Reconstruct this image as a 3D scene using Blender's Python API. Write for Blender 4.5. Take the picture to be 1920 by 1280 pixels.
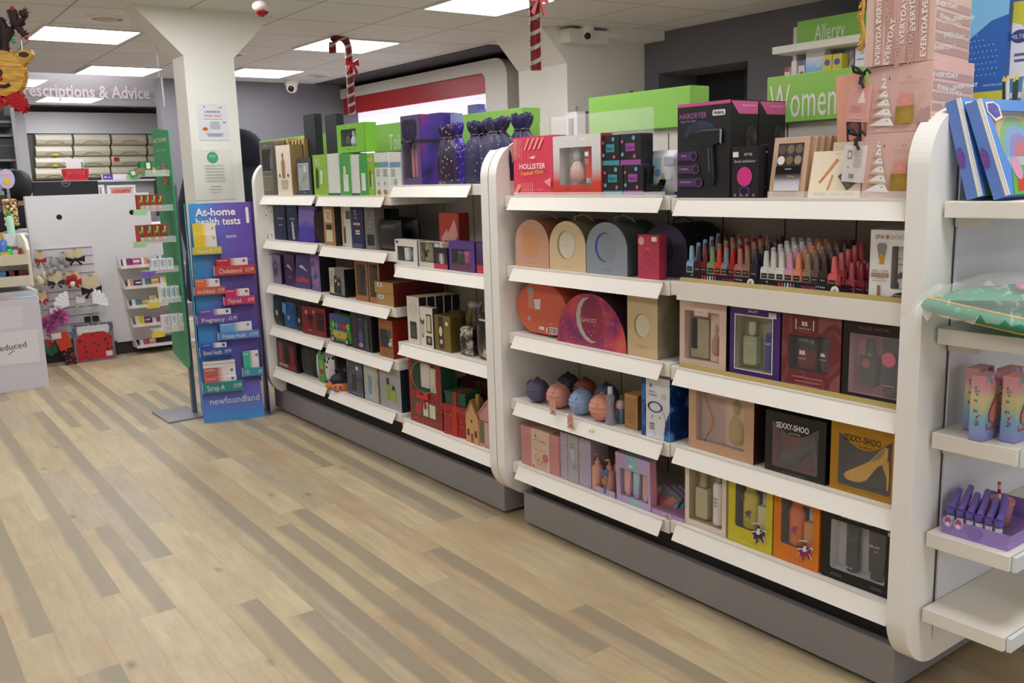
import bpy, math, random
from math import sin, cos, pi, radians, sqrt
from mathutils import Matrix, Vector
from mathutils.geometry import tessellate_polygon
random.seed(7)
for o in list(bpy.data.objects): bpy.data.objects.remove(o)
SC = bpy.context.scene
COL = SC.collection
# ------------------------------------------------------------ camera
CAM = Vector((-1.9246, -1.1071, 1.2973))
YAW, PIT, ROL, FPX = -0.63722, -0.17937, -0.02935, 1715.28
FW = Vector((sin(-YAW)*cos(PIT), cos(YAW)*cos(PIT), sin(PIT)))
_r = Vector((cos(YAW), sin(YAW), 0)); _u = _r.cross(FW)
RT = _r*cos(ROL)+_u*sin(ROL); UP = -_r*sin(ROL)+_u*cos(ROL)
cd = bpy.data.cameras.new('camera'); cam = bpy.data.objects.new('camera', cd); COL.objects.link(cam)
cd.sensor_width = 36; cd.lens = FPX/1920*36; cd.clip_start = .05; cd.clip_end = 60
cam.matrix_world = Matrix(((RT.x, UP.x, -FW.x, CAM.x), (RT.y, UP.y, -FW.y, CAM.y), (RT.z, UP.z, -FW.z, CAM.z), (0, 0, 0, 1)))
SC.camera = cam
# ------------------------------------------------------------ light and view
SC.view_settings.view_transform = 'Standard'; SC.view_settings.look = 'None'
SC.view_settings.exposure = 0.0; SC.view_settings.gamma = 1; SC.view_settings.use_curve_mapping = False
SC.cycles.use_denoising = True
SC.cycles.max_bounces = 8; SC.cycles.diffuse_bounces = 4; SC.cycles.transparent_max_bounces = 24
SC.cycles.sample_clamp_indirect = 4
wd = bpy.data.worlds.new('world'); SC.world = wd; wd.use_nodes = True
wd.node_tree.nodes['Background'].inputs[0].default_value = (.93, .97, 1.0, 1)   # daylight through the shop front behind the camera
wd.node_tree.nodes['Background'].inputs[1].default_value = WORLD_E = 1.0
LAMP_E = 15
ZC = 2.31
# pixel of the photograph -> point on a real plane of the room
def ray(u, v): return FW*FPX + RT*(u-960) - UP*(v-640)
def PX(u, v, x): d = ray(u, v); return CAM + d*((x-CAM.x)/d.x)
def PY(u, v, y): d = ray(u, v); return CAM + d*((y-CAM.y)/d.y)
def PZ(u, v, z): d = ray(u, v); return CAM + d*((z-CAM.z)/d.z)
# ------------------------------------------------------------ materials
def lin(h):
    h = h.lstrip('#'); h = h if len(h) == 6 else ''.join(q*2 for q in h); c = [int(h[i:i+2], 16)/255 for i in (0, 2, 4)]
    return tuple((x/12.92 if x <= .04045 else ((x+.055)/1.055)**2.4) for x in c)+(1,)
_M = {}
def M(col, r=.5, m=0., e=0., a=1., sc=60, var=.05, bump=0.):
    k = (col, r, m, e, a, sc, var, bump)
    if k in _M: return _M[k]
    mt = bpy.data.materials.new('mat_%s' % col.strip('#')); mt.use_nodes = True
    nt = mt.node_tree; b = nt.nodes['Principled BSDF']
    c = lin(col)
    b.inputs['Roughness'].default_value = r; b.inputs['Metallic'].default_value = m
    tc = nt.nodes.new('ShaderNodeTexCoord'); n = nt.nodes.new('ShaderNodeTexNoise'); n.inputs['Scale'].default_value = sc
    nt.links.new(tc.outputs['Object'], n.inputs['Vector'])
    mx = nt.nodes.new('ShaderNodeMix'); mx.data_type = 'RGBA'
    nt.links.new(n.outputs['Fac'], mx.inputs[0])
    mx.inputs[6].default_value = tuple(x*(1-var) for x in c[:3])+(1,); mx.inputs[7].default_value = tuple(min(1, x*(1+var)) for x in c[:3])+(1,)
    nt.links.new(mx.outputs[2], b.inputs['Base Color'])
    if e: b.inputs['Emission Color'].default_value = c; b.inputs['Emission Strength'].default_value = e
    if a < 1: b.inputs['Alpha'].default_value = a
    if bump:
        bp = nt.nodes.new('ShaderNodeBump'); bp.inputs['Strength'].default_value = bump; bp.inputs['Distance'].default_value = .003
        nt.links.new(n.outputs['Fac'], bp.inputs['Height']); nt.links.new(bp.outputs[0], b.inputs['Normal'])
    _M[k] = mt; return mt
def grad(cols, ax=2, lo=0., hi=1., r=.45, sc=0, key=None, noise=0.):
    """printed colour run along an object axis: cols = [(pos, hex), ...]"""
    k = ('g', tuple(cols), ax, lo, hi, r, noise)
    if k in _M: return _M[k]
    mt = bpy.data.materials.new('mat_print_run'); mt.use_nodes = True; nt = mt.node_tree; b = nt.nodes['Principled BSDF']
    b.inputs['Roughness'].default_value = r
    tc = nt.nodes.new('ShaderNodeTexCoord'); sp = nt.nodes.new('ShaderNodeSeparateXYZ'); nt.links.new(tc.outputs['Object'], sp.inputs[0])
    mr = nt.nodes.new('ShaderNodeMapRange'); nt.links.new(sp.outputs[ax], mr.inputs[0]); mr.inputs[1].default_value = lo; mr.inputs[2].default_value = hi
    src = mr.outputs[0]
    if noise:
        n = nt.nodes.new('ShaderNodeTexNoise'); n.inputs['Scale'].default_value = 14; nt.links.new(tc.outputs['Object'], n.inputs['Vector'])
        ad = nt.nodes.new('ShaderNodeMath'); ad.operation = 'MULTIPLY_ADD'; nt.links.new(n.outputs['Fac'], ad.inputs[0]); ad.inputs[1].default_value = noise
        nt.links.new(src, ad.inputs[2]); src = ad.outputs[0]
    cr = nt.nodes.new('ShaderNodeValToRGB'); nt.links.new(src, cr.inputs[0])
    el = cr.color_ramp.elements
    while len(el) < len(cols): el.new(.5)
    for e_, (p, c) in zip(el, sorted(cols)): e_.position = p; e_.color = lin(c)
    nt.links.new(cr.outputs[0], b.inputs['Base Color']); _M[k] = mt; return mt
def speck(base, dot, scale=90, thr=.16, r=.5, bump=0., m=0., mdot=0.):
    """base colour with small dots / stars / sequins of another colour"""
    k = ('s', base, dot, scale, thr, r, bump)
    if k in _M: return _M[k]
    mt = bpy.data.materials.new('mat_speckled'); mt.use_nodes = True; nt = mt.node_tree; b = nt.nodes['Principled BSDF']
    b.inputs['Roughness'].default_value = r; b.inputs['Metallic'].default_value = m
    tc = nt.nodes.new('ShaderNodeTexCoord'); v = nt.nodes.new('ShaderNodeTexVoronoi'); v.inputs['Scale'].default_value = scale
    nt.links.new(tc.outputs['Object'], v.inputs['Vector'])
    lt = nt.nodes.new('ShaderNodeMath'); lt.operation = 'LESS_THAN'; lt.inputs[1].default_value = thr; nt.links.new(v.outputs['Distance'], lt.inputs[0])
    mx = nt.nodes.new('ShaderNodeMix'); mx.data_type = 'RGBA'; nt.links.new(lt.outputs[0], mx.inputs[0]); mx.inputs[6].default_value = lin(base); mx.inputs[7].default_value = lin(dot)
    nt.links.new(mx.outputs[2], b.inputs['Base Color'])
    if bump:
        bp = nt.nodes.new('ShaderNodeBump'); bp.inputs['Strength'].default_value = bump; bp.inputs['Distance'].default_value = .006
        nt.links.new(v.outputs['Distance'], bp.inputs['Height']); nt.links.new(bp.outputs[0], b.inputs['Normal'])
    _M[k] = mt; return mt
def cloudy(cols, scale=9, r=.5, detail=3, stretch=(1, 1, 1)):
    """painted clouds, marbling or wood figure out of noise"""
    k = ('c', tuple(cols), scale, r, detail, stretch)
    if k in _M: return _M[k]
    mt = bpy.data.materials.new('mat_clouded'); mt.use_nodes = True; nt = mt.node_tree; b = nt.nodes['Principled BSDF']
    b.inputs['Roughness'].default_value = r
    tc = nt.nodes.new('ShaderNodeTexCoord'); mp = nt.nodes.new('ShaderNodeMapping'); mp.inputs['Scale'].default_value = stretch
    nt.links.new(tc.outputs['Object'], mp.inputs[0])
    n = nt.nodes.new('ShaderNodeTexNoise'); n.inputs['Scale'].default_value = scale; n.inputs['Detail'].default_value = detail
    nt.links.new(mp.outputs[0], n.inputs['Vector'])
    cr = nt.nodes.new('ShaderNodeValToRGB'); nt.links.new(n.outputs['Fac'], cr.inputs[0]); el = cr.color_ramp.elements
    while len(el) < len(cols): el.new(.5)
    for e_, (p, c) in zip(el, sorted(cols)): e_.position = p; e_.color = lin(c)
    nt.links.new(cr.outputs[0], b.inputs['Base Color']); _M[k] = mt; return mt
def film(col='#ffffff', a=.10, r=.08):
    k = ('film', col, a)
    if k in _M: return _M[k]
    mt = bpy.data.materials.new('mat_clear_film'); mt.use_nodes = True; nt = mt.node_tree
    for n in list(nt.nodes): nt.nodes.remove(n)
    o = nt.nodes.new('ShaderNodeOutputMaterial'); t = nt.nodes.new('ShaderNodeBsdfTransparent'); g = nt.nodes.new('ShaderNodeBsdfPrincipled')
    g.inputs['Base Color'].default_value = lin(col); g.inputs['Roughness'].default_value = r
    n = nt.nodes.new('ShaderNodeTexNoise'); n.inputs['Scale'].default_value = 30
    mr = nt.nodes.new('ShaderNodeMapRange'); nt.links.new(n.outputs['Fac'], mr.inputs[0]); mr.inputs[3].default_value = a*.96; mr.inputs[4].default_value = a*1.04
    x = nt.nodes.new('ShaderNodeMixShader'); nt.links.new(mr.outputs[0], x.inputs[0]); nt.links.new(t.outputs[0], x.inputs[1]); nt.links.new(g.outputs[0], x.inputs[2])
    nt.links.new(x.outputs[0], o.inputs[0]); _M[k] = mt; return mt
# ------------------------------------------------------------ mesh builder
_TX = {}
def textgeo(s, bold=0.):
    k = (s, bold)
    if k in _TX: return _TX[k]
    cu = bpy.data.curves.new('t', 'FONT'); cu.body = s; cu.size = 1; cu.resolution_u = 2; cu.offset = bold
    ob = bpy.data.objects.new('t', cu); COL.objects.link(ob)
    dg = bpy.context.evaluated_depsgraph_get(); me = ob.evaluated_get(dg).to_mesh()
    vs = [(v.co.x, v.co.y) for v in me.vertices]; fs = [tuple(p.vertices) for p in me.polygons]
    ob.evaluated_get(dg).to_mesh_clear(); bpy.data.objects.remove(ob); bpy.data.curves.remove(cu)
    if vs:
        x0 = min(v[0] for v in vs); x1 = max(v[0] for v in vs)
    else: x0 = x1 = 0
    _TX[k] = (vs, fs, x0, x1); return _TX[k]
def rrect(x0, x1, z0, z1, r, n=5):
    P = []
    for cx, cz, a0 in ((x1-r, z1-r, 0), (x0+r, z1-r, 90), (x0+r, z0+r, 180), (x1-r, z0+r, 270)):
        for i in range(n+1):
            a = radians(a0+90*i/n); P.append((cx+r*cos(a), cz+r*sin(a)))
    return P
def ell(cx, cz, rx, rz, n=28): return [(cx+rx*cos(2*pi*i/n), cz+rz*sin(2*pi*i/n)) for i in range(n)]
def crescent(cx, cz, R, t=.45, rot=0, n=22):
    P = []
    a1 = radians(140)
    for i in range(n+1):
        a = pi - a1/1. + 2*a1*i/n; P.append((R*cos(a), R*sin(a)))
    x1, z1 = P[0]
    d = R*t; # inner circle through the same tips
    c = d; r2 = sqrt((x1-c)**2+z1**2)
    a0 = math.atan2(P[-1][1], P[-1][0]-c); a2 = math.atan2(P[0][1], P[0][0]-c)
    if a0 < 0: a0 += 2*pi
    if a2 < 0: a2 += 2*pi
    for i in range(1, n): a = a0+(a2-a0)*i/n; P.append((c+r2*cos(a), r2*sin(a)))
    cr, sr = cos(rot), sin(rot)
    return [(cx+x*cr-z*sr, cz+x*sr+z*cr) for x, z in P]
class MB:
    def __init__(s): s.v = []; s.f = []; s.mi = []; s.mats = []; s.sm = []; s.T = None
    def add(s, vs, fs, mat, smooth=False):
        if mat not in s.mats: s.mats.append(mat)
        k = s.mats.index(mat); n = len(s.v)
        s.v += [tuple(s.T @ Vector(v)) for v in vs] if s.T else [tuple(v) for v in vs]
        for f in fs: s.f.append(tuple(i+n for i in f)); s.mi.append(k); s.sm.append(smooth)
        return s
    def box(s, x0, x1, y0, y1, z0, z1, mat):
        vs = [(x, y, z) for z in (z0, z1) for y in (y0, y1) for x in (x0, x1)]
        return s.add(vs, [(0, 2, 3, 1), (4, 5, 7, 6), (0, 1, 5, 4), (2, 6, 7, 3), (0, 4, 6, 2), (1, 3, 7, 5)], mat)
    def hexa(s, b, t, mat):  # bottom quad, top quad (ccw from above)
        return s.add(list(b)+list(t), [(3, 2, 1, 0), (4, 5, 6, 7), (0, 1, 5, 4), (1, 2, 6, 5), (2, 3, 7, 6), (3, 0, 4, 7)], mat)
    def prism(s, P, a0, a1, mat, ax='y', smooth=False, hole=None):
        mp = {'y': lambda p, a: (p[0], a, p[1]), 'x': lambda p, a: (a, p[0], p[1]), 'z': lambda p, a: (p[0], p[1], a)}[ax]
        n = len(P)
        if not hole:
            vs = [mp(p, a0) for p in P]+[mp(p, a1) for p in P]
            s.add(vs, [tuple(range(n)), tuple(range(2*n-1, n-1, -1))], mat)
            s.add(vs, [(i, i+n, (i+1) % n+n, (i+1) % n) for i in range(n)], mat, smooth)
            return s
        h = len(hole); A = [Vector((p[0], p[1], 0)) for p in P]; H = [Vector((p[0], p[1], 0)) for p in hole]
        tr = tessellate_polygon([A, H]); allp = list(P)+list(hole); m = n+h
        vs = [mp(p, a0) for p in allp]+[mp(p, a1) for p in allp]
        fs = [tuple(t) for t in tr]+[tuple(i+m for i in reversed(t)) for t in tr]
        fs += [(i, i+m, (i+1) % n+m, (i+1) % n) for i in range(n)]
        fs += [(n+i, n+(i+1) % h, n+(i+1) % h+m, n+i+m) for i in range(h)]
        return s.add(vs, fs, mat)
    def flat(s, P, mat, y=-.0005, ax='y'):
        mp = {'y': lambda p: (p[0], y, p[1]), 'x': lambda p: (y, p[0], p[1]), 'z': lambda p: (p[0], p[1], y)}[ax]
        return s.add([mp(p) for p in P], [tuple(range(len(P)))], mat)
    def lathe(s, c, prof, mat, n=18, sx=1., sy=1., cap=True):
        vs = []; m = len(prof)
        for r, z in prof:
            for i in range(n): a = 2*pi*i/n; vs.append((c[0]+r*sx*cos(a), c[1]+r*sy*sin(a), c[2]+z))
        fs = [(j*n+i, j*n+(i+1) % n, (j+1)*n+(i+1) % n, (j+1)*n+i) for j in range(m-1) for i in range(n)]
        s.add(vs, fs, mat, True)
        if cap: s.add(vs[:n]+vs[-n:], [tuple(range(n-1, -1, -1)), tuple(range(n, 2*n))], mat)
        return s
    def sphere(s, c, r, mat, n=16, m=10, sx=1, sy=1, sz=1):
        return s.lathe(c, [(max(1e-4, r*sin(pi*j/m)), -r*sz*cos(pi*j/m)) for j in range(m+1)], mat, n, sx, sy)
    def tube(s, P, r, mat, n=8, closed=False):
        P = [Vector(p) for p in P]; R = r if isinstance(r, (list, tuple)) else [r]*len(P); vs = []
        for i, p in enumerate(P):
            a = P[i-1] if (i or closed) else p; b = P[(i+1) % len(P)] if (i < len(P)-1 or closed) else p
            d = (b-a).normalized(); q = Vector((0, 0, 1)) if abs(d.z) < .9 else Vector((1, 0, 0))
            e1 = d.cross(q).normalized(); e2 = d.cross(e1)
            for k in range(n): t = 2*pi*k/n; vs.append(p+e1*R[i]*cos(t)+e2*R[i]*sin(t))
        m = len(P); fs = []
        for j in range(m if closed else m-1):
            j2 = (j+1) % m
            fs += [(j*n+k, j*n+(k+1) % n, j2*n+(k+1) % n, j2*n+k) for k in range(n)]
        s.add(vs, fs, mat, True)
        if not closed: s.add(vs[:n]+vs[-n:], [tuple(range(n-1, -1, -1)), tuple(range(n, 2*n))], mat)
        return s
    def text(s, t, x, z, size, mat, y=-.0008, al='c', sx=1., rot=0., bold=0., ax='y', fit=None):
        vs, fs, x0, x1 = textgeo(t, bold)
        if not vs: return s
        if fit: sx = fit/((x1-x0)*size)
        off = {'c': -(x0+x1)/2, 'l': -x0, 'r': -x1}[al]
        cr, sr = cos(rot), sin(rot); out = []
        for a, b in vs:
            a = (a+off)*size*sx; b = (b-.35)*size
            p, q = x+a*cr-b*sr, z+a*sr+b*cr
            out.append((p, y, q) if ax == 'y' else ((y, -p, q) if ax == '-x' else ((y, p, q) if ax == 'x' else (p, q, y))))
        return s.add(out, fs, mat)
    def build(s, name, parent=None, bevel=0., loc=None):
        me = bpy.data.meshes.new(name); me.from_pydata(s.v, [], s.f); me.update()
        for m in s.mats: me.materials.append(m)
        me.polygons.foreach_set('material_index', s.mi); me.polygons.foreach_set('use_smooth', s.sm); me.update()
        o = bpy.data.objects.new(name, me); COL.objects.link(o)
        if parent: o.parent = parent
        if loc: o.location = loc
        if bevel:
            b = o.modifiers.new('bevel', 'BEVEL'); b.width = bevel; b.segments = 2; b.limit_method = 'ANGLE'; b.angle_limit = radians(50)
        return o
def tag(o, label, cat, group=None):
    o['label'] = label; o['category'] = cat
    if group: o['group'] = group
    return o
def struct(o): o['kind'] = 'structure'; return o
def thing(name, label, cat, loc=(0, 0, 0), rz=0., group=None):
    o = bpy.data.objects.new(name, None); COL.objects.link(o); o.empty_display_size = .05
    o.location = loc; o.rotation_euler = (0, 0, rz); return tag(o, label, cat, group)
def dup(root, loc, rz=None, label=None, mats=None):
    r = root.copy(); COL.objects.link(r); r.location = loc
    if rz is not None: r.rotation_euler = (0, 0, rz)
    if label: r['label'] = label
    for ch in list(root.children):
        c = ch.copy(); COL.objects.link(c); c.parent = r
        for g in list(ch.children): d = g.copy(); COL.objects.link(d); d.parent = c
    return r
WHITE = M('#e6e0d6', .4, var=.02); WHITE2 = M('#dcd7d0', .45, var=.02); BLACK = M('#101012', .35); STEEL = M('#9a9ba0', .3, .9)
GREEN = M('#7fc241', .45, var=.03)
# ------------------------------------------------------------ the room
def nodes(mt):
    nt = mt.node_tree; return nt, nt.nodes['Principled BSDF']
def wood_floor():
    mt = bpy.data.materials.new('mat_plank_floor'); mt.use_nodes = True; nt, b = nodes(mt); N = nt.nodes.new; L = nt.links.new
    def mth(op, a, c=None, d=None):
        n = N('ShaderNodeMath'); n.operation = op
        for i, q in enumerate((a, c, d)):
            if q is None: continue
            if hasattr(q, 'links'): L(q, n.inputs[i])
            else: n.inputs[i].default_value = q
        return n.outputs[0]
    tc = N('ShaderNodeTexCoord'); sp = N('ShaderNodeSeparateXYZ'); L(tc.outputs['Object'], sp.inputs[0])
    x = mth('ADD', sp.outputs[0], mth('MULTIPLY', sp.outputs[1], -.02)); y = sp.outputs[1]
    xr = mth('DIVIDE', x, .112); row = mth('FLOOR', xr)
    w1 = N('ShaderNodeTexWhiteNoise'); w1.noise_dimensions = '1D'; L(row, w1.inputs['W'])
    yr = mth('ADD', mth('DIVIDE', y, .9), w1.outputs['Value']); cl = mth('FLOOR', yr)
    cb = N('ShaderNodeCombineXYZ'); L(row, cb.inputs[0]); L(cl, cb.inputs[1])
    w2 = N('ShaderNodeTexWhiteNoise'); w2.noise_dimensions = '2D'; L(cb.outputs[0], w2.inputs['Vector'])
    # grain
    mp = N('ShaderNodeCombineXYZ'); L(mth('MULTIPLY_ADD', w2.outputs['Value'], 9., mth('MULTIPLY', x, 1.)), mp.inputs[0]); L(mth('MULTIPLY', y, .12), mp.inputs[1])
    n1 = N('ShaderNodeTexNoise'); n1.inputs['Scale'].default_value = 26; n1.inputs['Detail'].default_value = 7; n1.inputs['Roughness'].default_value = .72; L(mp.outputs[0], n1.inputs['Vector'])
    mp2 = N('ShaderNodeCombineXYZ'); L(mth('MULTIPLY_ADD', w2.outputs['Value'], 5., x), mp2.inputs[0]); L(mth('MULTIPLY', y, .35), mp2.inputs[1])
    n2 = N('ShaderNodeTexNoise'); n2.inputs['Scale'].default_value = 6; n2.inputs['Detail'].default_value = 4; L(mp2.outputs[0], n2.inputs['Vector'])
    v = N('ShaderNodeTexVoronoi'); v.inputs['Scale'].default_value = 7.; mp3 = N('ShaderNodeCombineXYZ'); L(x, mp3.inputs[0]); L(mth('MULTIPLY', y, .45), mp3.inputs[1]); L(mp3.outputs[0], v.inputs['Vector'])
    knot = mth('SUBTRACT', 1, mth('SMOOTH_MIN', 1, mth('MULTIPLY', v.outputs['Distance'], 8), .1))
    rp = N('ShaderNodeValToRGB'); el = rp.color_ramp.elements
    L(w2.outputs['Value'], rp.inputs[0])
    for p in range(5): el.new(.5)
    for e_, (p, c) in zip(el, [(0, '#ab9c82'), (.10, '#b4a58a'), (.28, '#bdab88'), (.48, '#c6b48e'), (.62, '#b5a080'), (.8, '#cab994'), (1, '#b09c7e')]): e_.position = p; e_.color = lin(c)
    m1 = N('ShaderNodeMix'); m1.data_type = 'RGBA'; m1.blend_type = 'MULTIPLY'; m1.inputs[0].default_value = 1
    g = N('ShaderNodeMapRange'); L(n1.outputs['Fac'], g.inputs[0]); g.inputs[1].default_value = .3; g.inputs[2].default_value = .7; g.inputs[3].default_value = .74; g.inputs[4].default_value = 1.14
    L(rp.outputs[0], m1.inputs[6]); L(g.outputs[0], m1.inputs[7])
    m2 = N('ShaderNodeMix'); m2.data_type = 'RGBA'; m2.inputs[7].default_value = lin('#a38362')
    g2 = N('ShaderNodeMapRange'); L(n2.outputs['Fac'], g2.inputs[0]); g2.inputs[1].default_value = .48; g2.inputs[2].default_value = .75; g2.inputs[4].default_value = .5
    L(g2.outputs[0], m2.inputs[0]); L(m1.outputs[2], m2.inputs[6])
    m3 = N('ShaderNodeMix'); m3.data_type = 'RGBA'; m3.inputs[7].default_value = lin('#6b5844'); L(mth('MULTIPLY', knot, .75), m3.inputs[0]); L(m2.outputs[2], m3.inputs[6])
    # greyer weathered band along one side of some planks
    fr = mth('FRACT', xr); sel = mth('FRACT', mth('MULTIPLY', w2.outputs['Value'], 17.3)); band = N('ShaderNodeMapRange'); L(mth('ADD', fr, mth('MULTIPLY', n2.outputs['Fac'], .25)), band.inputs[0]); band.inputs[1].default_value = .50; band.inputs[2].default_value = .66
    m3b = N('ShaderNodeMix'); m3b.data_type = 'RGBA'; m3b.inputs[7].default_value = lin('#8f8370'); L(mth('MULTIPLY', mth('MULTIPLY', band.outputs[0], mth('GREATER_THAN', sel, .52)), .75), m3b.inputs[0]); L(m3.outputs[2], m3b.inputs[6]); m3 = m3b
    # seams
    fx = mth('FRACT', xr); fy = mth('FRACT', yr)
    sx = mth('LESS_THAN', mth('MINIMUM', fx, mth('SUBTRACT', 1, fx)), .008); sy = mth('LESS_THAN', fy, .0025)
    m4 = N('ShaderNodeMix'); m4.data_type = 'RGBA'; m4.inputs[7].default_value = lin('#8b7658'); L(mth('MULTIPLY', mth('MAXIMUM', sx, sy), .45), m4.inputs[0]); L(m3.outputs[2], m4.inputs[6])
    L(m4.outputs[2], b.inputs['Base Color'])
    rr = N('ShaderNodeMapRange'); L(n1.outputs['Fac'], rr.inputs[0]); rr.inputs[3].default_value = .38; rr.inputs[4].default_value = .52; L(rr.outputs[0], b.inputs['Roughness'])
    return mt
def tile_ceiling():
    mt = bpy.data.materials.new('mat_ceiling_tiles'); mt.use_nodes = True; nt, b = nodes(mt); N = nt.nodes.new; L = nt.links.new
    tc = N('ShaderNodeTexCoord'); sp = N('ShaderNodeSeparateXYZ'); L(tc.outputs['Object'], sp.inputs[0])
    def mth(op, a, c):
        n = N('ShaderNodeMath'); n.operation = op
        for i, q in enumerate((a, c)):
            if hasattr(q, 'links'): L(q, n.inputs[i])
            else: n.inputs[i].default_value = q
        return n.outputs[0]
    X = mth('DIVIDE', mth('ADD', mth('ADD', sp.outputs[0], .14), mth('MULTIPLY', sp.outputs[1], -.019)), .6)
    Y = mth('DIVIDE', mth('ADD', mth('ADD', sp.outputs[1], -3.385), mth('MULTIPLY', sp.outputs[0], .11)), .625)
    fx, fy = mth('FRACT', X, 0), mth('FRACT', Y, 0)
    ex = mth('MINIMUM', fx, mth('SUBTRACT', 1, fx)); ey = mth('MINIMUM', fy, mth('SUBTRACT', 1, fy)); e = mth('MINIMUM', ex, ey)
    ln = mth('LESS_THAN', e, .010)
    n = N('ShaderNodeTexNoise'); n.inputs['Scale'].default_value = 220; L(tc.outputs['Object'], n.inputs['Vector'])
    w = N('ShaderNodeTexWhiteNoise'); w.noise_dimensions = '2D'; cb = N('ShaderNodeCombineXYZ'); L(mth('FLOOR', X, 0), cb.inputs[0]); L(mth('FLOOR', Y, 0), cb.inputs[1]); L(cb.outputs[0], w.inputs['Vector'])
    g = N('ShaderNodeMapRange'); L(w.outputs['Value'], g.inputs[0]); g.inputs[3].default_value = .93; g.inputs[4].default_value = 1.0
    m0 = N('ShaderNodeMix'); m0.data_type = 'RGBA'; m0.blend_type = 'MULTIPLY'; m0.inputs[0].default_value = 1; m0.inputs[6].default_value = lin('#dedad6'); L(g.outputs[0], m0.inputs[7])
    m1 = N('ShaderNodeMix'); m1.data_type = 'RGBA'; m1.inputs[7].default_value = lin('#a89f98'); L(ln, m1.inputs[0]); L(m0.outputs[2], m1.inputs[6]); L(m1.outputs[2], b.inputs['Base Color'])
    bp = N('ShaderNodeBump'); bp.inputs['Strength'].default_value = .15; bp.inputs['Distance'].default_value = .002; L(n.outputs['Fac'], bp.inputs['Height']); L(bp.outputs[0], b.inputs['Normal'])
    b.inputs['Roughness'].default_value = .9
    return mt
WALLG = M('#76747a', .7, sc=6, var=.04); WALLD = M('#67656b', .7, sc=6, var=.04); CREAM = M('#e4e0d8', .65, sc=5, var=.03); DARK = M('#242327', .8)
MB_ = MB
struct(MB().box(-5.5, 3.3, -5, 13, -.05, 0, wood_floor()).build('floor'))
struct(MB().box(-5.5, 3.9, -5, 13, ZC, ZC+.05, tile_ceiling()).build('ceiling'))
XW = 3.22
w = MB(); w.box(XW, XW+.5, -5, 3.07, 0, ZC, WALLD); w.box(XW, XW+.5, 3.9, 13, 0, ZC, WALLD); w.box(XW, XW+.5, 3.07, 3.9, 2.015, ZC, WALLD)
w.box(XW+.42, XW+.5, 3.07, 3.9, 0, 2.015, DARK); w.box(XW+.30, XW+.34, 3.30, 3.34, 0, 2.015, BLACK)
struct(w.build('wall_right'))
struct(MB().box(PY(306, 250, 8.15).x, XW, 8.15, 8.3, 0, ZC, WALLG).build('wall_back'))
struct(MB().box(-5.5, XW, 12.6, 12.75, 0, ZC, WALLG).build('wall_far'))
struct(MB().box(-5.65, -5.5, -5, 12.75, 0, ZC, CREAM).build('wall_left'))
struct(MB().box(2.0, 2.08, 8.3, 12.6, 0, ZC, WALLG).build('wall_dispensary'))
# flared column carrying the ceiling, and its twin against the right wall
def column(name, x0, x1, y0, y1, fl, zk, fd):
    mb = MB(); xc = (x0+x1)/2
    P = [(x0, 0), (x1, 0), (x1, zk), (x1+fl, ZC), (x0-fl, ZC), (x0, zk)]
    mb.prism(P, y0, y1, CREAM)
    return struct(mb.build(name))
column('column_front', PY(344, 107, 4.5).x, PY(438, 107, 4.5).x, 4.5, 4.71, .265, 2.045, 0)
# bulkhead and second pillar
mb = MB(); PB = [(2.62, 0), (2.62, 1.98), (2.24, ZC), (XW, ZC), (XW, 0)]
mb.prism([(4.25, 0), (4.25, 1.98), (4.0, ZC), (4.95, ZC), (4.6, 1.98), (4.6, 0)], 2.45, XW, CREAM, 'x')
struct(mb.build('column_rear'))

struct(MB().box(2.42, XW, 4.95, 8.15, ZC-.006, ZC-.001, M('#47454a', .8)).build('painted_shade'))  # shade above the wall unit, put in as a dark sheet under the ceiling
# rear pillar with a flared head, in the corner by the recess, and its ceiling bulkhead
bpy.data.objects.remove(bpy.data.objects['column_rear'])
mb = MB()
P = [(2.45, 0), (2.45, 2.07), (2.22, ZC), (XW, ZC), (XW, 0)]
mb.prism(P, 4.05, 4.62, CREAM)
mb.tube([(2.52, 4.045, 1.6), (2.52, 4.045, 1.78)], .008, M('#b9ac98'))
mb.box(3.06, 3.085, 4.035, 4.05, 1.70, 1.90, M('#8d7f6a'))
struct(mb.build('column_rear'))
mb = MB(); mb.box(2.74, XW, 3.84, 4.05, 2.245, ZC, CREAM); mb.box(2.38, 2.74, 3.93, 4.05, 2.20, ZC-.02, CREAM)
struct(mb.build('trim_1'))
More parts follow.
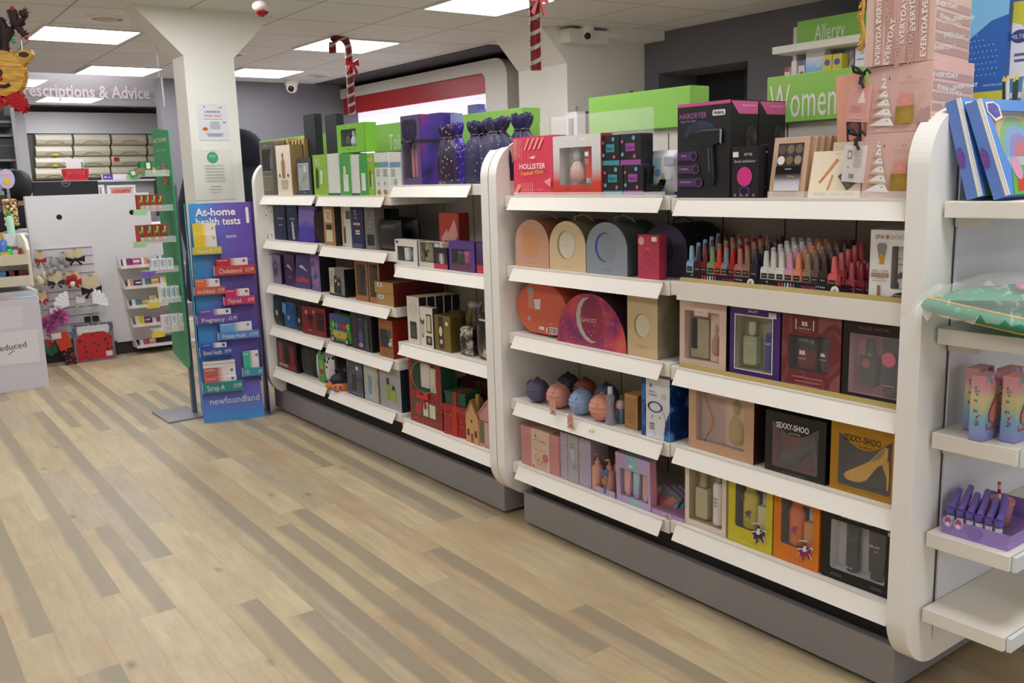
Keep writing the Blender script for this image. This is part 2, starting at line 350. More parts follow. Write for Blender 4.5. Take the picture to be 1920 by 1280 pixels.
# ceiling light panels
def light(x0, x1, y0, y1, label):
    t = thing('ceiling_light', label, 'light', ((x0+x1)/2, (y0+y1)/2, ZC), 0, 'square ceiling light panels')
    w, d = (x1-x0)/2, (y1-y0)/2
    mb = MB(); mb.prism(rrect(-w, w, -d, d, .01), -.012, .0, WHITE, 'z', hole=rrect(-w+.012, w-.012, -d+.012, d-.012, .012)); mb.build('frame', t)
    mb = MB(); mb.prism(rrect(-w+.012, w-.012, -d+.012, d-.012, .012), -.008, -.002, M('#fbfcff', e=LAMP_E, var=0), 'z'); mb.build('diffuser', t)
for q, l in [((-.67, -.07, 5.41, 6.03), 'square glowing light panel left of the white column, above the reindeer antlers'),
             ((.03, .63, 7.33, 7.98), 'square glowing light panel behind the column, just above the prescriptions sign'),
             ((1.13, 1.73, 5.11, 5.76), 'square glowing light panel behind the whole hooked candy cane'),
             ((1.13, 1.69, 3.23, 3.84), 'glowing light panel at the top edge beside the straight hanging candy cane'),
             ((1.23, 1.83, 7.04, 7.68), 'glowing light panel right of the white column near the back wall camera'),
             ((.22, .84, 10.3, 11.0), 'small distant glowing light panel under the prescriptions sign'),
             ((-.72, -.06, 8.55, 9.25), 'dimmer glowing light panel showing through the sign beside the reindeer'),
             ((1.13, 1.73, 1.3, 1.9), 'light panel over the near gondola above the picture'),
             ((-.7, -.1, 3.4, 4.0), 'light panel over the aisle before the column'), ((-.7, -.1, 1.3, 1.9), 'light panel over the near aisle floor'),
             ((-2.6, -2.0, 5.4, 6.0), 'light panel over the left part of the shop'), ((-2.6, -2.0, 3.3, 3.9), 'light panel above the left side of the near aisle'),
             ((-2.6, -2.0, 1.3, 1.9), 'light panel left above the photographer'), ((-.7, -.1, -.9, -.3), 'light panel right behind the near gondola end'),
             ((-2.6, -2.0, -.9, -.3), 'light panel just over the photographer'), ((1.13, 1.73, -.9, -.3), 'light panel over the near end shelves'),
             ((-.7, -.1, -3, -2.4), 'light panel well behind the photographer'), ((-2.5, -1.9, 7.4, 8.0), 'light panel over the far left counter')]:
    light(*q, l)
# round air vents, faint
def vent(u, v, label, r=.13):
    p = PZ(u, v, ZC); t = thing('ceiling_vent', label, 'vent', (p.x, p.y, ZC))
    MB().lathe((0, 0, -.012), [(r, .012), (r*.95, .0), (r*.7, .0), (r*.68, .006)], WHITE2, 28, cap=False).build('rim', t)
    MB().lathe((0, 0, -.012), [(r*.62, .01), (r*.5, 0), (.001, 0)], M('#b5aea6', .7), 28, cap=False).build('disc', t)
vent(200, 33, 'round white ceiling vent between the reindeer and the column head')
vent(598, 141, 'round ceiling vent near the back wall camera', .10); vent(430, 101, 'round ceiling vent beside the column left of the candy cane', .13)
# dome cameras
def dome(u, v, label, s=1., look=(-.5, -.8)):
    p = PZ(u, v, ZC); t = thing('security_camera', label, 'camera', (p.x, p.y, ZC))
    MB().lathe((0, 0, 0), [(.055*s, 0), (.055*s, -.03*s), (.05*s, -.04*s), (.045*s, -.045*s)], WHITE, 24).build('mount', t)
    MB().sphere((0, 0, -.058*s), .046*s, WHITE, 24, 14).build('dome', t)
    L = Vector((look[0], look[1], -.35)).normalized()
    MB().sphere(tuple(L*.022*s+Vector((0, 0, -.058*s))), .030*s, M('#17171a', .15), 20, 12).build('lens', t)
dome(546, 150, 'white dome security camera on the ceiling by the grey back wall', 1.25)
dome(1100, 50, 'white dome security camera with black lens above the big green sign', .95)
# ------------------------------------------------------------ gondolas
GR = M('#8e8a8b', .5, sc=8, var=.03); BACKP = M('#cfc9c0', .55, var=.02); PANEL = M('#ece8e2', .4, var=.015)
def panelshape(x0, x1, z0, z1, r0, r1, n=18):
    P = []
    for cx, cz, a0, r in ((x1-r1, z1-r1, 0, r1), (x0+r1, z1-r1, 90, r1), (x0+r0, z0+r0, 180, r0), (x1-r0, z0+r0, 270, r0)):
        for i in range(n+1): a = radians(a0+90*i/n); P.append((cx+r*cos(a), cz+r*sin(a)))
    return P
GX1 = .74; SP = .355
def lip(mb, y0, y1, zs, front=.012, back=-.013, h=.047, mat=None):
    mb.hexa([(back-.003, y0, zs-h), (back, y0, zs-h), (back, y1, zs-h), (back-.003, y1, zs-h)],
            [(front-.003, y0, zs), (front, y0, zs), (front, y1, zs), (front-.003, y1, zs)], mat or WHITE)
    mb.box(front-.006, front+.012, y0, y1, zs-.004, zs+.0015, mat or WHITE)
def shelf(parent, yb0, yb1, zs, l0, l1, tilt=True, gold=False):
    """one shelf board with its price strip; rest on the spine"""
    mb = MB(); mb.box(.014, SP-.004, yb0, yb1, zs-.04, zs, WHITE)
    s = mb.build('shelf', parent, bevel=.0015)
    mb = MB()
    if tilt: lip(mb, l0, l1, zs)
    else: mb.box(.004, .011, l0, l1, zs-.05, zs+.002, WHITE)
    mb.build('price_strip', s)
    if gold:
        mb = MB(); mb.hexa([(.013, l0, zs), (.016, l0, zs), (.016, l1, zs), (.013, l1, zs)], [(.021, l0, zs+.013), (.024, l0, zs+.013), (.024, l1, zs+.013), (.021, l1, zs+.013)], M('#a08a44', .4)); mb.build('riser_strip', s)
    return s
ZR2 = [1.220, .984, .734, .498, .257]; ZR1 = [1.227, .980, .738, .492, .250]
ZL3 = [1.270, .936, .600, .255]; ZL2 = [1.227, .987, .744, .508, .272]; ZL1 = [1.229, .992, .749, .512, .273]
# spines carry the back panels with their slot lines
def gondola(label, py0, py1, panels, bays, ry0, ry1):
    t = thing('gondola_shelving', label, 'shelving', (0, 0, 0), 0, 'double sided shop gondolas')
    mb = MB(); mb.box(.05, GX1-.07, py0, py1, .012, .128, GR); mb.box(.075, GX1-.09, py0+.02, py1-.02, .128, .20, DARK)
    for y in (py0+.06, py1-.06): mb.tube([(.09, y, 0), (.09, y, .013)], .012, BLACK)
    mb.build('plinth', t, bevel=.002)
    mb = MB(); mb.box(SP-.003, SP+.012, ry0, ry1, .19, 1.43, BACKP)
    y = ry0+.12
    while y < ry1: mb.box(SP-.0036, SP-.003, y, y+.004, .2, 1.42, M('#3c3a3a')); y += .235
    mb.build('back_panel', t)
    for y0, y1 in panels:
        mb = MB(); mb.prism(panelshape(-.02, GX1, .105, 1.418, .13, .13), y0, y1, PANEL); mb.build('end_panel', t, bevel=.004)
    for b in bays:
        for z, (a0, a1, l0, l1, tl, gd) in b: shelf(t, a0, a1, z, l0, l1, tl, gd)
    # the far side of the unit, mostly out of view
    mb = MB()
    for z in (.25, .60, .93, 1.22): mb.box(SP+.014, GX1-.02, ry0+.002, ry1-.002, z-.028, z, WHITE)
    mb.build('rear_shelves', t)
    return t
GN = gondola('near white gondola filled with perfume gift sets, grey plinth at the right', .015, 1.515, [(-.05, 0), (1.533, 1.578)],
    [[(z, (.003, .731, .004, .70, i not in (1,), i in (1, 2))) for i, z in enumerate(ZR2)], [(z, (.737, 1.53, .757, 1.483, True, False)) for z in ZR1]], .001, 1.532)
GF = gondola('far white gondola of boxed gifts reaching back to the blue stand', 1.64, 3.90, [(1.583, 1.628), (3.776, 3.82)],
    [[(z, (1.632, 2.346, 1.728 if i == 0 else 1.635, 2.305, True, False)) for i, z in enumerate(ZL3)],
     [(z, (2.352, 3.052, 2.388, 3.034, True, False)) for z in ZL2], [(z, (3.058, 3.773, 3.08, 3.745, True, False)) for z in ZL1]], 1.63, 3.774)
# header signs on the spine
def header(label, y0, y1, z0=1.43, z1=1.56, d=.05, text=None, col='#8cc455', x=SP-.02, post=1.418, txt=None, fs=.075):
    t = thing('category_sign', label, 'sign', (x, (y0+y1)/2, z0))
    h = (y1-y0)/2
    mb = MB(); mb.box(0, d, -h, h, 0, z1-z0, M(col, .5, var=.02)); mb.build('sign_board', t, bevel=.001)
    if text:
        mb = MB()
        for s_, yy, zz, *ft in text: mb.text(s_, yy, zz, fs, WHITE, y=-.001, ax='-x', al='l', fit=ft[0] if ft else None)
        mb.build('lettering', t)
    return t
# white riser board between top shelf and signs
for nm, y0, y1, lb in (('n', .02, 1.50, 'white backing board above the near gondola under the green signs'), ('f', 1.66, 3.74, 'white backing board above the far gondola under the green signs')):
    mb = MB(); mb.box(SP+.0125, SP+.03, y0, y1, 1.22, 1.432, M('#e4dfd4', .5, var=.02)); tag(mb.build('backing_board'), lb, 'panel')
header("green category sign reading Women's on the near gondola", .19, .655, 1.425, 1.556, .03, [("Women's", -.222, .060, .262)], fs=.135)
header('large blank green category sign on the near gondola left of the hairdryer box', .955, 1.44, 1.437, 1.563, .09)
header('green category sign behind the dark star-patterned velvet bags', 1.832, 2.30, 1.43, 1.56, .09)
header('green category sign reading Toiletries behind the purple gift box', 2.42, 3.055, 1.43, 1.563, .06, [('Toiletries', -.165, .045, .26)], fs=.105)
header('long green category sign at the far end, above the grey and tan boxes', 3.64, 4.56, 1.43, 1.555, .09, [('s', .27, .03)], fs=.09)
# ------------------------------------------------------------ product builders
# small print that cannot be read in the photo is drawn as broken strokes
UNREAD = {'BUS', 'PLEASE CALL', 'Pharmacy team', 'Thank you', 'NEXT', 'stardust', 'lovely', 'JAMES', 'acqua', 'TABAC', 'SHOWER', 'ORANGE BLOSSOM', 'MOI', 'VS', 'BLUE', 'M', 'APO', 'Hair', 'Brush', 'ORIG', 'Naturals'}
def mm(c, r=.42): return c if not isinstance(c, str) else M(c, r, var=.03)
def dec(mb, w, h, prints, y0=-.0006, x0=None, z0=0.):
    """print marks on a front face: fractions of the face, x from its left edge, z from its foot"""
    X = (lambda f: (f-.5)*w) if x0 is None else (lambda f: x0+f*w)
    for i, p in enumerate(prints):
        y = y0-.0003*i; k = p[0]
        if k == 'r': mb.flat([(X(p[1]), z0+p[3]*h), (X(p[2]), z0+p[3]*h), (X(p[2]), z0+p[4]*h), (X(p[1]), z0+p[4]*h)], mm(p[5]), y)
        elif k == 'e':
            rx = p[3]*w; rz = p[4]*h if p[4] else rx
            mb.flat(ell(X(p[1]), z0+p[2]*h, rx, rz, 24), mm(p[5]), y)
        elif k == 'o':   # ring
            rx = p[3]*w; rz = p[4]*h if p[4] else rx
            mb.prism(ell(X(p[1]), z0+p[2]*h, rx, rz, 28), y, y+.0002, mm(p[5]), hole=ell(X(p[1]), z0+p[2]*h, rx*p[6], rz*p[6], 28))
        elif k == 'p': mb.flat([(X(a), z0+b*h) for a, b in p[1]], mm(p[2]), y)
        elif k == 'c': mb.flat(crescent(X(p[1]), z0+p[2]*h, p[3]*w, p[4], p[6] if len(p) > 6 else 0), mm(p[5]), y)
        elif k == 't':
            o = dict(p[6]) if len(p) > 6 else {}
            if p[4] in UNREAD:
                n_ = len(p[4]); W_ = .55*p[3]*h*n_; q = random.Random(n_)
                for c_ in range(n_):
                    a_ = X(p[1])-W_/2+W_*c_/n_; t_ = q.uniform(.35, .6)*p[3]*h; mb.flat([(a_, z0+p[2]*h-t_/2), (a_+W_/n_*.6, z0+p[2]*h-t_/2), (a_+W_/n_*.6, z0+p[2]*h+t_/2), (a_, z0+p[2]*h+t_/2)], mm(p[5]), y)
                continue
            if 'fit' in o: o['fit'] = o['fit']*w
            mb.text(p[4], X(p[1]), z0+p[2]*h, p[3]*h, mm(p[5]), y, **o)
        elif k == 'lines':  # rows of tiny illegible small print
            _, xa, xb, za, zb, n, c = p
            for j in range(n):
                z = z0+(za+(zb-za)*(j+.3)/n)*h; q = random.Random(j*7+int(xa*100)).uniform(.0, .18)*(xb-xa)
                mb.flat([(X(xa+q), z), (X(xb-q), z), (X(xb-q), z+(zb-za)/n*.45*h), (X(xa+q), z+(zb-za)/n*.45*h)], mm(c), y)
        elif k == 'bar':    # a barcode
            _, xa, xb, za, zb, c = p
            mb.flat([(X(xa), z0+za*h), (X(xb), z0+za*h), (X(xb), z0+zb*h), (X(xa), z0+zb*h)], WHITE, y)
            q = random.Random(5); x = xa+.06*(xb-xa)
            while x < xb-.08*(xb-xa):
                b = q.uniform(.02, .07)*(xb-xa); mb.flat([(X(x), z0+(za+.12*(zb-za))*h), (X(x+b), z0+(za+.12*(zb-za))*h), (X(x+b), z0+(zb-.12*(zb-za))*h), (X(x), z0+(zb-.12*(zb-za))*h)], mm(c), y-.0002); x += b+q.uniform(.02, .06)*(xb-xa)
def content(kind, par, cx, z0, w, h, col, cap='#202024', y=.02, prints=(), dp=None):
    """a bottle, tube or jar packed in a box; returns the part"""
    col, cap = mm(col, .2), mm(cap, .3); r = w/2; sy = min(1, (dp or .03)/w); T = par
    mb = MB(); cb = MB(); nm = 'bottle'; c = (cx, y, z0)
    if kind == 'spray':      # flat shouldered perfume bottle, neck and block cap
        mb.prism(rrect(cx-r, cx+r, z0, z0+h*.66, w*.12), y-.011*sy-.003, y+.011*sy+.003, col); mb.lathe((cx, y, z0+h*.66), [(w*.16, 0), (w*.16, h*.06)], STEEL, 12)
        cb.lathe((cx, y, z0+h*.70), [(w*.27, 0), (w*.27, h*.26), (w*.24, h*.3)], cap, 16, sy=.8)
    elif kind == 'round':    # rounded bottle with a slim neck
        mb.lathe(c, [(r*.4, 0), (r*.85, h*.06), (r, h*.22), (r*.93, h*.42), (r*.55, h*.6), (r*.3, h*.68)], col, 20, sy=sy)
        cb.lathe((cx, y, z0+h*.68), [(r*.4, 0), (r*.52, h*.1), (r*.5, h*.22), (r*.2, h*.32)], cap, 16, sy=min(1, sy*1.4))
    elif kind == 'tube':     # squeeze tube standing on its cap
        nm = 'tube'
        mb.hexa([(cx-r*.72, y-.008, z0+h*.14), (cx+r*.72, y-.008, z0+h*.14), (cx+r*.72, y+.008, z0+h*.14), (cx-r*.72, y+.008, z0+h*.14)],
                [(cx-r, y-.001, z0+h), (cx+r, y-.001, z0+h), (cx+r, y+.001, z0+h), (cx-r, y+.001, z0+h)], col)
        cb.lathe(c, [(r*.66, 0), (r*.68, h*.14)], cap, 16, sy=min(1, .012/(r*.66)))
    elif kind == 'can':      # aerosol
        mb.lathe(c, [(r*.9, 0), (r, h*.02), (r, h*.66), (r*.82, h*.74), (r*.62, h*.78)], col, 20, sy=sy)
        cb.lathe((cx, y, z0+h*.78), [(r*.62, 0), (r*.6, h*.2), (r*.5, h*.22)], cap, 16, sy=sy)
    elif kind == 'cyl':      # straight bottle
        mb.lathe(c, [(r*.95, 0), (r, h*.02), (r, h*.72), (r*.7, h*.78)], col, 18, sy=sy)
        cb.lathe((cx, y, z0+h*.78), [(r*.5, 0), (r*.5, h*.2), (r*.4, h*.22)], cap, 14, sy=sy)
    elif kind == 'jar':
        nm = 'jar'; mb.lathe(c, [(r*.9, 0), (r, h*.1), (r, h*.65)], col, 18, sy=sy); cb.lathe((cx, y, z0+h*.65), [(r*1.02, 0), (r*1.02, h*.33), (r*.9, h*.35)], cap, 18, sy=sy)
    elif kind == 'slab':
        nm = 'card_insert'; mb.prism(rrect(cx-r, cx+r, z0, z0+h, min(w, h)*.08), y-.004, y+.004, col); cb = None
    if prints: dec(mb, w*.9, h*.66, prints, y-.0125 if kind in ('spray', 'slab') else y-r*sy-.001, cx-w*.45, z0)
    o = mb.build(nm, T)
    if cb: cb.build(nm+'_cap', o)
    return o
def carton(name, label, cat, w, h, d, col, prints=(), win=None, inner=(), tray='#d8d2c8', side=None, top=None, fl=.055, group=None, wr=.004, extra=None, sideprints=None, flcol='#ffffff'):
    """a printed box; win = window in the front (fractions), inner = what is packed behind it"""
    cm = mm(col); sm = mm(side) if side else cm; tm = mm(top) if top else cm
    multi = bool(win) or extra
    if multi: root = thing(name, label, cat, group=group)
    mb = MB(); a = w/2
    V = [(-a, 0, 0), (a, 0, 0), (a, d, 0), (-a, d, 0), (-a, 0, h), (a, 0, h), (a, d, h), (-a, d, h)]
    if not win:
        mb.add(V, [(0, 1, 5, 4)], cm)
    else:
        x0, x1, z0, z1 = (win[0]-.5)*w, (win[1]-.5)*w, win[2]*h, win[3]*h
        rr = min(wr, (x1-x0)*.45, (z1-z0)*.45)
        mb.prism([(-a, 0), (a, 0), (a, h), (-a, h)], 0, .0015, cm, hole=rrect(x0, x1, z0, z1, rr, 4))
        iy = min(d*.85, .042)
        mb.add([(x0-.002, iy, z0-.002), (x1+.002, iy, z0-.002), (x1+.002, iy, z1+.002), (x0-.002, iy, z1+.002), (x0-.002, .002, z0-.002), (x1+.002, .002, z0-.002), (x1+.002, .002, z1+.002), (x0-.002, .002, z1+.002)],
               [(0, 1, 2, 3), (0, 4, 5, 1), (1, 5, 6, 2), (2, 6, 7, 3), (3, 7, 4, 0)], mm(tray))
    mb.add(V, [(1, 2, 6, 5), (3, 0, 4, 7)], sm); mb.add(V, [(4, 5, 6, 7), (0, 3, 2, 1)], tm); mb.add(V, [(2, 3, 7, 6)], cm)
    dec(mb, w, h, prints)
    if sideprints:
        for (sz, zz, yy, tx, cc) in sideprints: mb.text(tx, yy*d, zz*h, sz*h, mm(cc), y=a+.0006, ax='x')
    if not multi:
        o = mb.build(name); return tag(o, label, cat, group)
    body = mb.build('carton', root)
    if win:
        ww, wh = x1-x0, z1-z0
        for q in inner:
            kind, fx, fw, fz, fh, c1, c2 = q[:7]; pr = q[7] if len(q) > 7 else ()
            content(kind, root, x0+fx*ww, z0+fz*wh, fw*ww, fh*wh, c1, c2, y=iy*.55, prints=pr, dp=iy*.75)
        if fl:
            m2 = MB(); m2.flat(rrect(x0, x1, z0, z1, rr, 4), film(flcol, fl), .0006); m2.build('window_film', root)
    if extra: extra(root, w, h, d)
    return root
def place(o, pos, rz=0., tilt=0., roll=0.):
    o.location = pos; o.rotation_euler = (radians(-tilt), radians(roll), radians(-90+rz)); return o
def at(b, zs, x=None, gap=.0015):
    u0, u1, vt, vb = b; um, vm = (u0+u1)/2, (vt+vb)/2
    if x is None: x = min(max(PZ(um, vb, zs).x, .024), .16)
    a, c = PX(u0, vm, x), PX(u1, vm, x)
    return Vector((x, (a.y+c.y)/2, zs)), a.y-c.y-gap, PX(um, vt, x).z-zs
def GB(name, label, cat, b, zs, d, col, x=None, rz=0., tilt=0., roll=0., hmax=None, **k):
    """gift box set on a gondola shelf from its outline in the photo"""
    p, w, h = at(b, zs, x)
    if rz: w = w/(cos(radians(rz))+.01)
    if hmax: h = min(h, hmax)
    o = carton(name, label, cat, w, h, d, col, **k); place(o, p+Vector((0, 0, .0008)), rz, tilt, roll); o['wh'] = (w, h, d); return o
def behind(o, n, step, labels, dy=0.):
    out = []
    for i in range(n):
        l = Vector(o.location)+Vector((step*(i+1), dy*(i+1), 0)); c = dup(o, l, None, labels[i] if i < len(labels) else labels[-1]); out.append(c)
    return out
def gem(root, w, h, d): pass
GOLDC = '#c9a24a'
# ------------------------------------------------------------ near gondola, right bay, top shelf
z = ZR2[0]
dry = [('r', 0, 1, .965, 1, '#d0558f'), ('e', .45, .68, .30, .13, cloudy([(0.3, '#17171f'), (.7, '#36456e')], 14)), ('t', .31, .87, .085, 'HAIRDRYER', '#c06cc0', {'fit': .52}), ('t', .22, .815, .03, 'Super Dry Hair', '#a9a9c8', {'fit': .3}),
       ('p', rrect(.68, .92, .85, .91, .02, 2), '#e8e6e2'), ('t', .80, .88, .045, 'WAHL', '#15151a', {'fit': .2, 'bold': .03}),
       ('r', .02, .30, .40, .49, '#4a2a5c'), ('e', .33, .445, .07, None, '#6a4a7c'), ('e', .33, .445, .055, None, '#1c1724'), ('r', .02, .36, .26, .35, '#4a2a5c'), ('e', .38, .305, .07, None, '#6a4a7c'), ('e', .38, .305, .055, None, '#1c1724'),
       ('r', .02, .42, .12, .21, '#4a2a5c'), ('e', .44, .165, .07, None, '#6a4a7c'), ('e', .44, .165, .055, None, '#1c1724'), ('t', .15, .45, .025, 'DRYER', '#cfc4d6'), ('t', .16, .31, .025, 'POWERFUL', '#cfc4d6'), ('t', .19, .17, .025, 'LIGHTWEIGHT', '#cfc4d6'),
       ('p', [(.16, .62), (.28, .69), (.50, .735), (.80, .725), (.86, .70), (.84, .58), (.74, .55), (.45, .56), (.25, .60)], '#0c0c0f'), ('p', [(.30, .68), (.50, .72), (.80, .715), (.84, .70), (.80, .70), (.5, .70)], '#54555f'),
       ('p', [(.84, .72), (.88, .70), (.87, .56), (.84, .57)], '#9698a3'), ('p', [(.56, .56), (.72, .56), (.76, .20), (.72, .12), (.64, .14), (.62, .3)], '#0b0b0e'), ('p', [(.62, .52), (.635, .52), (.66, .28), (.645, .28)], '#70727c'), ('p', [(.68, .52), (.69, .52), (.73, .26), (.715, .24)], '#43444d')]
def flash(root, w, h, d):
    mb = MB(); a = w/2+.0006
    mb.add([(a, d*.02, h*.99), (a, d*.98, h*.99), (a, d*.98, h*.86), (a, d*.30, h*.86)], [(0, 1, 2, 3)], M('#cf5a94', .4))
    mb.add([(a+.0003, d*.4, h*.94), (a+.0003, d*.9, h*.94), (a+.0003, d*.9, h*.95), (a+.0003, d*.4, h*.95)], [(0, 1, 2, 3)], M('#e5a0c4', .4))
    mb.prism(ell(d*.75, h*.62, d*.2, h*.12, 16), a, a+.0003, cloudy([(.4, '#232027'), (.7, '#5c5250')], 30), 'x')
    mb.prism(ell(d*.62, h*.42, d*.08, h*.03, 14), a+.0003, a+.0006, M('#8b8580', .3), 'x'); mb.build('side_print', root)
hd = GB('hairdryer_box', 'tall black hairdryer box with pink top edge on the top shelf', 'box', (1270, 1369, 192, 366), z, .115, '#14141a', prints=dry, extra=flash, side='#17151b', top='#c9568e', x=.035)
h2 = dup(hd, hd.location+Vector((.118, .0, 0)), None, 'second black hairdryer box standing behind the first, only its side showing')
h2['group'] = hd['group'] = 'black and pink hairdryer boxes'
sq = [('t', .62, .86, .11, 'erve', '#d9d6da'), ('t', .5, .72, .08, 'facial exfoliator', '#cfccd2', {'fit': .8}), ('r', .04, .26, .80, .9, '#eceae6'), ('e', .5, .42, .29, None, '#d8328e'), ('o', .5, .13, .2, .10, '#6a3a9a', .8), ('e', .15, .06, .05, None, '#77757b'), ('e', .38, .06, .05, None, '#77757b'), ('e', .62, .06, .05, None, '#77757b'), ('e', .86, .06, .05, None, '#77757b')]
GB('exfoliator_box', 'small black box with a bright pink oval brush picture beside the hairdryer', 'box', (1372, 1422, 275, 367), z, .03, '#131216', prints=sq, x=.022, side='#1b181c')
GB('exfoliator_box', 'black exfoliator box half hidden, a red haired face printed at its foot', 'box', (1424, 1441, 270, 366), z, .03, '#18151a', x=.055, prints=[('t', .5, .86, .08, 'erve', '#c9c6ca', {'fit': .8}), ('e', .45, .2, .32, .12, '#b06a52'), ('p', [(.1, 0), (.9, 0), (.7, .12), (.3, .12)], '#b23a34'), ('lines', .1, .8, .6, .72, 2, '#8f8c90')])
# eyeshadow palettes
cir = [('r', .14, .86, .52, .90, '#1d1a1b')]
for i, c in enumerate(['#5d3f2c', '#7a614a', '#6b5a48', '#e8e4e0', '#77593c', '#9c8763']): cir.append(('e', (.26, .5, .74)[i % 3], (.80, .62)[i//3], .105, None, c))
cir += [('r', .14, .86, .12, .52, grad([(0, '#e9e8ea'), (.55, '#c9c7cc'), (.75, '#77747a'), (1, '#1d1a1b')], 2, .012, .062, .1)), ('t', .5, .95, .03, 'technic', '#8d6f57'), ('t', .5, .48, .045, 'technic', '#e5e0dc'), ('t', .6, .36, .06, 'Glow', '#d9a860'), ('lines', .1, .9, .03, .09, 2, '#a98c72')]
pl = GB('eyeshadow_palette', 'tan boxed eyeshadow palette with six round pans and a mirror foil, at the front', 'palette', (1441, 1508, 256, 368), z, .011, '#c9a88c', prints=cir, x=.03, tilt=9, side='#b08c6c')
for i in range(8):
    dup(pl, pl.location+Vector((.012+.0125*i, -.013-.0105*i, 0)), None, 'tan palette box edge, %s in the row behind the front palette' % ['first', 'second', 'third', 'fourth', 'fifth', 'sixth', 'seventh', 'last'][i])
for o in bpy.data.objects:
    if o.name.startswith('eyeshadow_palette'): o['group'] = 'tan eyeshadow palettes in a row'
brz = [('p', [(.18, .34), (.22, .32), (.52, .80), (.48, .84)], '#c8692a'), ('p', [(.19, .36), (.21, .345), (.50, .79), (.48, .81)], '#e09148'), ('p', [(.36, .17), (.40, .18), (.46, .48), (.43, .50)], '#c98a5a'), ('p', [(.55, .46), (.80, .70), (.98, .40), (.76, .16)], '#5b4337'), ('p', [(.60, .46), (.79, .63), (.92, .40), (.76, .23)], '#76594a'),
       ('t', .25, .09, .06, 'BRONZER', '#6b5a48'), ('t', .55, .09, .06, 'GLOSS', '#6b5a48'), ('t', .82, .09, .06, 'BRONZE', '#6b5a48'), ('t', .5, .93, .05, 'technic', '#b49a72')]
GB('makeup_box', 'cream makeup gift box with an orange bronzer pen picture, leaning back', 'box', (1514, 1612, 281, 368), z, .014, '#efe0c4', prints=brz, x=.024, tilt=12, side='#e0cfae')
GB('makeup_box', 'second cream makeup box tucked behind the leaning one', 'box', (1556, 1618, 266, 366), z, .012, '#efe3c8', x=.062, tilt=5, prints=[('t', .1, .93, .05, 'M', '#b49a72')])
pc = [('r', .36, .92, .08, .62, '#201a1c')]
for i, c in enumerate(['#8a4a3c', '#d98a72', '#d0603f', '#e2a489', '#c4543c', '#e8b49c', '#b56c58']): pc.append(('e', .64, .56-.068*i, .20, None, c))
GB('blusher_palette', 'tall coral blusher palette with a column of round pans, leaning by the pink gift boxes', 'palette', (1577, 1628, 135, 350), z, .012, '#e8a78c', prints=pc, x=.075, tilt=3, roll=-6)
# stacked pink advent gift boxes
tree = []
TW, TG = '#f1ece8', '#c9b394'
for k, (zz, hw, sh) in enumerate([(.83, .035, .07), (.71, .06, .09), (.58, .09, .10), (.45, .125, .10), (.31, .165, .11), (.17, .205, .11)]):
    tree.append(('p', [(.25-hw, zz-sh*.5), (.25+hw, zz-sh*.65), (.25+hw*.55, zz+sh*.75), (.25+hw*.4, zz+sh*.75)], TW)); tree.append(('e', .25+hw*.45, zz+.005, .010, None, '#3c3230'))
    if k > 1: tree.append(('p', [(.25-hw*.8, zz+sh*.62), (.25+hw*.75, zz+sh*.45), (.25+hw*.75, zz+sh*.8), (.25-hw*.75, zz+sh*.98)], TG))
tree += [('p', [(.25, .93), (.262, .87), (.238, .87)], TW), ('r', .52, .72, .38, .56, '#d98f86'), ('t', .62, .46, .07, '17', '#ecc0b8'), ('r', .48, .76, .12, .38, cloudy([(.3, '#8a6d22'), (.6, '#b08f3c')], 30, .3)), ('p', [(.84, .12), (1, .12), (1, .34), (.94, .34), (.92, .30), (.88, .34), (.84, .28)], '#b4918a'),
         ('c', .88, .52, .04, .5, '#d0a79a', pi), ('t', .68, .80, .075, "It's", '#8d7446', {'rot': .1}), ('t', .66, .88, .045, 'sweet chic', '#caa79c'), ('p', [(.36, .80), (.372, .83), (.385, .80), (.372, .77)], '#4c3a34'), ('p', [(.25, .90), (.262, .93), (.275, .90), (.262, .87)], '#d2b3a6'), ('e', .80, .55, .012, None, WHITE), ('t', .28, .045, .05, 'EVERYDAY', '#e9e1dc', {'fit': .22}), ('t', .38, .245, .04, 'EVERY', '#e9e1dc'), ('lines', .5, .92, .68, .75, 2, '#c49b90')]
PK = '#d9b0a6'
def everyside(root, w, h, d):
    mb = MB(); a = w/2+.0006; q = random.Random(3)
    for i in range(5): mb.add([(a, .004, h*(.12+.16*i)), (a, d-.004, h*(.06+.16*i)), (a, d-.004, h*(.17+.16*i)), (a, .004, h*(.23+.16*i))], [(0, 1, 2, 3)], M('#b0918d', .5))
    for i, (yy, zz, s, ro) in enumerate([(.30, .80, .10, 0), (.42, .58, .10, -.15), (.55, .38, .10, 0), (.8, .66, .08, .1), (.3, .2, .09, .1)]): mb.text('EVERYDAY', yy*d, zz*h, s*h, WHITE, y=a+.0004, ax='x', rot=ro, fit=d*.6, bold=.02)
    mb.build('side_print', root)
ga = GB('advent_gift_box', 'pink Christmas tree beauty gift box at the bottom of the stack of three', 'box', (1617, 1737, 249, 374), z, .165, PK, prints=tree, extra=everyside, x=.03)
wga, hga, dga = ga['wh']
gb = carton('advent_gift_box', 'pink Christmas tree beauty gift box in the middle of the stack', 'box', wga, hga, dga, PK, prints=tree, extra=everyside); place(gb, ga.location+Vector((.003, -.004, hga+.001)), -2)
ev = []
for i, (xx, ro) in enumerate([(.20, 1.571), (.38, 1.46), (.54, 1.53), (.70, 1.64), (.86, 1.571)]):
    ev.append(('p', [(xx-.075+.02*cos(ro)*3, .0), (xx+.06+.02*cos(ro)*3, .0), (xx+.06-.09*cos(ro)*5*.5, 1), (xx-.075-.09*cos(ro)*5*.5, 1)], ['#c09488', '#ba8d83', '#c59a8e', '#b98c82', '#c09488'][i]))
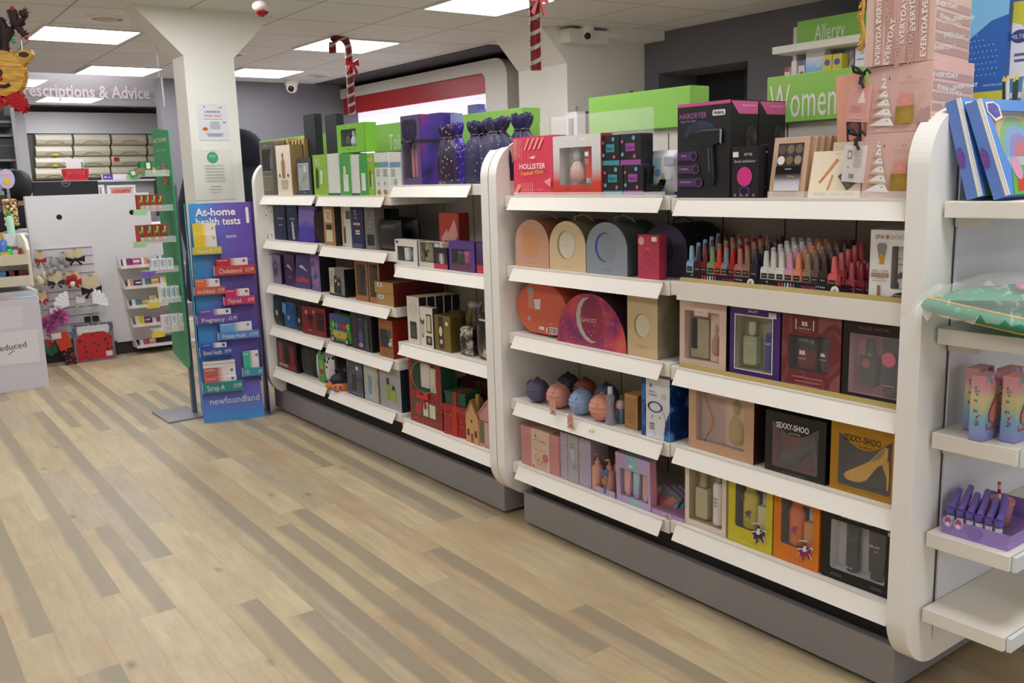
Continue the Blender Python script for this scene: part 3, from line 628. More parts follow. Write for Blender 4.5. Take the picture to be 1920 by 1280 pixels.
for i, (xx, zz, ro) in enumerate([(.20, .36, 1.571), (.37, .34, 1.44), (.55, .62, 1.52), (.68, .78, 1.64), (.86, .40, 1.571), (.33, .92, 1.5), (.50, .10, 1.54), (.68, .2, 1.6), (.2, .9, 1.571), (.86, .95, 1.57)]):
    ev.append(('t', xx, zz, .115, 'EVERYDAY' if i < 5 else ('CHRISTMAS' if i < 8 else 'EVERYDAY'), WHITE if i < 5 or i > 7 else '#c9a79d', {'rot': ro, 'bold': .02, 'fit': .62 if i < 5 else .5}))
def open_end(root, w, h, d):
    everyside(root, w, h, d)
gc = carton('advent_gift_box', 'pink gift box on its side at the top of the stack, printed EVERYDAY', 'box', wga*1.03, hga, dga, '#d3b1a3', prints=ev, extra=everyside); place(gc, gb.location+Vector((-.004, .004, hga+.001)), 3)
for o in (ga, gb, gc): o['group'] = 'pink advent gift boxes stacked at the right'
def gifttag(label, u, v, zt, col, back):
    p = PX(u, v, .018); t = thing('gift_tag', label, 'tag', p, radians(-90), 'ribboned tags hanging in front of the pink boxes')
    w, h = .052, .085
    mb = MB(); mb.T = Matrix.Rotation(.09, 4, 'Y'); mb.box(-w/2, w/2, 0, .012, -h, 0, mm(col)); dec(mb, w, h, back, y0=-.0006, z0=-h); mb.build('booklet', t)
    mb = MB(); R_ = M('#16151a', .6)
    mb.tube([(0, .002, 0), (.004, -.003, .014), (.010, .004, .022)], .004, R_); mb.tube([(.008, 0, .022), (-.004, -.005, .034), (-.018, -.004, .04), (-.016, 0, .028), (.004, 0, .022)], .0035, R_); mb.tube([(.008, 0, .022), (.020, -.004, .03), (.028, -.003, .02)], .003, R_)
    mb.tube([(.008, 0, .022), (.006, -.004, .004), (.012, -.003, -.010)], .0035, R_); mb.build('ribbon_bow', t)
gifttag('pink booklet tag with a black ribbon bow, on the middle pink box', 1612, 157, 0, '#d49c92', [('p', [(.5, .5), (.9, .5), (.72, .85)], '#e6d2cc'), ('lines', .1, .8, .25, .45, 3, '#c98e84'), ('t', .3, .85, .08, 'technic', '#e8c8c0'), ('lines', .1, .9, .06, .14, 1, '#dcb4ac')])
gifttag('white booklet tag with a black bow and barcode, on the lowest pink box', 1603, 272, 0, '#dcd6d4', [('r', .2, .42, .62, .86, '#9a8a90'), ('r', .25, .37, .67, .8, '#e8e2e0'), ('lines', .5, .95, .4, .9, 8, '#b9b2b0'), ('bar', .35, .65, .08, .25, '#44403f'), ('e', .3, .4, .05, None, '#8aae6a')])
# clear acrylic ledges and price tickets standing on the shelf edge
mb = MB(); mb.box(.017, .019, .01, .40, z+.001, z+.018, film('#ffffff', .22)); tag(mb.build('shelf_divider'), 'low clear plastic riser along the top shelf edge before the palettes', 'divider')
# ------------------------------------------------------------ second shelf: nail polish and face mask
z = ZR2[1]
polish_cols = [('#8fb8d6', 'light blue'), ('#3f1822', 'dark plum'), ('#6e1a20', 'burgundy'), ('#7f9b6c', 'sage green'), ('#d8412a', 'orange red'), ('#8b8e92', 'grey'), ('#a81e20', 'deep red'), ('#b8796a', 'dusty rose'), ('#94735a', 'brown'), ('#2a2038', 'near black violet'),
               ('#e2e2e0', 'white'), ('#dfdcd6', 'off white'), ('#e6e6e4', 'milky white'), ('#e0a3bc', 'pale pink'), ('#e89468', 'peach'), ('#9b8268', 'taupe'), ('#6c5652', 'mauve brown'), ('#3f302e', 'dark brown'), ('#e0696a', 'coral pink'), ('#c45a68', 'rose pink'), ('#d06a6c', 'salmon'), ('#8e2440', 'raspberry'), ('#701c34', 'wine'), ('#5e162c', 'maroon')]
def polish(col):
    t = thing('nail_polish', 'x y z w', 'nail polish')
    g = M(col, .12, var=.02); lb = M('#1b1a1c', .4)
    mb = MB(); mb.prism(rrect(-.0125, .0125, 0, .034, .003, 2), -.009, .009, g); mb.prism(rrect(-.0125, .0125, .034, .038, .0015, 2), -.006, .006, g)
    mb.box(-.0095, .0095, -.0097, -.009, .009, .022, lb); mb.text('Cassini', 0, .016, .005, WHITE, y=-.0099); mb.build('glass_bottle', t)
    MB().lathe((0, 0, .038), [(.0085, 0), (.0082, .006), (.0062, .040), (.0045, .042)], M(col, .3, var=.02), 12).build('cap', t)
    return t
rows = ['front row', 'second row', 'third row', 'fourth row', 'back row']
e0 = PX(1293, 460, .04); e1 = PX(1571, 500, .04)
N1 = 24; protos = {}
# across the shelf the bottles step from far (left) to near (right)
ys = [PX(u, 480, .045).y for u in (1297, 1311, 1323, 1336, 1349, 1362, 1374, 1388, 1402, 1417, 1437, 1451, 1466, 1482, 1498, 1516, 1532, 1547, 1565)]
for i, (c, nm) in enumerate(polish_cols[:19]):
    pr = polish(c); tray = 'B' if i < 10 else 'A'
    tz = z+.022 if i < 10 else z+.020
    if i == 18: tz = z+.016
    for r in range(5):
        loc = Vector((.046+.028*r, ys[i], tz+.007*r))
        o = pr if r == 0 else dup(pr, loc)
        o.location = loc; o.rotation_euler = (0, 0, radians(-90)); o['group'] = 'nail polish bottles in two tiered trays'
        nb = polish_cols[i-1][1] if i else 'the tray end'
        o['label'] = '%s nail polish bottle, %s of tray %s, next to %s' % (nm, rows[r], tray, nb)
for i, (c, nm) in enumerate([polish_cols[19], polish_cols[21], polish_cols[23]]):
    pr = polish(c)
    for r in range(4):
        loc = Vector((.075+.027*r, ys[18]-.030-.0265*i, z+.0012)); o = pr if r == 0 else dup(pr, loc)
        o.location = loc; o.rotation_euler = (0, 0, radians(-90)); o['group'] = 'loose nail polish bottles on the shelf'; o['label'] = '%s nail polish bottle loose on the shelf right of tray A, %s' % (nm, rows[r])
def ptray(label, u0, u1, letter, tz):
    a, b = PX(u0, 530, .03).y, PX(u1, 530, .03).y; t = thing('polish_tray', label, 'display tray', (.026, (a+b)/2, z+.001), radians(-90)); w = (a-b)/2
    mb = MB()
    for r in range(5): mb.box(-w, w, .006+.028*r, .006+.028*(r+1), 0, tz+.007*r-.0015, M('#2a282b', .4))
    mb.build('tiered_base', t)
    mb = MB(); cr = M('#17161a', .15); mb.hexa([(-w, 0, .0), (w, 0, .0), (w, .004, 0), (-w, .004, 0)], [(-w, .003, .026), (w, .003, .026), (w, .007, .026), (-w, .007, .026)], cr)
    mb.T = Matrix.Rotation(-.11, 4, 'X')
    L = 2*w; X = lambda f: -w+f*L
    mb.flat([(X(0), .001), (X(1), .001), (X(1), .007), (X(0), .007)], M('#8d7a3f', .3), -.0006)
    mb.text('CASSINI', X(.13), .010, .008, WHITE, y=-.001, fit=.15*L); mb.text('M', X(.13), .020, .008, WHITE, y=-.001)
    for k, c in enumerate(['#c0455e', '#c0455e', '#7fb4c8', '#e0e0e0', '#d87a6a', '#4a6ab8']): mb.flat([(X(.27+.035*k), .008), (X(.295+.035*k), .008), (X(.29+.035*k), .022), (X(.275+.035*k), .022)], M(c, .3), -.001)
    mb.text('Nail Polish', X(.63), .016, .010, M('#c8397e', .4), y=-.001, fit=.16*L); mb.text('1.5 free', X(.77), .019, .007, WHITE, y=-.001, fit=.1*L); mb.flat([(X(.55), .007), (X(.87), .007), (X(.87), .010), (X(.55), .010)], M('#93304a', .3), -.001)
    mb.flat(ell(X(.93), .013, .0115, .0115), WHITE, -.001); mb.text(letter, X(.93), .013, .015, BLACK, y=-.0014); mb.build('printed_front', t)
ptray('left polish display tray with round letter B on its black strip', 1282, 1419, 'B', .021)
ptray('right polish display tray with round letter A on its black strip', 1420, 1579, 'A', .019)
GB('face_mask_box', 'white SPA SECRETS peel off face mask box at the right end of the polish', 'box', (1630, 1704, 432, 567), z, .05, '#e9e6e3', x=.03, side='#dcd8d4',
   prints=[('t', .12, .905, .085, 'SPA', '#3b4a66', {'fit': .24, 'al': 'l'}), ('e', .44, .905, .05, None, '#b5825e'), ('t', .52, .905, .075, 'SECRETS', '#a9978c', {'fit': .46, 'al': 'l'}), ('p', [(.18, .78), (.24, .82), (.40, .82), (.44, .78), (.38, .60), (.24, .60)], '#8f8c88'), ('r', .26, .38, .52, .66, '#d2922e'), ('t', .29, .42, .06, 'PEEL OFF', '#a08f84', {'fit': .42}), ('r', .06, .52, .34, .39, '#9a6c3c'), ('t', .29, .365, .04, 'FACE MASK', WHITE, {'fit': .42}), ('lines', .08, .5, .27, .33, 2, '#b8b2ac'),
           ('r', .24, .32, .04, .22, '#8a6f3a'), ('p', [(.52, .02), (.70, .12), (.98, .16), (.98, .06), (.85, .01)], '#1c1a1b'), ('t', .8, .10, .045, 'Charcoal', WHITE, {'fit': .3}), ('r', .08, .50, .005, .03, '#2a2827')],
   win=(.56, .98, .18, .78), tray='#8b857e', fl=.06, inner=[('tube', .52, .86, .0, .98, '#e8e6e3', '#e6e3e0', [('t', .5, 1.1, .12, 'Charcoal', '#3a3836', {'fit': .8}), ('r', .25, .75, .86, .92, '#b08a5a'), ('p', [(.1, .42), (.5, .62), (1, .55), (.8, .42), (.4, .36)], '#3c3836')])])
# ------------------------------------------------------------ third shelf: windowed perfume sets
z = ZR2[2]
GB('perfume_gift_set', 'pale pink boxed set with a lace eye mask and an egg shaped bottle', 'gift set', (1274, 1362, 569, 692), z, .085, '#dcbfae', win=(.11, .86, .12, .87), tray='#c9a996', top='#cdb09e', side='#2a2022',
   prints=[('r', .32, .62, .80, .92, '#e5c9bc'), ('t', .47, .86, .03, 'lovely', '#b79484')],
   inner=[('slab', .32, .52, .02, .80, '#a39677', '#000000'), ('slab', .16, .18, .20, .62, '#e8e4e0', '#000000'), ('slab', .80, .34, .0, .98, '#dcb9aa', '#000000'), ('round', .80, .26, .12, .66, '#a87c6a', '#b8957a')])
GB('perfume_gift_set', 'purple GALAXY boxed set with a clear bottle and a violet slim spray', 'gift set', (1368, 1463, 575, 712), z, .05, '#4b2a7a', win=(.12, .85, .12, .86), tray='#a39a74', side='#3c2266', wr=.001,
   prints=[('t', .47, .93, .055, 'GALAXY', WHITE, {'fit': .2, 'bold': .02}), ('p', [(.10, .105), (.87, .105), (.87, .12), (.10, .12)], WHITE), ('r', .10, .12, .105, .875, WHITE), ('r', .85, .87, .105, .875, WHITE), ('r', .10, .87, .86, .875, WHITE), ('r', .78, .93, .865, .94, '#d8d3dd')],
   inner=[('spray', .32, .36, .08, .80, '#9ba07a', '#b8b48e', [('t', .5, .75, .12, 'GALAXY', '#c9cdb0', {'fit': .7})]), ('cyl', .82, .22, .03, .88, '#3a2f8a', '#8d8aa0', [('t', .5, .85, .12, 'GALAXY', WHITE, {'fit': .9})])])
GB('perfume_gift_set', 'maroon RAPPORT ORIGINAL boxed set with a squat dark red bottle', 'gift set', (1465, 1577, 588, 738), z, .07, cloudy([(.35, '#6d2b30'), (.45, '#82444a'), (.5, '#6d2b30'), (.62, '#6d2b30'), (.66, '#8a4c50')], 22, .4, 0, (1, 1, .6)), win=(.12, .82, .26, .72), tray='#241414', wr=.008, side='#5a2226',
   prints=[('r', .18, .62, .70, .99, '#6a2529'), ('t', .40, .86, .075, 'RR', WHITE, {'bold': .04}), ('t', .40, .795, .035, 'RAPPORT', '#d9c8c4', {'fit': .22}), ('t', .40, .76, .022, 'ORIGINAL', '#a88080', {'fit': .22}), ('r', .24, .26, .78, .91, '#d9c8c4'), ('r', .54, .56, .78, .91, '#d9c8c4'), ('lines', .15, .8, .04, .20, 3, '#9a5c60')],
   inner=[('jar', .34, .52, .03, .86, '#5a1618', '#121012', [('t', .45, .8, .28, 'RR', WHITE, {'bold': .04}), ('t', .45, .5, .1, 'RAPPORT', '#c9b0b0')]), ('jar', .84, .30, .0, 1.0, '#4a1214', '#0e0c0d', [('t', .4, .75, .18, 'RR', WHITE, {'bold': .04}), ('t', .4, .55, .08, 'RAPPORT', '#c9b0b0')])])
GB('perfume_gift_set', 'black ROSE NOIR boxed set with pink lining, bottle and tube', 'gift set', (1579, 1703, 601, 768), z, .06, '#121112', win=(.10, .86, .10, .82), tray='#b5707f', wr=.001, fl=.12,
   prints=[('t', .48, .895, .055, 'ROSE NOIR', '#9a4452', {'fit': .46})],
   inner=[('spray', .33, .34, .12, .78, '#2a2224', '#161214', [('e', .4, .75, .30, None, '#7a3a30')]), ('tube', .78, .42, .02, .92, '#232023', '#181618', [('e', .5, 1.0, .36, None, '#c8406c'), ('r', .15, .85, .28, .31, '#c8406c')])])
# ------------------------------------------------------------ fourth shelf
z = ZR2[3]
GB('perfume_gift_set', 'copper beige boxed set with a clutch bag panel and a gold egg bottle', 'gift set', (1291, 1414, 725, 877), z, .11, '#c29a78', win=(.12, .86, .14, .88), tray='#c0a08e', side='#3a1a16', top='#a8866a',
   prints=[('r', .36, .58, .84, .93, '#d3b3a6'), ('t', .47, .885, .03, 'stardust', '#b08f80')],
   inner=[('slab', .27, .54, .0, 1.0, speck('#b39a92', '#a58a82', 400, .25), '#000000'), ('slab', .76, .44, .0, 1.0, '#cbb09c', '#000000'), ('round', .76, .34, .06, .88, '#b39a68', '#a88f5a')],
   extra=lambda r, w, h, d: MB().tube([(-.25*w, -.001, h*.86), (-.10*w, -.003, h*.50), (-.14*w, -.003, h*.34), (-.24*w, -.001, h*.16)], [.0015, .003, .003, .0015], M('#c98a5e', .25, .6)).build('clutch_trim', r))
def shoe(root, w, h, d, col, tr=0):
    m = M(col, .22, .7 if tr else .1)
    # high heeled pump standing in the window
    S = [(-.31, .13), (-.28, .07), (-.18, .05), (-.07, .07), (.02, .14), (.09, .28), (.16, .42), (.23, .48), (.29, .56), (.30, .78), (.26, .80), (.18, .70), (.06, .50), (-.06, .38), (-.18, .28), (-.28, .20)]
    mb = MB(); F_ = lambda x, z: (x*w*1.02-.01*w, z*h*.80+h*.12); pts = [F_(x, z) for x, z in S]
    mb.prism(pts, .010, .034, m, smooth=True); mb.prism([F_(x, z) for x, z in [(.20, .46), (.29, .56), (.305, .30), (.30, .03), (.28, .02), (.268, .26)]], .017, .027, m)
    mb.prism([F_(x, z) for x, z in [(.14, .62), (.26, .76), (.22, .62), (.06, .44)]], .0085, .0098, M('#8a6a24' if tr else '#141412', .4))
    o = mb.build('shoe_bottle', root, bevel=.004)
for lb, b, c, shc, tx, tr, bg in [('black SEXXY-SHOO box with a dark high heel before a red panel', (1434, 1549, 780, 904), '#1a1918', '#2b2c26', '#e8e4de', 0, '#7c2a22'), ('gold SEXXY-SHOO box with a golden high heel in its window', (1556, 1689, 800, 945), M('#b8892c', .25, .55), '#d8aa3c', '#2a1d08', 1, '#36312a')]:
    GB('perfume_gift_set', lb, 'gift set', b, z, .10, c, win=(.12, .88, .10, .86), tray=bg, wr=.006, fl=.10, side='#141312' if not tr else '#3a2a12', top='#1c1a18' if not tr else '#3c2e1c',
       prints=[('p', [(.12, .88)]+[(.12+.76*i/10, .86-.20*sin(pi*i/10)) for i in range(11)]+[(.88, .88)], c), ('t', .46, .80, .13, 'SEXXY-SHOO', tx, {'fit': .54, 'bold': .02}), ('t', .5, .70, .03, 'BLACK EDITION' if not tr else 'GOLD EDITION', tx, {'fit': .18}), ('t', .5, .04, .03, 'EAU DE PARFUM', '#8d8a86', {'fit': .4})],
       extra=lambda r, w, h, d: shoe(r, w, h, d, shc, tr))
# ------------------------------------------------------------ bottom shelf
z = ZR2[4]
GB('perfume_gift_set', 'cream boxed set with two slim glass bottles on the bottom shelf', 'gift set', (1284, 1362, 876, 1008), z, .06, '#e0d0c2', win=(.10, .90, .09, .97), tray='#b9a473', x=.03,
   inner=[('spray', .30, .36, .05, .82, '#b8ab86', '#a89a76'), ('cyl', .76, .30, .03, .95, '#e8e2dc', '#b3a684', [('lines', .2, .8, .5, .8, 3, '#9a9288')])])
def horse(root, w, h, d, c):
    mb = MB(); mt = mm(c); wt = WHITE; ox, oz, s = w*.22, h*.16, w*.30
    H = [(-.5, .30), (-.30, .42), (-.05, .38), (.18, .46), (.36, .66), (.5, .60), (.44, .44), (.28, .26), (.42, .02), (.34, -.12), (.26, .04), (.10, .14), (-.10, .10), (-.02, -.10), (-.18, -.30), (-.22, -.26), (-.14, -.08), (-.24, .04), (-.42, -.10), (-.36, .08), (-.34, .22)]
    mb.prism([(ox+x*s*1.16, oz+zz*s*1.16) for x, zz in H], -.0035, -.0025, wt); mb.prism([(ox+x*s, oz+zz*s) for x, zz in H], -.0045, -.0035, mt)
    mb.prism([(ox+x*s, oz+zz*s) for x, zz in [(-.12, .34), (.10, .36), (.12, .60), (.04, .80), (-.08, .66), (-.16, .5)]], -.0050, -.0040, wt); mb.prism(ell(ox+.02*s, oz+.84*s, .10*s, .10*s, 12), -.0054, -.0044, mt)
    mb.tube([(ox-.42*s, -.004, oz+.95*s), (ox+.22*s, -.004, oz+1.10*s)], .0018, wt, 6); mb.build('polo_emblem', root)
for lb, b, c, num, cc, hc, cap in [('yellow boxed set numbered 8 with a purple polo rider emblem', (1365, 1449, 897, 1037), '#cdc02a', '8', '#bfb02a', '#3b2258', '#b8ad3a'), ('orange boxed set numbered 1 with a magenta polo rider emblem', (1450, 1537, 925, 1072), '#db7a1c', '1', '#d8682a', '#8e1f62', '#d86a34')]:
    GB('perfume_gift_set', lb, 'gift set', b, z, .055, c, win=(.16, .86, .24, .95), tray='#5a4338', wr=.008, fl=.08, x=.028,
       prints=[('p', [(.42, .86), (.90, .86), (.90, 1.0), (.42, 1.0)], c), ('t', .80, .93, .10, num, '#241a3a', {'bold': .03}), ('t', .35, .10, .03, 'EAU DE', '#8d7a1e' if num == '8' else '#b8502a'), ('t', .62, .07, .03, 'PARFUM', '#8d7a1e' if num == '8' else '#b8502a'), ('r', .48, .49, .06, .12, '#8d7a1e')],
       inner=[('can', .36, .48, .0, .98, cc, cap, [('t', .12, .95, .26, num, '#1c1530', {'bold': .03}), ('p', [(.3, .50), (.45, .56), (.7, .62), (.8, .56), (.65, .44), (.72, .32), (.5, .42), (.35, .30), (.4, .44)], hc), ('lines', .3, .8, .12, .24, 2, '#a09030' if num == '8' else '#e08a50')]), ('spray', .82, .30, .04, .76, '#cfc58a' if num == '8' else '#c98a4a', '#c0bdb8', [('t', .5, .5, .3, num, '#1c1530')])],
       extra=lambda r, w, h, d, hc=hc: horse(r, w, h, d, hc))
GB('perfume_gift_set', 'black BESTBRANDNEWYORK boxed set with two dark bottles in a white tray', 'gift set', (1540, 1679, 955, 1118), z, .055, '#0f0e0f', win=(.12, .88, .14, .78), tray='#d4cfd2', wr=.006, fl=.08, x=.028,
   prints=[('t', .48, .855, .05, 'BESTBRANDNEWYORK', '#d6d3d0', {'fit': .42, 'bold': .02}), ('r', .90, .99, .78, .83, '#d8d4d0'), ('lines', .12, .32, .05, .09, 2, '#6c6a6a'), ('lines', .68, .88, .05, .09, 2, '#6c6a6a')],
   inner=[('jar', .34, .24, .02, .96, '#2f2b2a', '#2a2726', [('t', .5, .12, .10, 'BB NY', '#c9c6c2', {'fit': .6})]), ('tube', .78, .34, .0, .94, '#2e2a29', '#262322', [('t', .5, 1.1, .12, 'BB-NY', '#c9c6c2', {'fit': .6}), ('t', .6, .95, .07, 'CITY', '#c9c6c2', {'fit': .3})])])
# price labels lying at shelf edges
# ------------------------------------------------------------ near gondola, left bay, top shelf
z = ZR1[0]
RD = '#d8405a'
hp = [('p', [(.02, .62+.0), (.10, .62), (.10, .98), (.02, .98)], '#e0606e')]
for k in range(5): hp.append(('p', [(.03+.045*k, .70-.02*k), (.045+.045*k, .70-.02*k), (.06+.045*k, .97), (.045+.045*k, .97)], '#ee9a92'))
for k in range(4): hp.append(('p', [(.28+.12*k, .76+.01*k), (.33+.12*k, .78), (.45+.12*k, .97), (.40+.12*k, .97)], '#ee9a92'))
for k in range(7): hp.append(('p', [(.20+.05*k, .02), (.215+.05*k, .02), (.225+.05*k, .22), (.21+.05*k, .22)], '#ee9a92'))
hp += [('p', [(.02, .02), (.10, .02), (.22, .18), (.14, .20)], '#ee9a92'), ('p', [(.80, .24), (.98, .30), (.96, .14)], '#ee9a92'), ('t', .52, .50, .125, 'HOLLISTER', '#f0dcd8', {'fit': .66, 'bold': .02}), ('p', [(.42, .64), (.50, .655), (.60, .69), (.54, .66), (.62, .66), (.55, .62), (.48, .64)], '#f0dcd8'), ('t', .52, .395, .095, 'Festival Vibes', '#e8c23c', {'fit': .56, 'rot': .06}), ('t', .52, .10, .03, 'H O L L I S T E R', '#f0bab4', {'fit': .5})]
GB('body_care_box', 'coral red HOLLISTER gift box with yellow script at the end of the top shelf', 'gift set', (963, 1037, 256, 369), z, .06, RD, prints=hp, x=.03)
GB('perfume_gift_set', 'silver to red boxed set with a pink bottle and a red tube', 'gift set', (1037, 1127, 253, 371), z, .05, grad([(0, '#c23a30'), (.3, '#cf4a3c'), (.62, '#c9c3c0'), (1, '#dcdad8')], 2, 0, .14, .3), win=(.14, .82, .18, .80), tray='#c6c2be', wr=.002, x=.026, side='#b8382e',
   prints=[('p', [(.56, .94), (.72, .94), (.64, .90)], '#efeeec'), ('lines', .22, .36, .10, .14, 2, '#8a6a2a'), ('lines', .64, .78, .10, .14, 2, '#8a6a2a')],
   inner=[('round', .40, .44, .06, .88, grad([(0, '#a03034'), (.5, '#d09a8c'), (1, '#c8b2a8')], 2, .02, .10, .15), '#b9b6b4'), ('tube', .80, .30, .04, .96, '#cc3a30', '#b9b4b0', [('r', .3, .7, 1.12, 1.3, '#f0eeec'), ('lines', .2, .8, .8, 1.0, 3, '#e89a90')])])
def dots(root=None): return None
for lb, b, c1, c2 in [('upper left small black spotted cube box with a teal label', (1128, 1162, 260, 315), '#3e8f9c', 'a'), ('upper right small black spotted cube box with a purple label', (1163, 1202, 259, 314), '#9a4aa0', 'b'), ('lower left small black spotted cube box with a teal label', (1131, 1168, 316, 370), '#3e8f9c', 'a'), ('lower right small black spotted cube box with a purple label', (1169, 1206, 315, 370), '#9a4aa0', 'b')]:
    zz = z if b[3] > 350 else z+.0
    p, w, h = at(b, z, .032)
    hh = .0905
    o = carton('cube_gift_box', lb, 'box', w, hh, .05, '#1c1b1f', group=None, side='#26252a', top='#2f3a38',
               prints=[('r', 0, 1, 0, .16, c1), ('r', .26, .72, .44, .70, c1), ('t', .49, .57, .16, 'Baylis', '#20303a' if c1[1] == '3' else '#4a1e50', {'fit': .36}), ('e', .66, .86, .08, None, '#5aa6c0'), ('e', .10, .76, .06, None, '#c65a78'), ('e', .12, .34, .07, None, '#5aa6c0'), ('e', .72, .27, .07, None, '#c65a78')])
    place(o, Vector((p.x, p.y, z+.0008+(0 if b[3] > 350 else .0912)))); o['group'] = 'four small spotted cube boxes'
# glossy black crescent bottle standing on the shelf
p = PX(1222, 340, .05); t = thing('crescent_ornament', 'glossy black crescent moon shaped bottle on a clear foot beside the cube boxes', 'perfume bottle', (.05, p.y, z+.001), radians(-90))
mb = MB(); mb.prism(crescent(.005, .044, .040, .42, -2.35+pi, 20), -.012, .012, M('#0c0c0e', .08), smooth=False); mb.build('crescent_body', t, bevel=.004)
mb = MB(); mb.box(-.022, .03, -.014, .014, 0, .006, film('#ffffff', .3)); mb.build('clear_foot', t)
# white and blue toiletry bag
def pillow(name, label, cat, b, zs, d, mat, x=None, prints=(), rz=0, parts=None, sq=.85, tilt=0, group=None):
    """soft bag: rounded, bulging body"""
    p, w, h = at(b, zs, x); mb = MB(); n, m = 14, 10; vs = []
    for j in range(m+1):
        for i in range(n+1):
            u, v = i/n*2-1, j/m*2-1; e = (1-abs(u)**3)*(1-abs(v)**3); vs.append((u*w/2*(1-.05*(1-v*v)*0), -d/2*max(e, .0)**.5, (v+1)/2*h))
    fs = [(j*(n+1)+i, j*(n+1)+i+1, (j+1)*(n+1)+i+1, (j+1)*(n+1)+i) for j in range(m) for i in range(n)]
    mb.add(vs, fs, mm(mat), True); mb.add([(a, -b_, c) for a, b_, c in vs], [tuple(reversed(f)) for f in fs], mm(mat), True)
    t = thing(name, label, cat, group=group); mb.build('bag_body', t)
    if prints: m2 = MB(); dec(m2, w, h, prints, y0=-d/2-.001); m2.build('label_print', t)
    if parts: parts(t, w, h, d)
    place(t, p+Vector((d/2, 0, .001)), rz, tilt); return t
pillow('toiletry_bag', 'white and blue bath products bag behind the black crescent', 'bag', (1212, 1268, 282, 368), z, .05, '#e8e8ee', x=.075,
       prints=[('r', .22, .48, .62, .84, '#9cc8dc'), ('r', .62, .92, .66, .84, '#b9bcd2'), ('e', .40, .50, .10, None, '#6aa8cc'), ('r', .52, .60, .22, .48, '#8ec85a'), ('r', .66, .84, .34, .46, '#dcdcea'), ('r', .26, .36, .2, .42, '#c9d6e6')],
       parts=lambda t, w, h, d: [MB().tube([(-w*.48, 0, h*.98), (-w*.55, 0, h*.8), (-w*.5, 0, h*.5)], .006, M('#2a4aa0', .4)).build('piping', t), MB().prism(rrect(w*.30, w*.56, 0, h*.72, .01), -.008, .012, M('#22429a', .35)).build('side_panel', t)])
# clear acrylic screens standing at the back of the top shelf
mb = MB(); mb.box(.20, .204, .985, 1.50, z+.001, z+.27, film('#ffffff', .14)); mb.box(.199, .205, 1.497, 1.5, z+.001, z+.27, M('#dfe3e2', .2, a=.6)); tag(mb.build('acrylic_screen'), 'clear acrylic sheet standing behind the red gift boxes', 'screen')
mb = MB(); mb.box(.018, .0195, .76, 1.48, z+.001, z+.012, film('#ffffff', .25)); tag(mb.build('shelf_divider'), 'low clear plastic riser before the red gift boxes', 'divider')
# goods on the far side of the unit, seen over the spine
for nm, lb, u0, u1, vt, x, c, pr in [('storage_carton', 'white carton seen through the acrylic screen, blue barcode panel at its right', 1012, 1075, 226, .42, '#ddd3ca', ()), ('storage_carton', 'white and blue barcoded carton end beside the acrylic screen', 1062, 1082, 210, .41, '#e6e2de', [('r', .25, .95, 0, .62, '#3a72b8'), ('bar', .2, .8, .66, .96, '#2a2a2c')]), ('storage_carton', 'white carton with a black and red label left of the blank green sign', 1098, 1110, 208, .40, '#dcd8d6', [('r', .0, 1, .55, 1, '#1d1c20'), ('r', 0, 1, .45, .55, '#b22a2a')])]:
    a, b = PX(u0, 240, x), PX(u1, 240, x); h = PX((u0+u1)/2, vt, x).z-1.2215
    o = carton(nm, lb, 'box', a.y-b.y, h, .12, c, prints=pr); place(o, Vector((x, (a.y+b.y)/2, 1.2215)))
# ------------------------------------------------------------ second shelf: domed gift boxes
z = ZR1[1]
def dome_box(name, label, b, d, front, side, x=.03, parts=None, prints=(), arch=.5, n=20, zs=None, foot=0):
    p, w, h = at(b, zs or z, x); r = w/2; sy_ = min(1, (h*.52)/r) if arch is None else arch
    P = [(-r, 0), (r, 0)]
    hs = h-r*1.0*sy_ if arch is None else h*(1-arch)
    for i in range(n+1): a = pi*i/n; P.append((r*cos(a), hs+(h-hs)*sin(a)))
    t = thing(name, label, 'gift box'); mb = MB(); mb.prism(P, .0012, d, mm(side)); mb.prism(P, 0, .0012, mm(front)); dec(mb, w, h, prints); mb.build('carton', t)
    if parts: parts(t, w, h, d)
    place(t, p+Vector((0, 0, .001))); t['wh'] = (w, h, d); return t
def cord(c):
    def f(t, w, h, d): MB().tube([(-w*.02, d*.25, h-.002), (-w*.06, d*.3, h+.012), (w*.02, d*.45, h+.018), (w*.12, d*.55, h+.008), (w*.16, d*.62, h-.006)], .0022, M(c, .5)).build('cord_handle', t)
    return f
dome_box('domed_gift_box', 'peach domed gift box with an orange oval, leftmost of the row', (966, 1029, 412, 504), .15, '#c99a82', '#9a6248', parts=cord('#c98a72'), prints=[('e', .47, .50, .24, .29, '#cf9468'), ('t', .47, .49, .03, 'GHOST', '#c08a60'), ('t', .47, .09, .025, 'ORANGE BLOSSOM', '#b08468')])
dome_box('domed_gift_box', 'cream domed gift box with a pale moon disc, between the peach and grey ones', (1030, 1098, 415, 512), .15, '#d6bd94', '#7a7058', parts=cord('#cfc9a8'), prints=[('e', .46, .52, .235, .28, '#8f8662'), ('e', .50, .52, .215, .27, '#d3ccb8'), ('t', .50, .51, .05, 'GHOST', '#bdb59c'), ('t', .47, .09, .03, 'THE FRAGRANCE', '#b0996e'), ('e', .1, .1, .008, None, '#9a9278'), ('e', .42, .62, .008, None, '#8a9a9a')])
dome_box('domed_gift_box', 'blue grey domed gift box with a blue crescent rim', (1099, 1176, 417, 520), .16, '#8d949e', '#4c5358', parts=cord('#aab0b4'), prints=[('e', .46, .52, .235, .28, '#3c4c94'), ('e', .51, .52, .225, .265, '#868e98'), ('t', .51, .51, .05, 'GHOST', '#767e8a'), ('t', .50, .09, .035, 'THE FRAGRANCE', '#5a6270'), ('e', .4, .64, .01, None, '#5a6270'), ('e', .08, .1, .01, None, '#4a5260'), ('e', .9, .2, .01, None, '#6a8a86')])
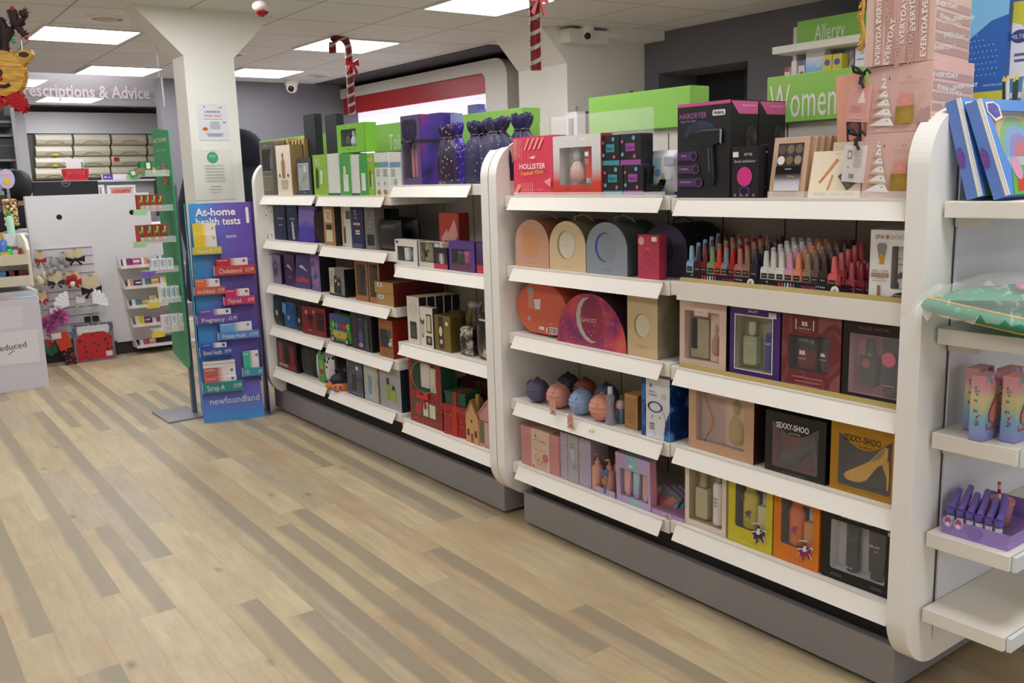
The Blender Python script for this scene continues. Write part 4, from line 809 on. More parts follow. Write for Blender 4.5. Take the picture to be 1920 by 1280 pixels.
do = dome_box('domed_gift_box', 'dark purple domed gift box with a navy disc, half behind the red box', (1206, 1289, 420, 524), .17, '#4a3f58', '#191820', x=.115, parts=cord('#2a2830'), prints=[('e', .44, .50, .26, .30, '#232240'), ('e', .62, .9, .01, None, '#8a84a0'), ('e', .85, .66, .01, None, '#9a94b0')])
GB('body_care_box', 'small crimson gift box with a white round sticker before the purple dome', 'gift set', (1196, 1236, 441, 524), z, .032, '#b83a54', x=.028, side='#a83048',
   prints=[('e', .16, .86, .14, None, '#e0a8a0'), ('r', .66, .90, .86, .96, '#eceae8'), ('o', .48, .45, .30, .22, '#c9607a', .94), ('o', .6, .35, .3, .16, '#c9607a', .94), ('t', .5, .70, .05, 'SHOWER', '#d98a9a'), ('o', .45, .6, .34, .12, '#c9607a', .95)])
# ------------------------------------------------------------ third shelf
z = ZR1[2]
p, w, h = at((969, 1064, 532, 634), z, .05); t = thing('round_gift_box', 'big coral orange round gift box lying on edge beneath the peach dome', 'gift box'); mb = MB()
P = [q for q in ell(0, h*.5, w*.5, h*.52, 40) if q[1] > .004]; mb.prism(sorted(P, key=lambda q: math.atan2(q[1]-h*.5, q[0])), 0, .09, M('#cf6248', .5), smooth=False)
dec(mb, w, h, [('r', .24, .35, .50, .80, '#cf8a6c'), ('r', .23, .36, .80, .90, '#9aa4aa'), ('p', [(.36, .68), (.50, .70), (.48, .50), (.38, .49)], '#d9d2d2'), ('e', .26, .30, .035, None, '#b9a0a0'), ('bar', .66, .82, .07, .20, '#5a4a6a'), ('r', .46, .56, .12, .18, '#e4dcda'), ('r', .60, .63, .08, .18, '#e4dcda'), ('t', .70, .26, .04, 'MOI', '#e4dcda')]); mb.build('carton', t); place(t, p+Vector((0, 0, .001)))
nebula = cloudy([(.30, '#5a2a5c'), (.42, '#8a2f60'), (.52, '#b03a58'), (.62, '#d0504e'), (.75, '#c96858')], 11, .45, 4)
q = random.Random(4)
dome_box('domed_gift_box', 'wide magenta galaxy pattern half moon box with a silver crescent and GHOST', (1044, 1174, 551, 663), .12, nebula, '#3a1a2a', x=.026, arch=.93,
    prints=[('e', .52, .52, .17, .42, cloudy([(.35, '#7a2448'), (.7, '#a0324c')], 9)), ('p', [(x, zz) for x, zz in [(.50, .96-.03), (.40, .90), (.33, .76), (.30, .58), (.31, .40), (.36, .24), (.44, .12), (.52, .08), (.60, .12), (.52, .13), (.45, .20), (.39, .34), (.365, .52), (.375, .70), (.42, .84)]], '#b8aea4'), ('t', .49, .50, .11, 'GHOST', '#d9c3c0', {'fit': .22})]+[('e', q.uniform(.1, .9), q.uniform(.08, .6), .005, None, '#d9b8cc') for _ in range(26)],
    parts=cord('#b9a0b0'))
GB('perfume_gift_set', 'upright tan gold GHOST box with a pale moon disc', 'gift set', (1176, 1233, 552, 676), z, .13, '#cbb28a', x=.03, side=cloudy([(.4, '#8a7c66'), (.6, '#9c8c72')], 18), prints=[('e', .48, .50, .245, .19, '#8f8460'), ('e', .52, .50, .225, .18, '#d0c8b0'), ('t', .52, .49, .045, 'GHOST', '#bab296'), ('lines', .32, .66, .15, .19, 2, '#a8926a'), ('e', .25, .06, .01, None, '#7a8a8a')])
GB('perfume_gift_set', 'tan gold box standing behind the GHOST moon disc box', 'gift set', (1228, 1262, 560, 672), z, .10, '#a8946c', x=.17)
# ------------------------------------------------------------ fourth shelf: paper lantern balls
z = ZR1[3]
def lantern(name, label, u, v, r_, c, x, zs=None, tg=False):
    p = PX(u, v, x); zz = (zs or z); r_ *= 1.38; r = r_
    t = thing(name, label, 'bath bomb ball', (x+r*.4, p.y, zz+.001), radians(-90), 'ribbed ball shaped bath gift boxes'); mb = MB(); prof = []
    for j in range(46): a = pi*j/45; prof.append((max(.0004, r*sin(a)*(1+.030*cos(2*pi*j/5))), r-r*cos(a)))
    mb.lathe((0, 0, 0), prof, M(c, .55, bump=.1), 30); mb.build('ribbed_shell', t)
    mb = MB(); mb.box(-.006, .006, -.004, .004, 2*r-.002, 2*r+.006, M(c, .5)); mb.tube([(0, -.004, 2*r+.004), (.010, -r*.5, 2*r-.006), (.016, -r*1.0, r*1.3)], .0018, M(c, .4)); mb.build('ribbon_loop', t); return t
lantern('ribbed_ball_box', 'dark violet ribbed ball, leftmost of the front row', 1001, 724, .031, '#565070', .035)
lantern('ribbed_ball_box', 'pink ribbed ball with a brown ribbon, beside the dark violet one', 1040, 734, .0315, '#cf8f80', .035)
lantern('ribbed_ball_box', 'light blue ribbed ball in the middle of the front row', 1083, 745, .0318, '#8aa2cc', .035)
lantern('ribbed_ball_box', 'pink ribbed ball, rightmost, against the tall clear bottle', 1122, 757, .0330, '#d3907c', .032)
lantern('ribbed_ball_box', 'charcoal ribbed ball in the back row behind the violet and pink balls', 1058, 706, .032, '#2a2830', .16)
lantern('ribbed_ball_box', 'rust brown ribbed ball in the back row', 1090, 715, .032, '#8a4436', .15)
lantern('ribbed_ball_box', 'slate blue ribbed ball in the back row behind the clear bottle', 1130, 725, .032, '#4c5878', .15)
lantern('ribbed_ball_box', 'dark rose ball low at the far end behind the violet ball', 985, 730, .022, '#7a4240', .10)
def cardtag(label, u, v, col):
    p = PX(u, v, -.016); t = thing('price_tag', label, 'tag', p, radians(-90), 'pink barcode tags hanging over the shelf edge'); w, h = .030, .050
    mb = MB(); mb.prism([(-w/2, -h), (w/2, -h), (w/2, -.012), (w*.3, 0), (-w*.3, 0), (-w/2, -.012)], 0, .0012, mm(col)); dec(mb, w, h, [('bar', .36, .84, .06, .40, '#2f3a4c'), ('e', .16, .24, .10, None, WHITE), ('e', .5, .88, .07, None, '#7a5a52'), ('lines', .2, .8, .5, .7, 3, '#c48a80')], z0=-h); mb.build('card', t)
    MB().tube([(0, .0, -.004), (.004, .006, .012), (.010, .020, .035)], .0012, M('#c9a89a', .5), 6).build('string', t)
cardtag('pink barcode tag hanging from the pink ball', 1036, 751, '#d9a092'); cardtag('pink barcode tag hanging below the light blue ball', 1069, 776, '#d59a8c')
# slim clear bottle
p = PX(1140, 750, .03); t = thing('body_mist_bottle', 'tall waisted clear lilac bottle with a white cap beside the pink ball', 'bottle', (.04, p.y, z+.001), radians(-90))
MB().lathe((0, 0, 0), [(.017, 0), (.018, .004), (.014, .03), (.0115, .055), (.013, .078), (.016, .09), (.012, .098), (.007, .101)], M('#a8a0b4', .08, a=.75), 24).build('glass_bottle', t)
MB().lathe((0, 0, .101), [(.0085, 0), (.0085, .022), (.007, .024)], M('#cfd2d6', .3), 18).build('cap', t)
p = PX(1163, 760, .07); t = thing('ornament_bottle', 'small blue bottle with a pink and white ball on it behind the clear one', 'bottle', (.075, p.y, z+.001), radians(-90))
MB().lathe((0, 0, 0), [(.012, 0), (.012, .045), (.006, .05)], M('#6a88a8', .15, a=.85), 16).build('glass_bottle', t); MB().sphere((0, -.004, .062), .017, speck('#dcc8cc', '#b05a74', 160, .3), 16, 10).build('ball_stopper', t)
GB('fragrance_box', 'small wood brown carton with a carved letter pattern beside the blue floral box', 'box', (1171, 1196, 740, 806), z, .06, cloudy([(.4, '#a87848'), (.6, '#b8885a')], 20, .6, 3, (.3, 1, 4)), x=.05, side='#8a5f3a', prints=[('o', .5, .35, .24, .16, '#8a5c34', .86), ('t', .5, .35, .18, 'D', '#8a5c34')])
GB('foot_care_box', 'white and blue floral foot care box with flip flop shaped window', 'gift set', (1203, 1256, 708, 818), z, .085, '#e6e6ea', x=.03, side=cloudy([(.42, '#12306e'), (.5, '#1d4a94'), (.58, '#5a9ad0')], 26, .4), top='#d8dce4',
   prints=[('r', 0, .16, 0, 1, cloudy([(.42, '#12306e'), (.58, '#3a7ac0')], 30)), ('p', [(.8, .0), (1, 0), (1, .5), (.86, .3)], cloudy([(.42, '#12306e'), (.58, '#3a7ac0')], 30)), ('e', .34, .86, .05, None, '#4a90c8'), ('t', .42, .76, .045, 'TIME TO', '#3a3a44', {'al': 'c'}), ('t', .42, .71, .045, 'UNWIND', '#3a3a44'), ('p', ell(.40, .28, .20, .22, 18), '#d9dcdf'), ('p', ell(.66, .28, .20, .22, 18), '#dcdfe2'), ('o', .5, .52, .26, .09, '#1d3a7a', .8), ('e', .40, .36, .03, None, '#c98a4a'), ('e', .68, .36, .03, None, '#c98a4a'), ('lines', .3, .5, .14, .26, 3, '#5a5a66'), ('e', .8, .72, .07, None, '#c9ccd2')])
GB('foot_care_box', 'second blue floral box behind, its dark side showing', 'gift set', (1256, 1276, 712, 812), z, .07, cloudy([(.42, '#12306e'), (.58, '#3a7ac0')], 26), x=.125, side='#14284c')
# leaf sticker on the price strip
mb = MB(); p = PX(1110, 812, -.013)
mb.prism([(0, 0), (.008, .004), (.012, .012), (.004, .008)], 0, .0004, M('#8ac858', .4)); mb.prism([(-.002, .002), (-.004, .012), (.0, .018), (.002, .008)], 0, .0004, M('#a8dc78', .4)); mb.prism([(-.004, 0), (-.014, .004), (-.016, .010), (-.006, .006)], 0, .0004, M('#8ac858', .4))
o = mb.build('leaf_sticker'); o.location = p; o.rotation_euler = (radians(-12), 0, radians(-90)); tag(o, 'small green leaf sticker on the price strip under the balls', 'sticker')
# ------------------------------------------------------------ bottom shelf
z = ZR1[4]
p, w, h = at((976, 1049, 808, 880), z, .03); t = thing('keepsake_tin', 'pink tin gift box with a cream paper band, leftmost on the bottom shelf', 'tin'); PKT = M('#c98686', .35)
mb = MB(); mb.prism(rrect(-w/2, w/2, 0, .085, .008), 0, h*.82, PKT, 'z'); mb.build('tin_body', t); mb = MB(); mb.prism(rrect(-w/2-.001, w/2+.001, -.001, .086, .009), h*.82, h, M('#cf8e8c', .35), 'z'); mb.build('lid', t)
mb = MB(); mb.prism([(-w*.20, -.0016), (w*.26, -.0016), (w*.26, .0866), (-w*.20, .0866)], .0, h+.0012, M('#dcbfa8', .5), 'z'); dec(mb, w, h, [('e', .42, .84, .02, None, '#5a4038'), ('t', .52, .74, .08, 'A Little', '#b86a60', {'fit': .3}), ('t', .54, .50, .05, 'BEAUTY', '#c98a80', {'fit': .3}), ('e', .66, .34, .07, None, '#cf6e78'), ('o', .45, .3, .06, None, '#d08a80', .8), ('o', .5, .18, .06, None, '#d08a80', .8), ('o', .62, .16, .06, None, '#d08a80', .8), ('e', .36, .06, .02, None, '#b04038')], y0=-.0022); mb.build('paper_band', t); place(t, p+Vector((0, 0, .001)))
lav = speck('#b3a8bc', '#8f84a0', 260, .35)
GB('bath_gift_set', 'lavender speckled gift box with a silver band beside the pink tin', 'gift set', (1051, 1108, 818, 905), z, .08, lav, x=.028, side='#9a92a0', top='#8a8690', prints=[('r', .24, .60, 0, 1, '#a9a9ac'), ('r', .235, .25, 0, 1, '#8a7a5a'), ('r', .60, .615, 0, 1, '#8a7a5a'), ('e', .42, .6, .07, .16, '#b3bcc8'), ('e', .48, .35, .07, .06, '#8a9ab4'), ('lines', .3, .5, .7, .84, 2, '#8f9098')])
# pump dispensers with a bow
def pump(label, u, x, zz, hh=1.):
    p = PX(u, 880, x); t = thing('pump_bottle', label, 'pump bottle', (x, p.y, zz), radians(-90), 'pink pump dispensers'); c = M('#d9a090', .35)
    MB().lathe((0, 0, 0), [(.019, 0), (.020, .003), (.020, .062*hh), (.016, .068*hh), (.009, .070*hh)], c, 22).build('bottle', t)
    mb = MB(); mb.lathe((0, 0, .070*hh), [(.010, 0), (.010, .014), (.004, .015), (.004, .026)], M('#cf8f80', .4), 14); mb.tube([(0, 0, .095*hh+.002), (-.010, 0, .096*hh+.002), (-.020, 0, .092*hh+.002)], [.005, .004, .003], M('#cf8f80', .4), 8); mb.build('pump_head', t); return t
pump('pink pump bottle at the left of the bow tied pair', 1121, .045, z+.003, 1.22); pump('pink pump bottle at the right of the bow tied pair', 1143, .045, z+.003, 1.15)
pump('dusky pink pump bottle standing behind the pair', 1162, .11, z+.003, 1.2); pump('rust pink pump bottle behind the tube card', 1180, .13, z+.003, 1.2)
p = PX(1133, 900, .02); t = thing('gift_caddy', 'small lilac caddy tray and steel blue ribbon bow holding the two pump bottles', 'caddy', (.022, p.y, z+.001), radians(-90)); mb = MB()
mb.box(-.048, .048, 0, .05, 0, .002, lav); mb.box(-.048, .048, 0, .0015, .002, .022, lav); mb.build('tray', t); mb = MB(); B_ = M('#5f7498', .4)
for s in (-1, 1): mb.prism([(0, .082), (s*.016, .094), (s*.018, .074), (s*.002, .078)], -.004, .0, B_); mb.prism([(s*.001, .078), (s*.008, .060), (s*.013, .066), (s*.004, .080)], -.003, .0, B_)
mb.box(-.004, .004, -.003, 0, .008, .055, B_); mb.build('ribbon_bow', t); MB().box(-.011, .013, -.0035, -.001, .038, .058, M('#a87850', .5)).build('hang_card', t)
# card of three tubes, leaning displays
irid = grad([(0, '#a8a0c8'), (.3, '#c09ac0'), (.55, '#9ab0d0'), (.8, '#8cc8bc'), (1, '#b8a8d0')], 0, -.05, .05, .25, noise=.5)
GB('tube_gift_set', 'iridescent lilac card holding three slim pink and lilac tubes', 'gift set', (1156, 1221, 856, 958), z, .028, irid, x=.026, win=(.12, .92, .14, .70), tray='#aa9cb8', wr=.004, fl=.06, tilt=-2, side='#c98a98',
   prints=[('r', .40, .50, .76, .82, '#e6dce8')],
   inner=[('tube', .20, .24, .02, .92, '#dca0a4', '#c98a90'), ('tube', .52, .24, .02, .92, grad([(0, '#9a7cc0'), (1, '#a8c4d8')], 2, .01, .08, .3), '#a88ac8'), ('tube', .86, .24, .02, .92, '#d8a09a', '#d09aa0')])
for i, (u0, u1, vt) in enumerate([(1226, 1262, 868), (1240, 1274, 874), (1254, 1285, 880)]):
    GB('tube_gift_set', ['teal and pink iridescent gift card leaning, first right of the tube card', 'iridescent gift card leaning, second of the three', 'iridescent gift card leaning, last by the bay joint'][i], 'gift set', (u0, u1, vt, 955), z, .018, grad([(0, '#5a88a0'), (.3, '#c06c70'), (.6, '#a85a68'), (.8, '#4f7a70'), (1, '#7a6a80')], 2, 0, .09, .3, noise=.4), x=.07+.015*i, tilt=8, roll=24, hmax=.075, prints=[('p', [(.2, .1), (.6, .1), (.9, .8), (.6, .8)], '#c97a74'), ('p', [(.7, .1), (.85, .1), (1, .5), (.95, .8)], '#7ab0cc')])
p, w, h = at((1222, 1281, 945, 978), z, .022)
o = carton('tube_gift_set', 'flat lilac gift box lying at the front, barcode on its edge', 'gift set', w, .018, .07, '#b892c0', prints=[('bar', .36, .60, .1, .9, '#2a2a30')], top='#a57a98'); place(o, p+Vector((0, 0, .001)), 0, 0)
# ------------------------------------------------------------ far gondola, near bay
z = ZL3[0]
PUR = grad([(0, '#5a4a70'), (.5, '#6a4a80'), (1, '#56446e')], 2, 0, .2, .35)
GALAXY = cloudy([(.35, '#2e2358'), (.5, '#4a3590'), (.62, '#7a2a5a'), (.75, '#c0404a')], 8, .3, 3)
def bow(t, x, zz, s, c, y=-.004, nm='ribbon_bow'):
    mb = MB(); m = mm(c, .3)
    for k in (-1, 1):
        mb.prism([(x, zz), (x+k*s*.9, zz+s*.5), (x+k*s, zz-s*.1), (x+k*s*.1, zz-s*.15)], y-.006, y, m); mb.prism([(x, zz), (x+k*s*.25, zz-s*1.1), (x+k*s*.5, zz-s*.9), (x+k*s*.1, zz)], y-.004, y, m)
    mb.sphere((x, y-.003, zz), s*.2, m, 10, 6); return mb.build(nm, t)
def purple_extra(r, w, h, d):
    mb = MB(); mb.box(-w/2-.001, w/2+.001, -.0015, d+.001, h*.60, h*.65, M('#2a2430', .35)); mb.build('ribbon_band', r); bow(r, -.06*w, h*.62, w*.20, '#3a3242')
    mb = MB(); mb.prism(rrect(-w*.42, w*.32, h*.66, h*.94, .02), -.0012, -.0006, M('#221a3c', .3)); mb.tube([(-w*.26, -.002, h*.77), (-w*.18, -.002, h*.84), (-w*.10, -.002, h*.78), (0, -.002, h*.83), (w*.12, -.002, h*.80)], .0012, M('#5a4a80', .3), 5); mb.build('name_panel', r)
GOLD_ = M(GOLDC, .3, .5)
GB('bath_gift_set', 'tall purple ribboned gift box with three slots showing pink tools', 'gift set', (753, 789, 216, 344), z, .09, PUR, x=.03, side=GALAXY, extra=purple_extra, win=(.10, .82, .10, .58), tray='#2a1e30', wr=.003, fl=.05,
   inner=[('cyl', .35, .14, .02, 1.1, '#b0687c', '#c08a7a'), ('cyl', .62, .14, .02, 1.15, '#b0687c', '#c08a7a'), ('slab', .12, .12, .0, .95, '#1c1420', '#000'), ('slab', .90, .14, .0, .95, '#1c1420', '#000')])
GB('bath_gift_set', 'second tall purple box set back, wrapped by the dark velvet bow', 'gift set', (806, 826, 212, 344), z, .09, PUR, x=.12, side=GALAXY)
def drawstring(label, b, zs, d, x, mat='velvet', neck='#15122a', tagc=None, group='dark velvet drawstring bags'):
    p, w, h = at(b, zs, x); V_ = speck('#241c48', '#e0d4b0', 62, .13, .55) if mat == 'velvet' else mat
    t = thing('drawstring_bag', label, 'gift bag', group=group); mb = MB(); n = 40; prof = [(.84, 0), (.99, .04), (1.0, .20), (1.0, .38), (.95, .52), (.84, .62), (.68, .70), (.52, .755), (.44, .785), (.46, .81), (.58, .86), (.66, .92), (.68, .97), (.60, 1.0), (.50, .97)]
    vs = []; ph = random.uniform(0, 6)
    for j, (r, zz) in enumerate(prof):
        fo = .02 if j < 3 else (.05 if j < 6 else .11)
        for i in range(n):
            a = 2*pi*i/n; f = 1+fo*sin(a*7+ph)+fo*.6*sin(a*11+j*.4+ph); vs.append((w/2*r*cos(a)*f, d/2*r*sin(a)*f, zz*h+(.006*sin(a*5+ph) if j > 10 else 0)))
    m = len(prof); fs = [(j*n+i, j*n+(i+1) % n, (j+1)*n+(i+1) % n, (j+1)*n+i) for j in range(m-1) for i in range(n)]
    mb.add(vs, fs, V_, True); mb.add(vs[:n], [tuple(range(n-1, -1, -1))], V_); mb.build('bag_body', t)
    mb = MB(); mb.tube([(w*.24*cos(a), d*.24*sin(a), h*.79) for a in [2*pi*i/16 for i in range(16)]], .004, speck('#2a2440', GOLDC, 200, .3, .3), 8, closed=True); mb.build('drawstring', t)
    if tagc: 
        mb = MB(); mb.T = Matrix.Rotation(-.35, 4, 'Y') @ Matrix.Rotation(-.3, 4, 'X'); a = h*.62
        mb.box(w*.10, w*.34, -d*.42-.002, -d*.42, a-h*.20, a+h*.14, M(tagc, .4)); mb.box(w*.12, w*.32, -d*.42-.003, -d*.42-.002, a-h*.14, a+h*.0, M('#8a3a44', .4)); mb.build('swing_tag', t)
    place(t, p+Vector((d/2, 0, .001)), random.uniform(-10, 10)); return t
drawstring('starry dark velvet drawstring bag left of the tagged one', (852, 908, 228, 344), z, .10, .06)
drawstring('starry dark velvet drawstring bag with a red and gold swing tag', (880, 952, 222, 344), z, .085, .03, tagc='#6a2a3a')
drawstring('dark velvet drawstring bag at the far side behind the acrylic screen', (938, 985, 214, 322), z-.02, .09, .18)
drawstring('narrow dark bag with a sequinned bow and gold baubles beside the purple box', (812, 848, 236, 344), z, .05, .04, speck('#281838', '#c8a860', 60, .22, .35), tagc='#3c2a30', group=None or 'dark velvet drawstring bags')
drawstring('shiny violet sequinned bag between the bauble bag and the velvet ones', (832, 866, 232, 344), z, .045, .06, speck('#33207a', '#9a7ce0', 90, .25, .25, m=.2))
GB('bath_gift_set', 'blue and silver packet showing above the violet bag', 'packet', (846, 858, 213, 330), z, .03, '#8a94c0', x=.17, prints=[('r', .2, .8, .7, .8, '#e8d870')])
z = ZL3[1]
GB('perfume_gift_set', 'white boxed set with a green and a white bottle in its window', 'gift set', (741, 783, 450, 503), z, .05, '#ddd6d0', x=.03, win=(.10, .82, .16, .74), tray='#4a4640', wr=.003, side='#2a2624', prints=[('p', [(.02, .95), (.2, .93), (.1, .82)], '#3a3430')],
   inner=[('jar', .42, .32, .02, .9, '#d9dde2', '#e6e6e8'), ('cyl', .78, .30, .02, .9, '#5a6a4c', '#2c3028')])
t = GB('candle_gift_set', 'gold and white jar gift with a black ribbon bow', 'gift set', (784, 830, 454, 510), z, .05, '#cfcab8', x=.035, win=(.08, .92, .20, .98), tray='#8a8468', fl=.05, inner=[('jar', .28, .36, .02, .95, '#9a9464', '#8a8458'), ('jar', .74, .40, .02, .95, '#d9dbe2', '#e2e4ea')], extra=lambda r, w, h, d: bow(r, -.02, h*.62, .020, '#3a3a34'))
for i, (u, lb) in enumerate([(799, 'small gold bottle with a black cap, left behind the jar gift'), (814, 'small gold bottle with a black cap, right behind the jar gift'), (826, 'small gold bottle with a black cap next to the red folded bag')]):
    p = PX(u, 440, .12); t = thing('small_bottle', lb, 'bottle', (.12, p.y, z+.055), 0, 'black capped gold bottles'); MB().lathe((0, 0, -.054), [(.010, 0), (.010, .060), (.006, .064)], M('#b8a878', .15, .4), 14).build('glass_bottle', t); MB().lathe((0, 0, .010), [(.0065, 0), (.0065, .016)], BLACK, 12).build('cap', t)
GB('cosmetic_gift_box', 'small plum to red gift box with a window before the folded red bag', 'gift set', (813, 839, 465, 508), z, .03, grad([(0, '#c0364c'), (.28, '#b8304a'), (.36, '#3c2440'), (1, '#2f2038')], 2, 0, .065, .35), x=.03, side='#221a38', win=(.2, .78, .25, .75), tray='#1a141c', inner=[('cyl', .5, .2, .02, .9, '#b08a80', '#c8b8a8'), ('cyl', .78, .2, .02, .9, '#c8b0a0', '#d8c8b8')])
GB('cosmetic_gift_box', 'purple gift box with an arched window of pink and black bottles', 'gift set', (842, 890, 453, 514), z, .045, '#583c84', x=.03, side='#3c2660', win=(.10, .84, .26, .74), tray='#1a1424', wr=.004, prints=[('p', [(.1, .05), (.84, .05), (.84, .18), (.5, .24), (.1, .2)], '#6a3a3a')], inner=[('jar', .30, .36, .0, .9, '#1c2430', '#26303c'), ('jar', .68, .30, .0, .9, '#b83a80', '#c04a88'), ('cyl', .92, .14, .0, .9, '#4a4050', '#8a8090')])
GB('cosmetic_gift_box', 'dark purple and pink box at the near end by the upright', 'gift set', (893, 914, 456, 514), z, .05, grad([(0, '#c83a5a'), (.3, '#b8344e'), (.4, '#46305a'), (1, '#503a6c')], 2, 0, .09, .35), x=.035)
t = GB('gift_bag', 'red and coral folded gift bag box with heart shapes, standing above the purple box', 'gift bag', (829, 857, 400, 507), z, .06, grad([(0, '#b83a3c'), (.5, '#c8504a'), (1, '#b0442e')], 2, 0, .14, .4), x=.085, rz=12, side='#8e2a20', prints=[('p', [(.1, .55), (.4, .72), (.5, .5), (.3, .35)], '#d99a9c'), ('p', [(.4, .6), (.8, .9), (.95, .6), (.7, .4)], '#d8a09a'), ('p', [(.2, .1), (.4, .12), (.42, .5), (.24, .5)], '#3a2c2a'), ('r', .5, .8, .1, .45, '#c07a4c')])
z = ZL3[2]
wt = GB('tall_gift_box', 'tall white gift box with a dark square window, front of the row', 'gift set', (764, 787, 557, 642), z, .035, '#d8cfc2', x=.028, side='#1c1c24', top='#c9c0a8', prints=[('o', .48, .74, .32, .12, '#b0a898', .93), ('r', .22, .74, .66, .83, '#cfc6b6'), ('r', .22, .74, .12, .48, '#2e302c'), ('r', .32, .64, .16, .40, '#4a4c44')])
wl = ['second white boxed set behind the tall front one', 'third white boxed set in the row', 'fourth white boxed set in the row', 'fifth white boxed set, nearest the back panel']
wt['group'] = 'white boxed sets in a row'; behind(wt, 4, .038, wl, dy=-.006)
GB('manicure_set', 'white card box with hanging scissors and a square bottle window', 'gift set', (788, 812, 577, 650), z, .03, '#dcd6cc', x=.026, side='#3a3830', prints=[('c', .18, .66, .16, .6, '#4a463e', 1.5), ('o', .2, .45, .10, .22, '#55503f', .75), ('r', .50, .90, .38, .84, '#3c3a34'), ('r', .54, .84, .42, .80, '#c9bf9c'), ('r', .46, .9, .08, .30, '#2a2a28'), ('e', .7, .2, .12, None, '#8a8c84')])
t = GB('gold_tin_box', 'olive gold metal tin with a dark centre band', 'tin', (815, 845, 592, 660), z, .06, M('#8f7a3c', .35, .6), x=.03, side=M('#7a6a34', .35, .6), prints=[('r', .26, .56, .06, .96, '#2e2c30'), ('e', .40, .55, .10, .14, '#d8cfb0'), ('e', .42, .26, .09, .07, '#c8c4b8'), ('r', .72, .86, .74, .84, '#e6e2d8')]); t['label'] = 'olive gold metal tin with a dark centre band and white spots'
marble = cloudy([(.42, '#1a1820'), (.50, '#4a4438'), (.54, '#b0a070'), (.57, '#d8d2c4'), (.61, '#2a2832')], 12, .2, 2, (1, 1, .6))
pillow('cosmetic_pouch', 'black and gold marbled pouch by the upright', 'pouch', (888, 922, 590, 682), z, .05, marble, x=.03, prints=[('r', .06, .94, .74, .82, '#16151a'), ('r', .35, .75, .86, .90, '#c9c6c0')], group='black and gold marbled bags')
pillow('cosmetic_pouch', 'dark gold striped pouch behind the marbled one', 'pouch', (868, 902, 565, 665), z, .04, cloudy([(.4, '#22201c'), (.5, '#7a6a34'), (.55, '#2a2824')], 14, .3, 1, (2, 1, .4)), x=.08, group='black and gold marbled bags')
pillow('cosmetic_pouch', 'small black and silver patterned pouch beside the gold tin', 'pouch', (858, 880, 612, 668), z, .035, cloudy([(.42, '#1a1820'), (.50, '#6a6458'), (.57, '#c8c2b4'), (.61, '#2a2832')], 22, .25), x=.035, group='black and gold marbled bags')
GB('gold_tin_box', 'second olive tin and dark carton behind the first', 'tin', (842, 862, 585, 655), z, .05, '#4a4428', x=.10)
z = ZL3[3]
xm = speck('#8e2222', '#e0c8b8', 55, .14, .5)
GB('christmas_gift_box', 'big red Christmas box with a white slipper window and a red bow', 'gift set', (768, 828, 674, 797), z, .07, xm, x=.03, side='#1f4a38', win=(.10, .84, .50, .93), tray='#1f5a44', wr=.002, fl=.05,
   inner=[('slab', .40, .36, .1, .85, M('#dcd8c8', .9, bump=.6, sc=300), '#000'), ('slab', .78, .34, .0, .85, M('#d6d2c2', .9, bump=.6, sc=300), '#000')],
   prints=[('r', .12, .82, .12, .36, '#1f5a44'), ('r', .18, .36, .14, .32, '#b02c34'), ('r', .42, .58, .14, .36, '#d6cfb4'), ('r', .62, .80, .14, .34, '#d2ccb0'), ('o', .47, .72, .38, .24, GOLD_, .96)], extra=lambda r, w, h, d: bow(r, -.01, h*.42, w*.18, '#b8262c'))
def present(label, b, zs, d, c, rc, x, zb=0.):
    p, w, h = at(b, zs, x); t = thing('wrapped_present', label, 'present', group='stacked Christmas present boxes'); mb = MB(); m = speck(c, '#dccab8', 60, .12, .5)
    mb.box(-w/2, w/2, 0, d, 0, h*.78, m); mb.build('box_body', t); mb = MB(); mb.box(-w/2-.003, w/2+.003, -.003, d+.003, h*.78, h, m); mb.build('lid', t)
    mb = MB(); R_ = M(rc, .3); mb.box(-w*.09, w*.09, -.0042, d+.0042, .0005, h+.0012, R_); mb.build('ribbon', t)
    mb = MB()
    for k in (-1, 1): mb.tube([(0, d*.5, h+.003), (k*.018, d*.5, h+.016), (k*.030, d*.5, h+.009), (0, d*.5, h+.003)], .004, R_, 6)
    mb.build('bow', t); place(t, p+Vector((0, 0, .001)), 8); return t, h
tr, hr = present('red Christmas present box under the green one', (836, 873, 762, 822), z, .10, '#9a2420', '#b82c22', .03)
p, w, h = at((838, 869, 714, 764), z, .035); t2, _ = present('green Christmas present box with a red bow, on top of the red one', (838, 869, 714, 764), z, .085, '#1f4c36', '#a82420', .035); 
t2.location.z = z+hr+.0025
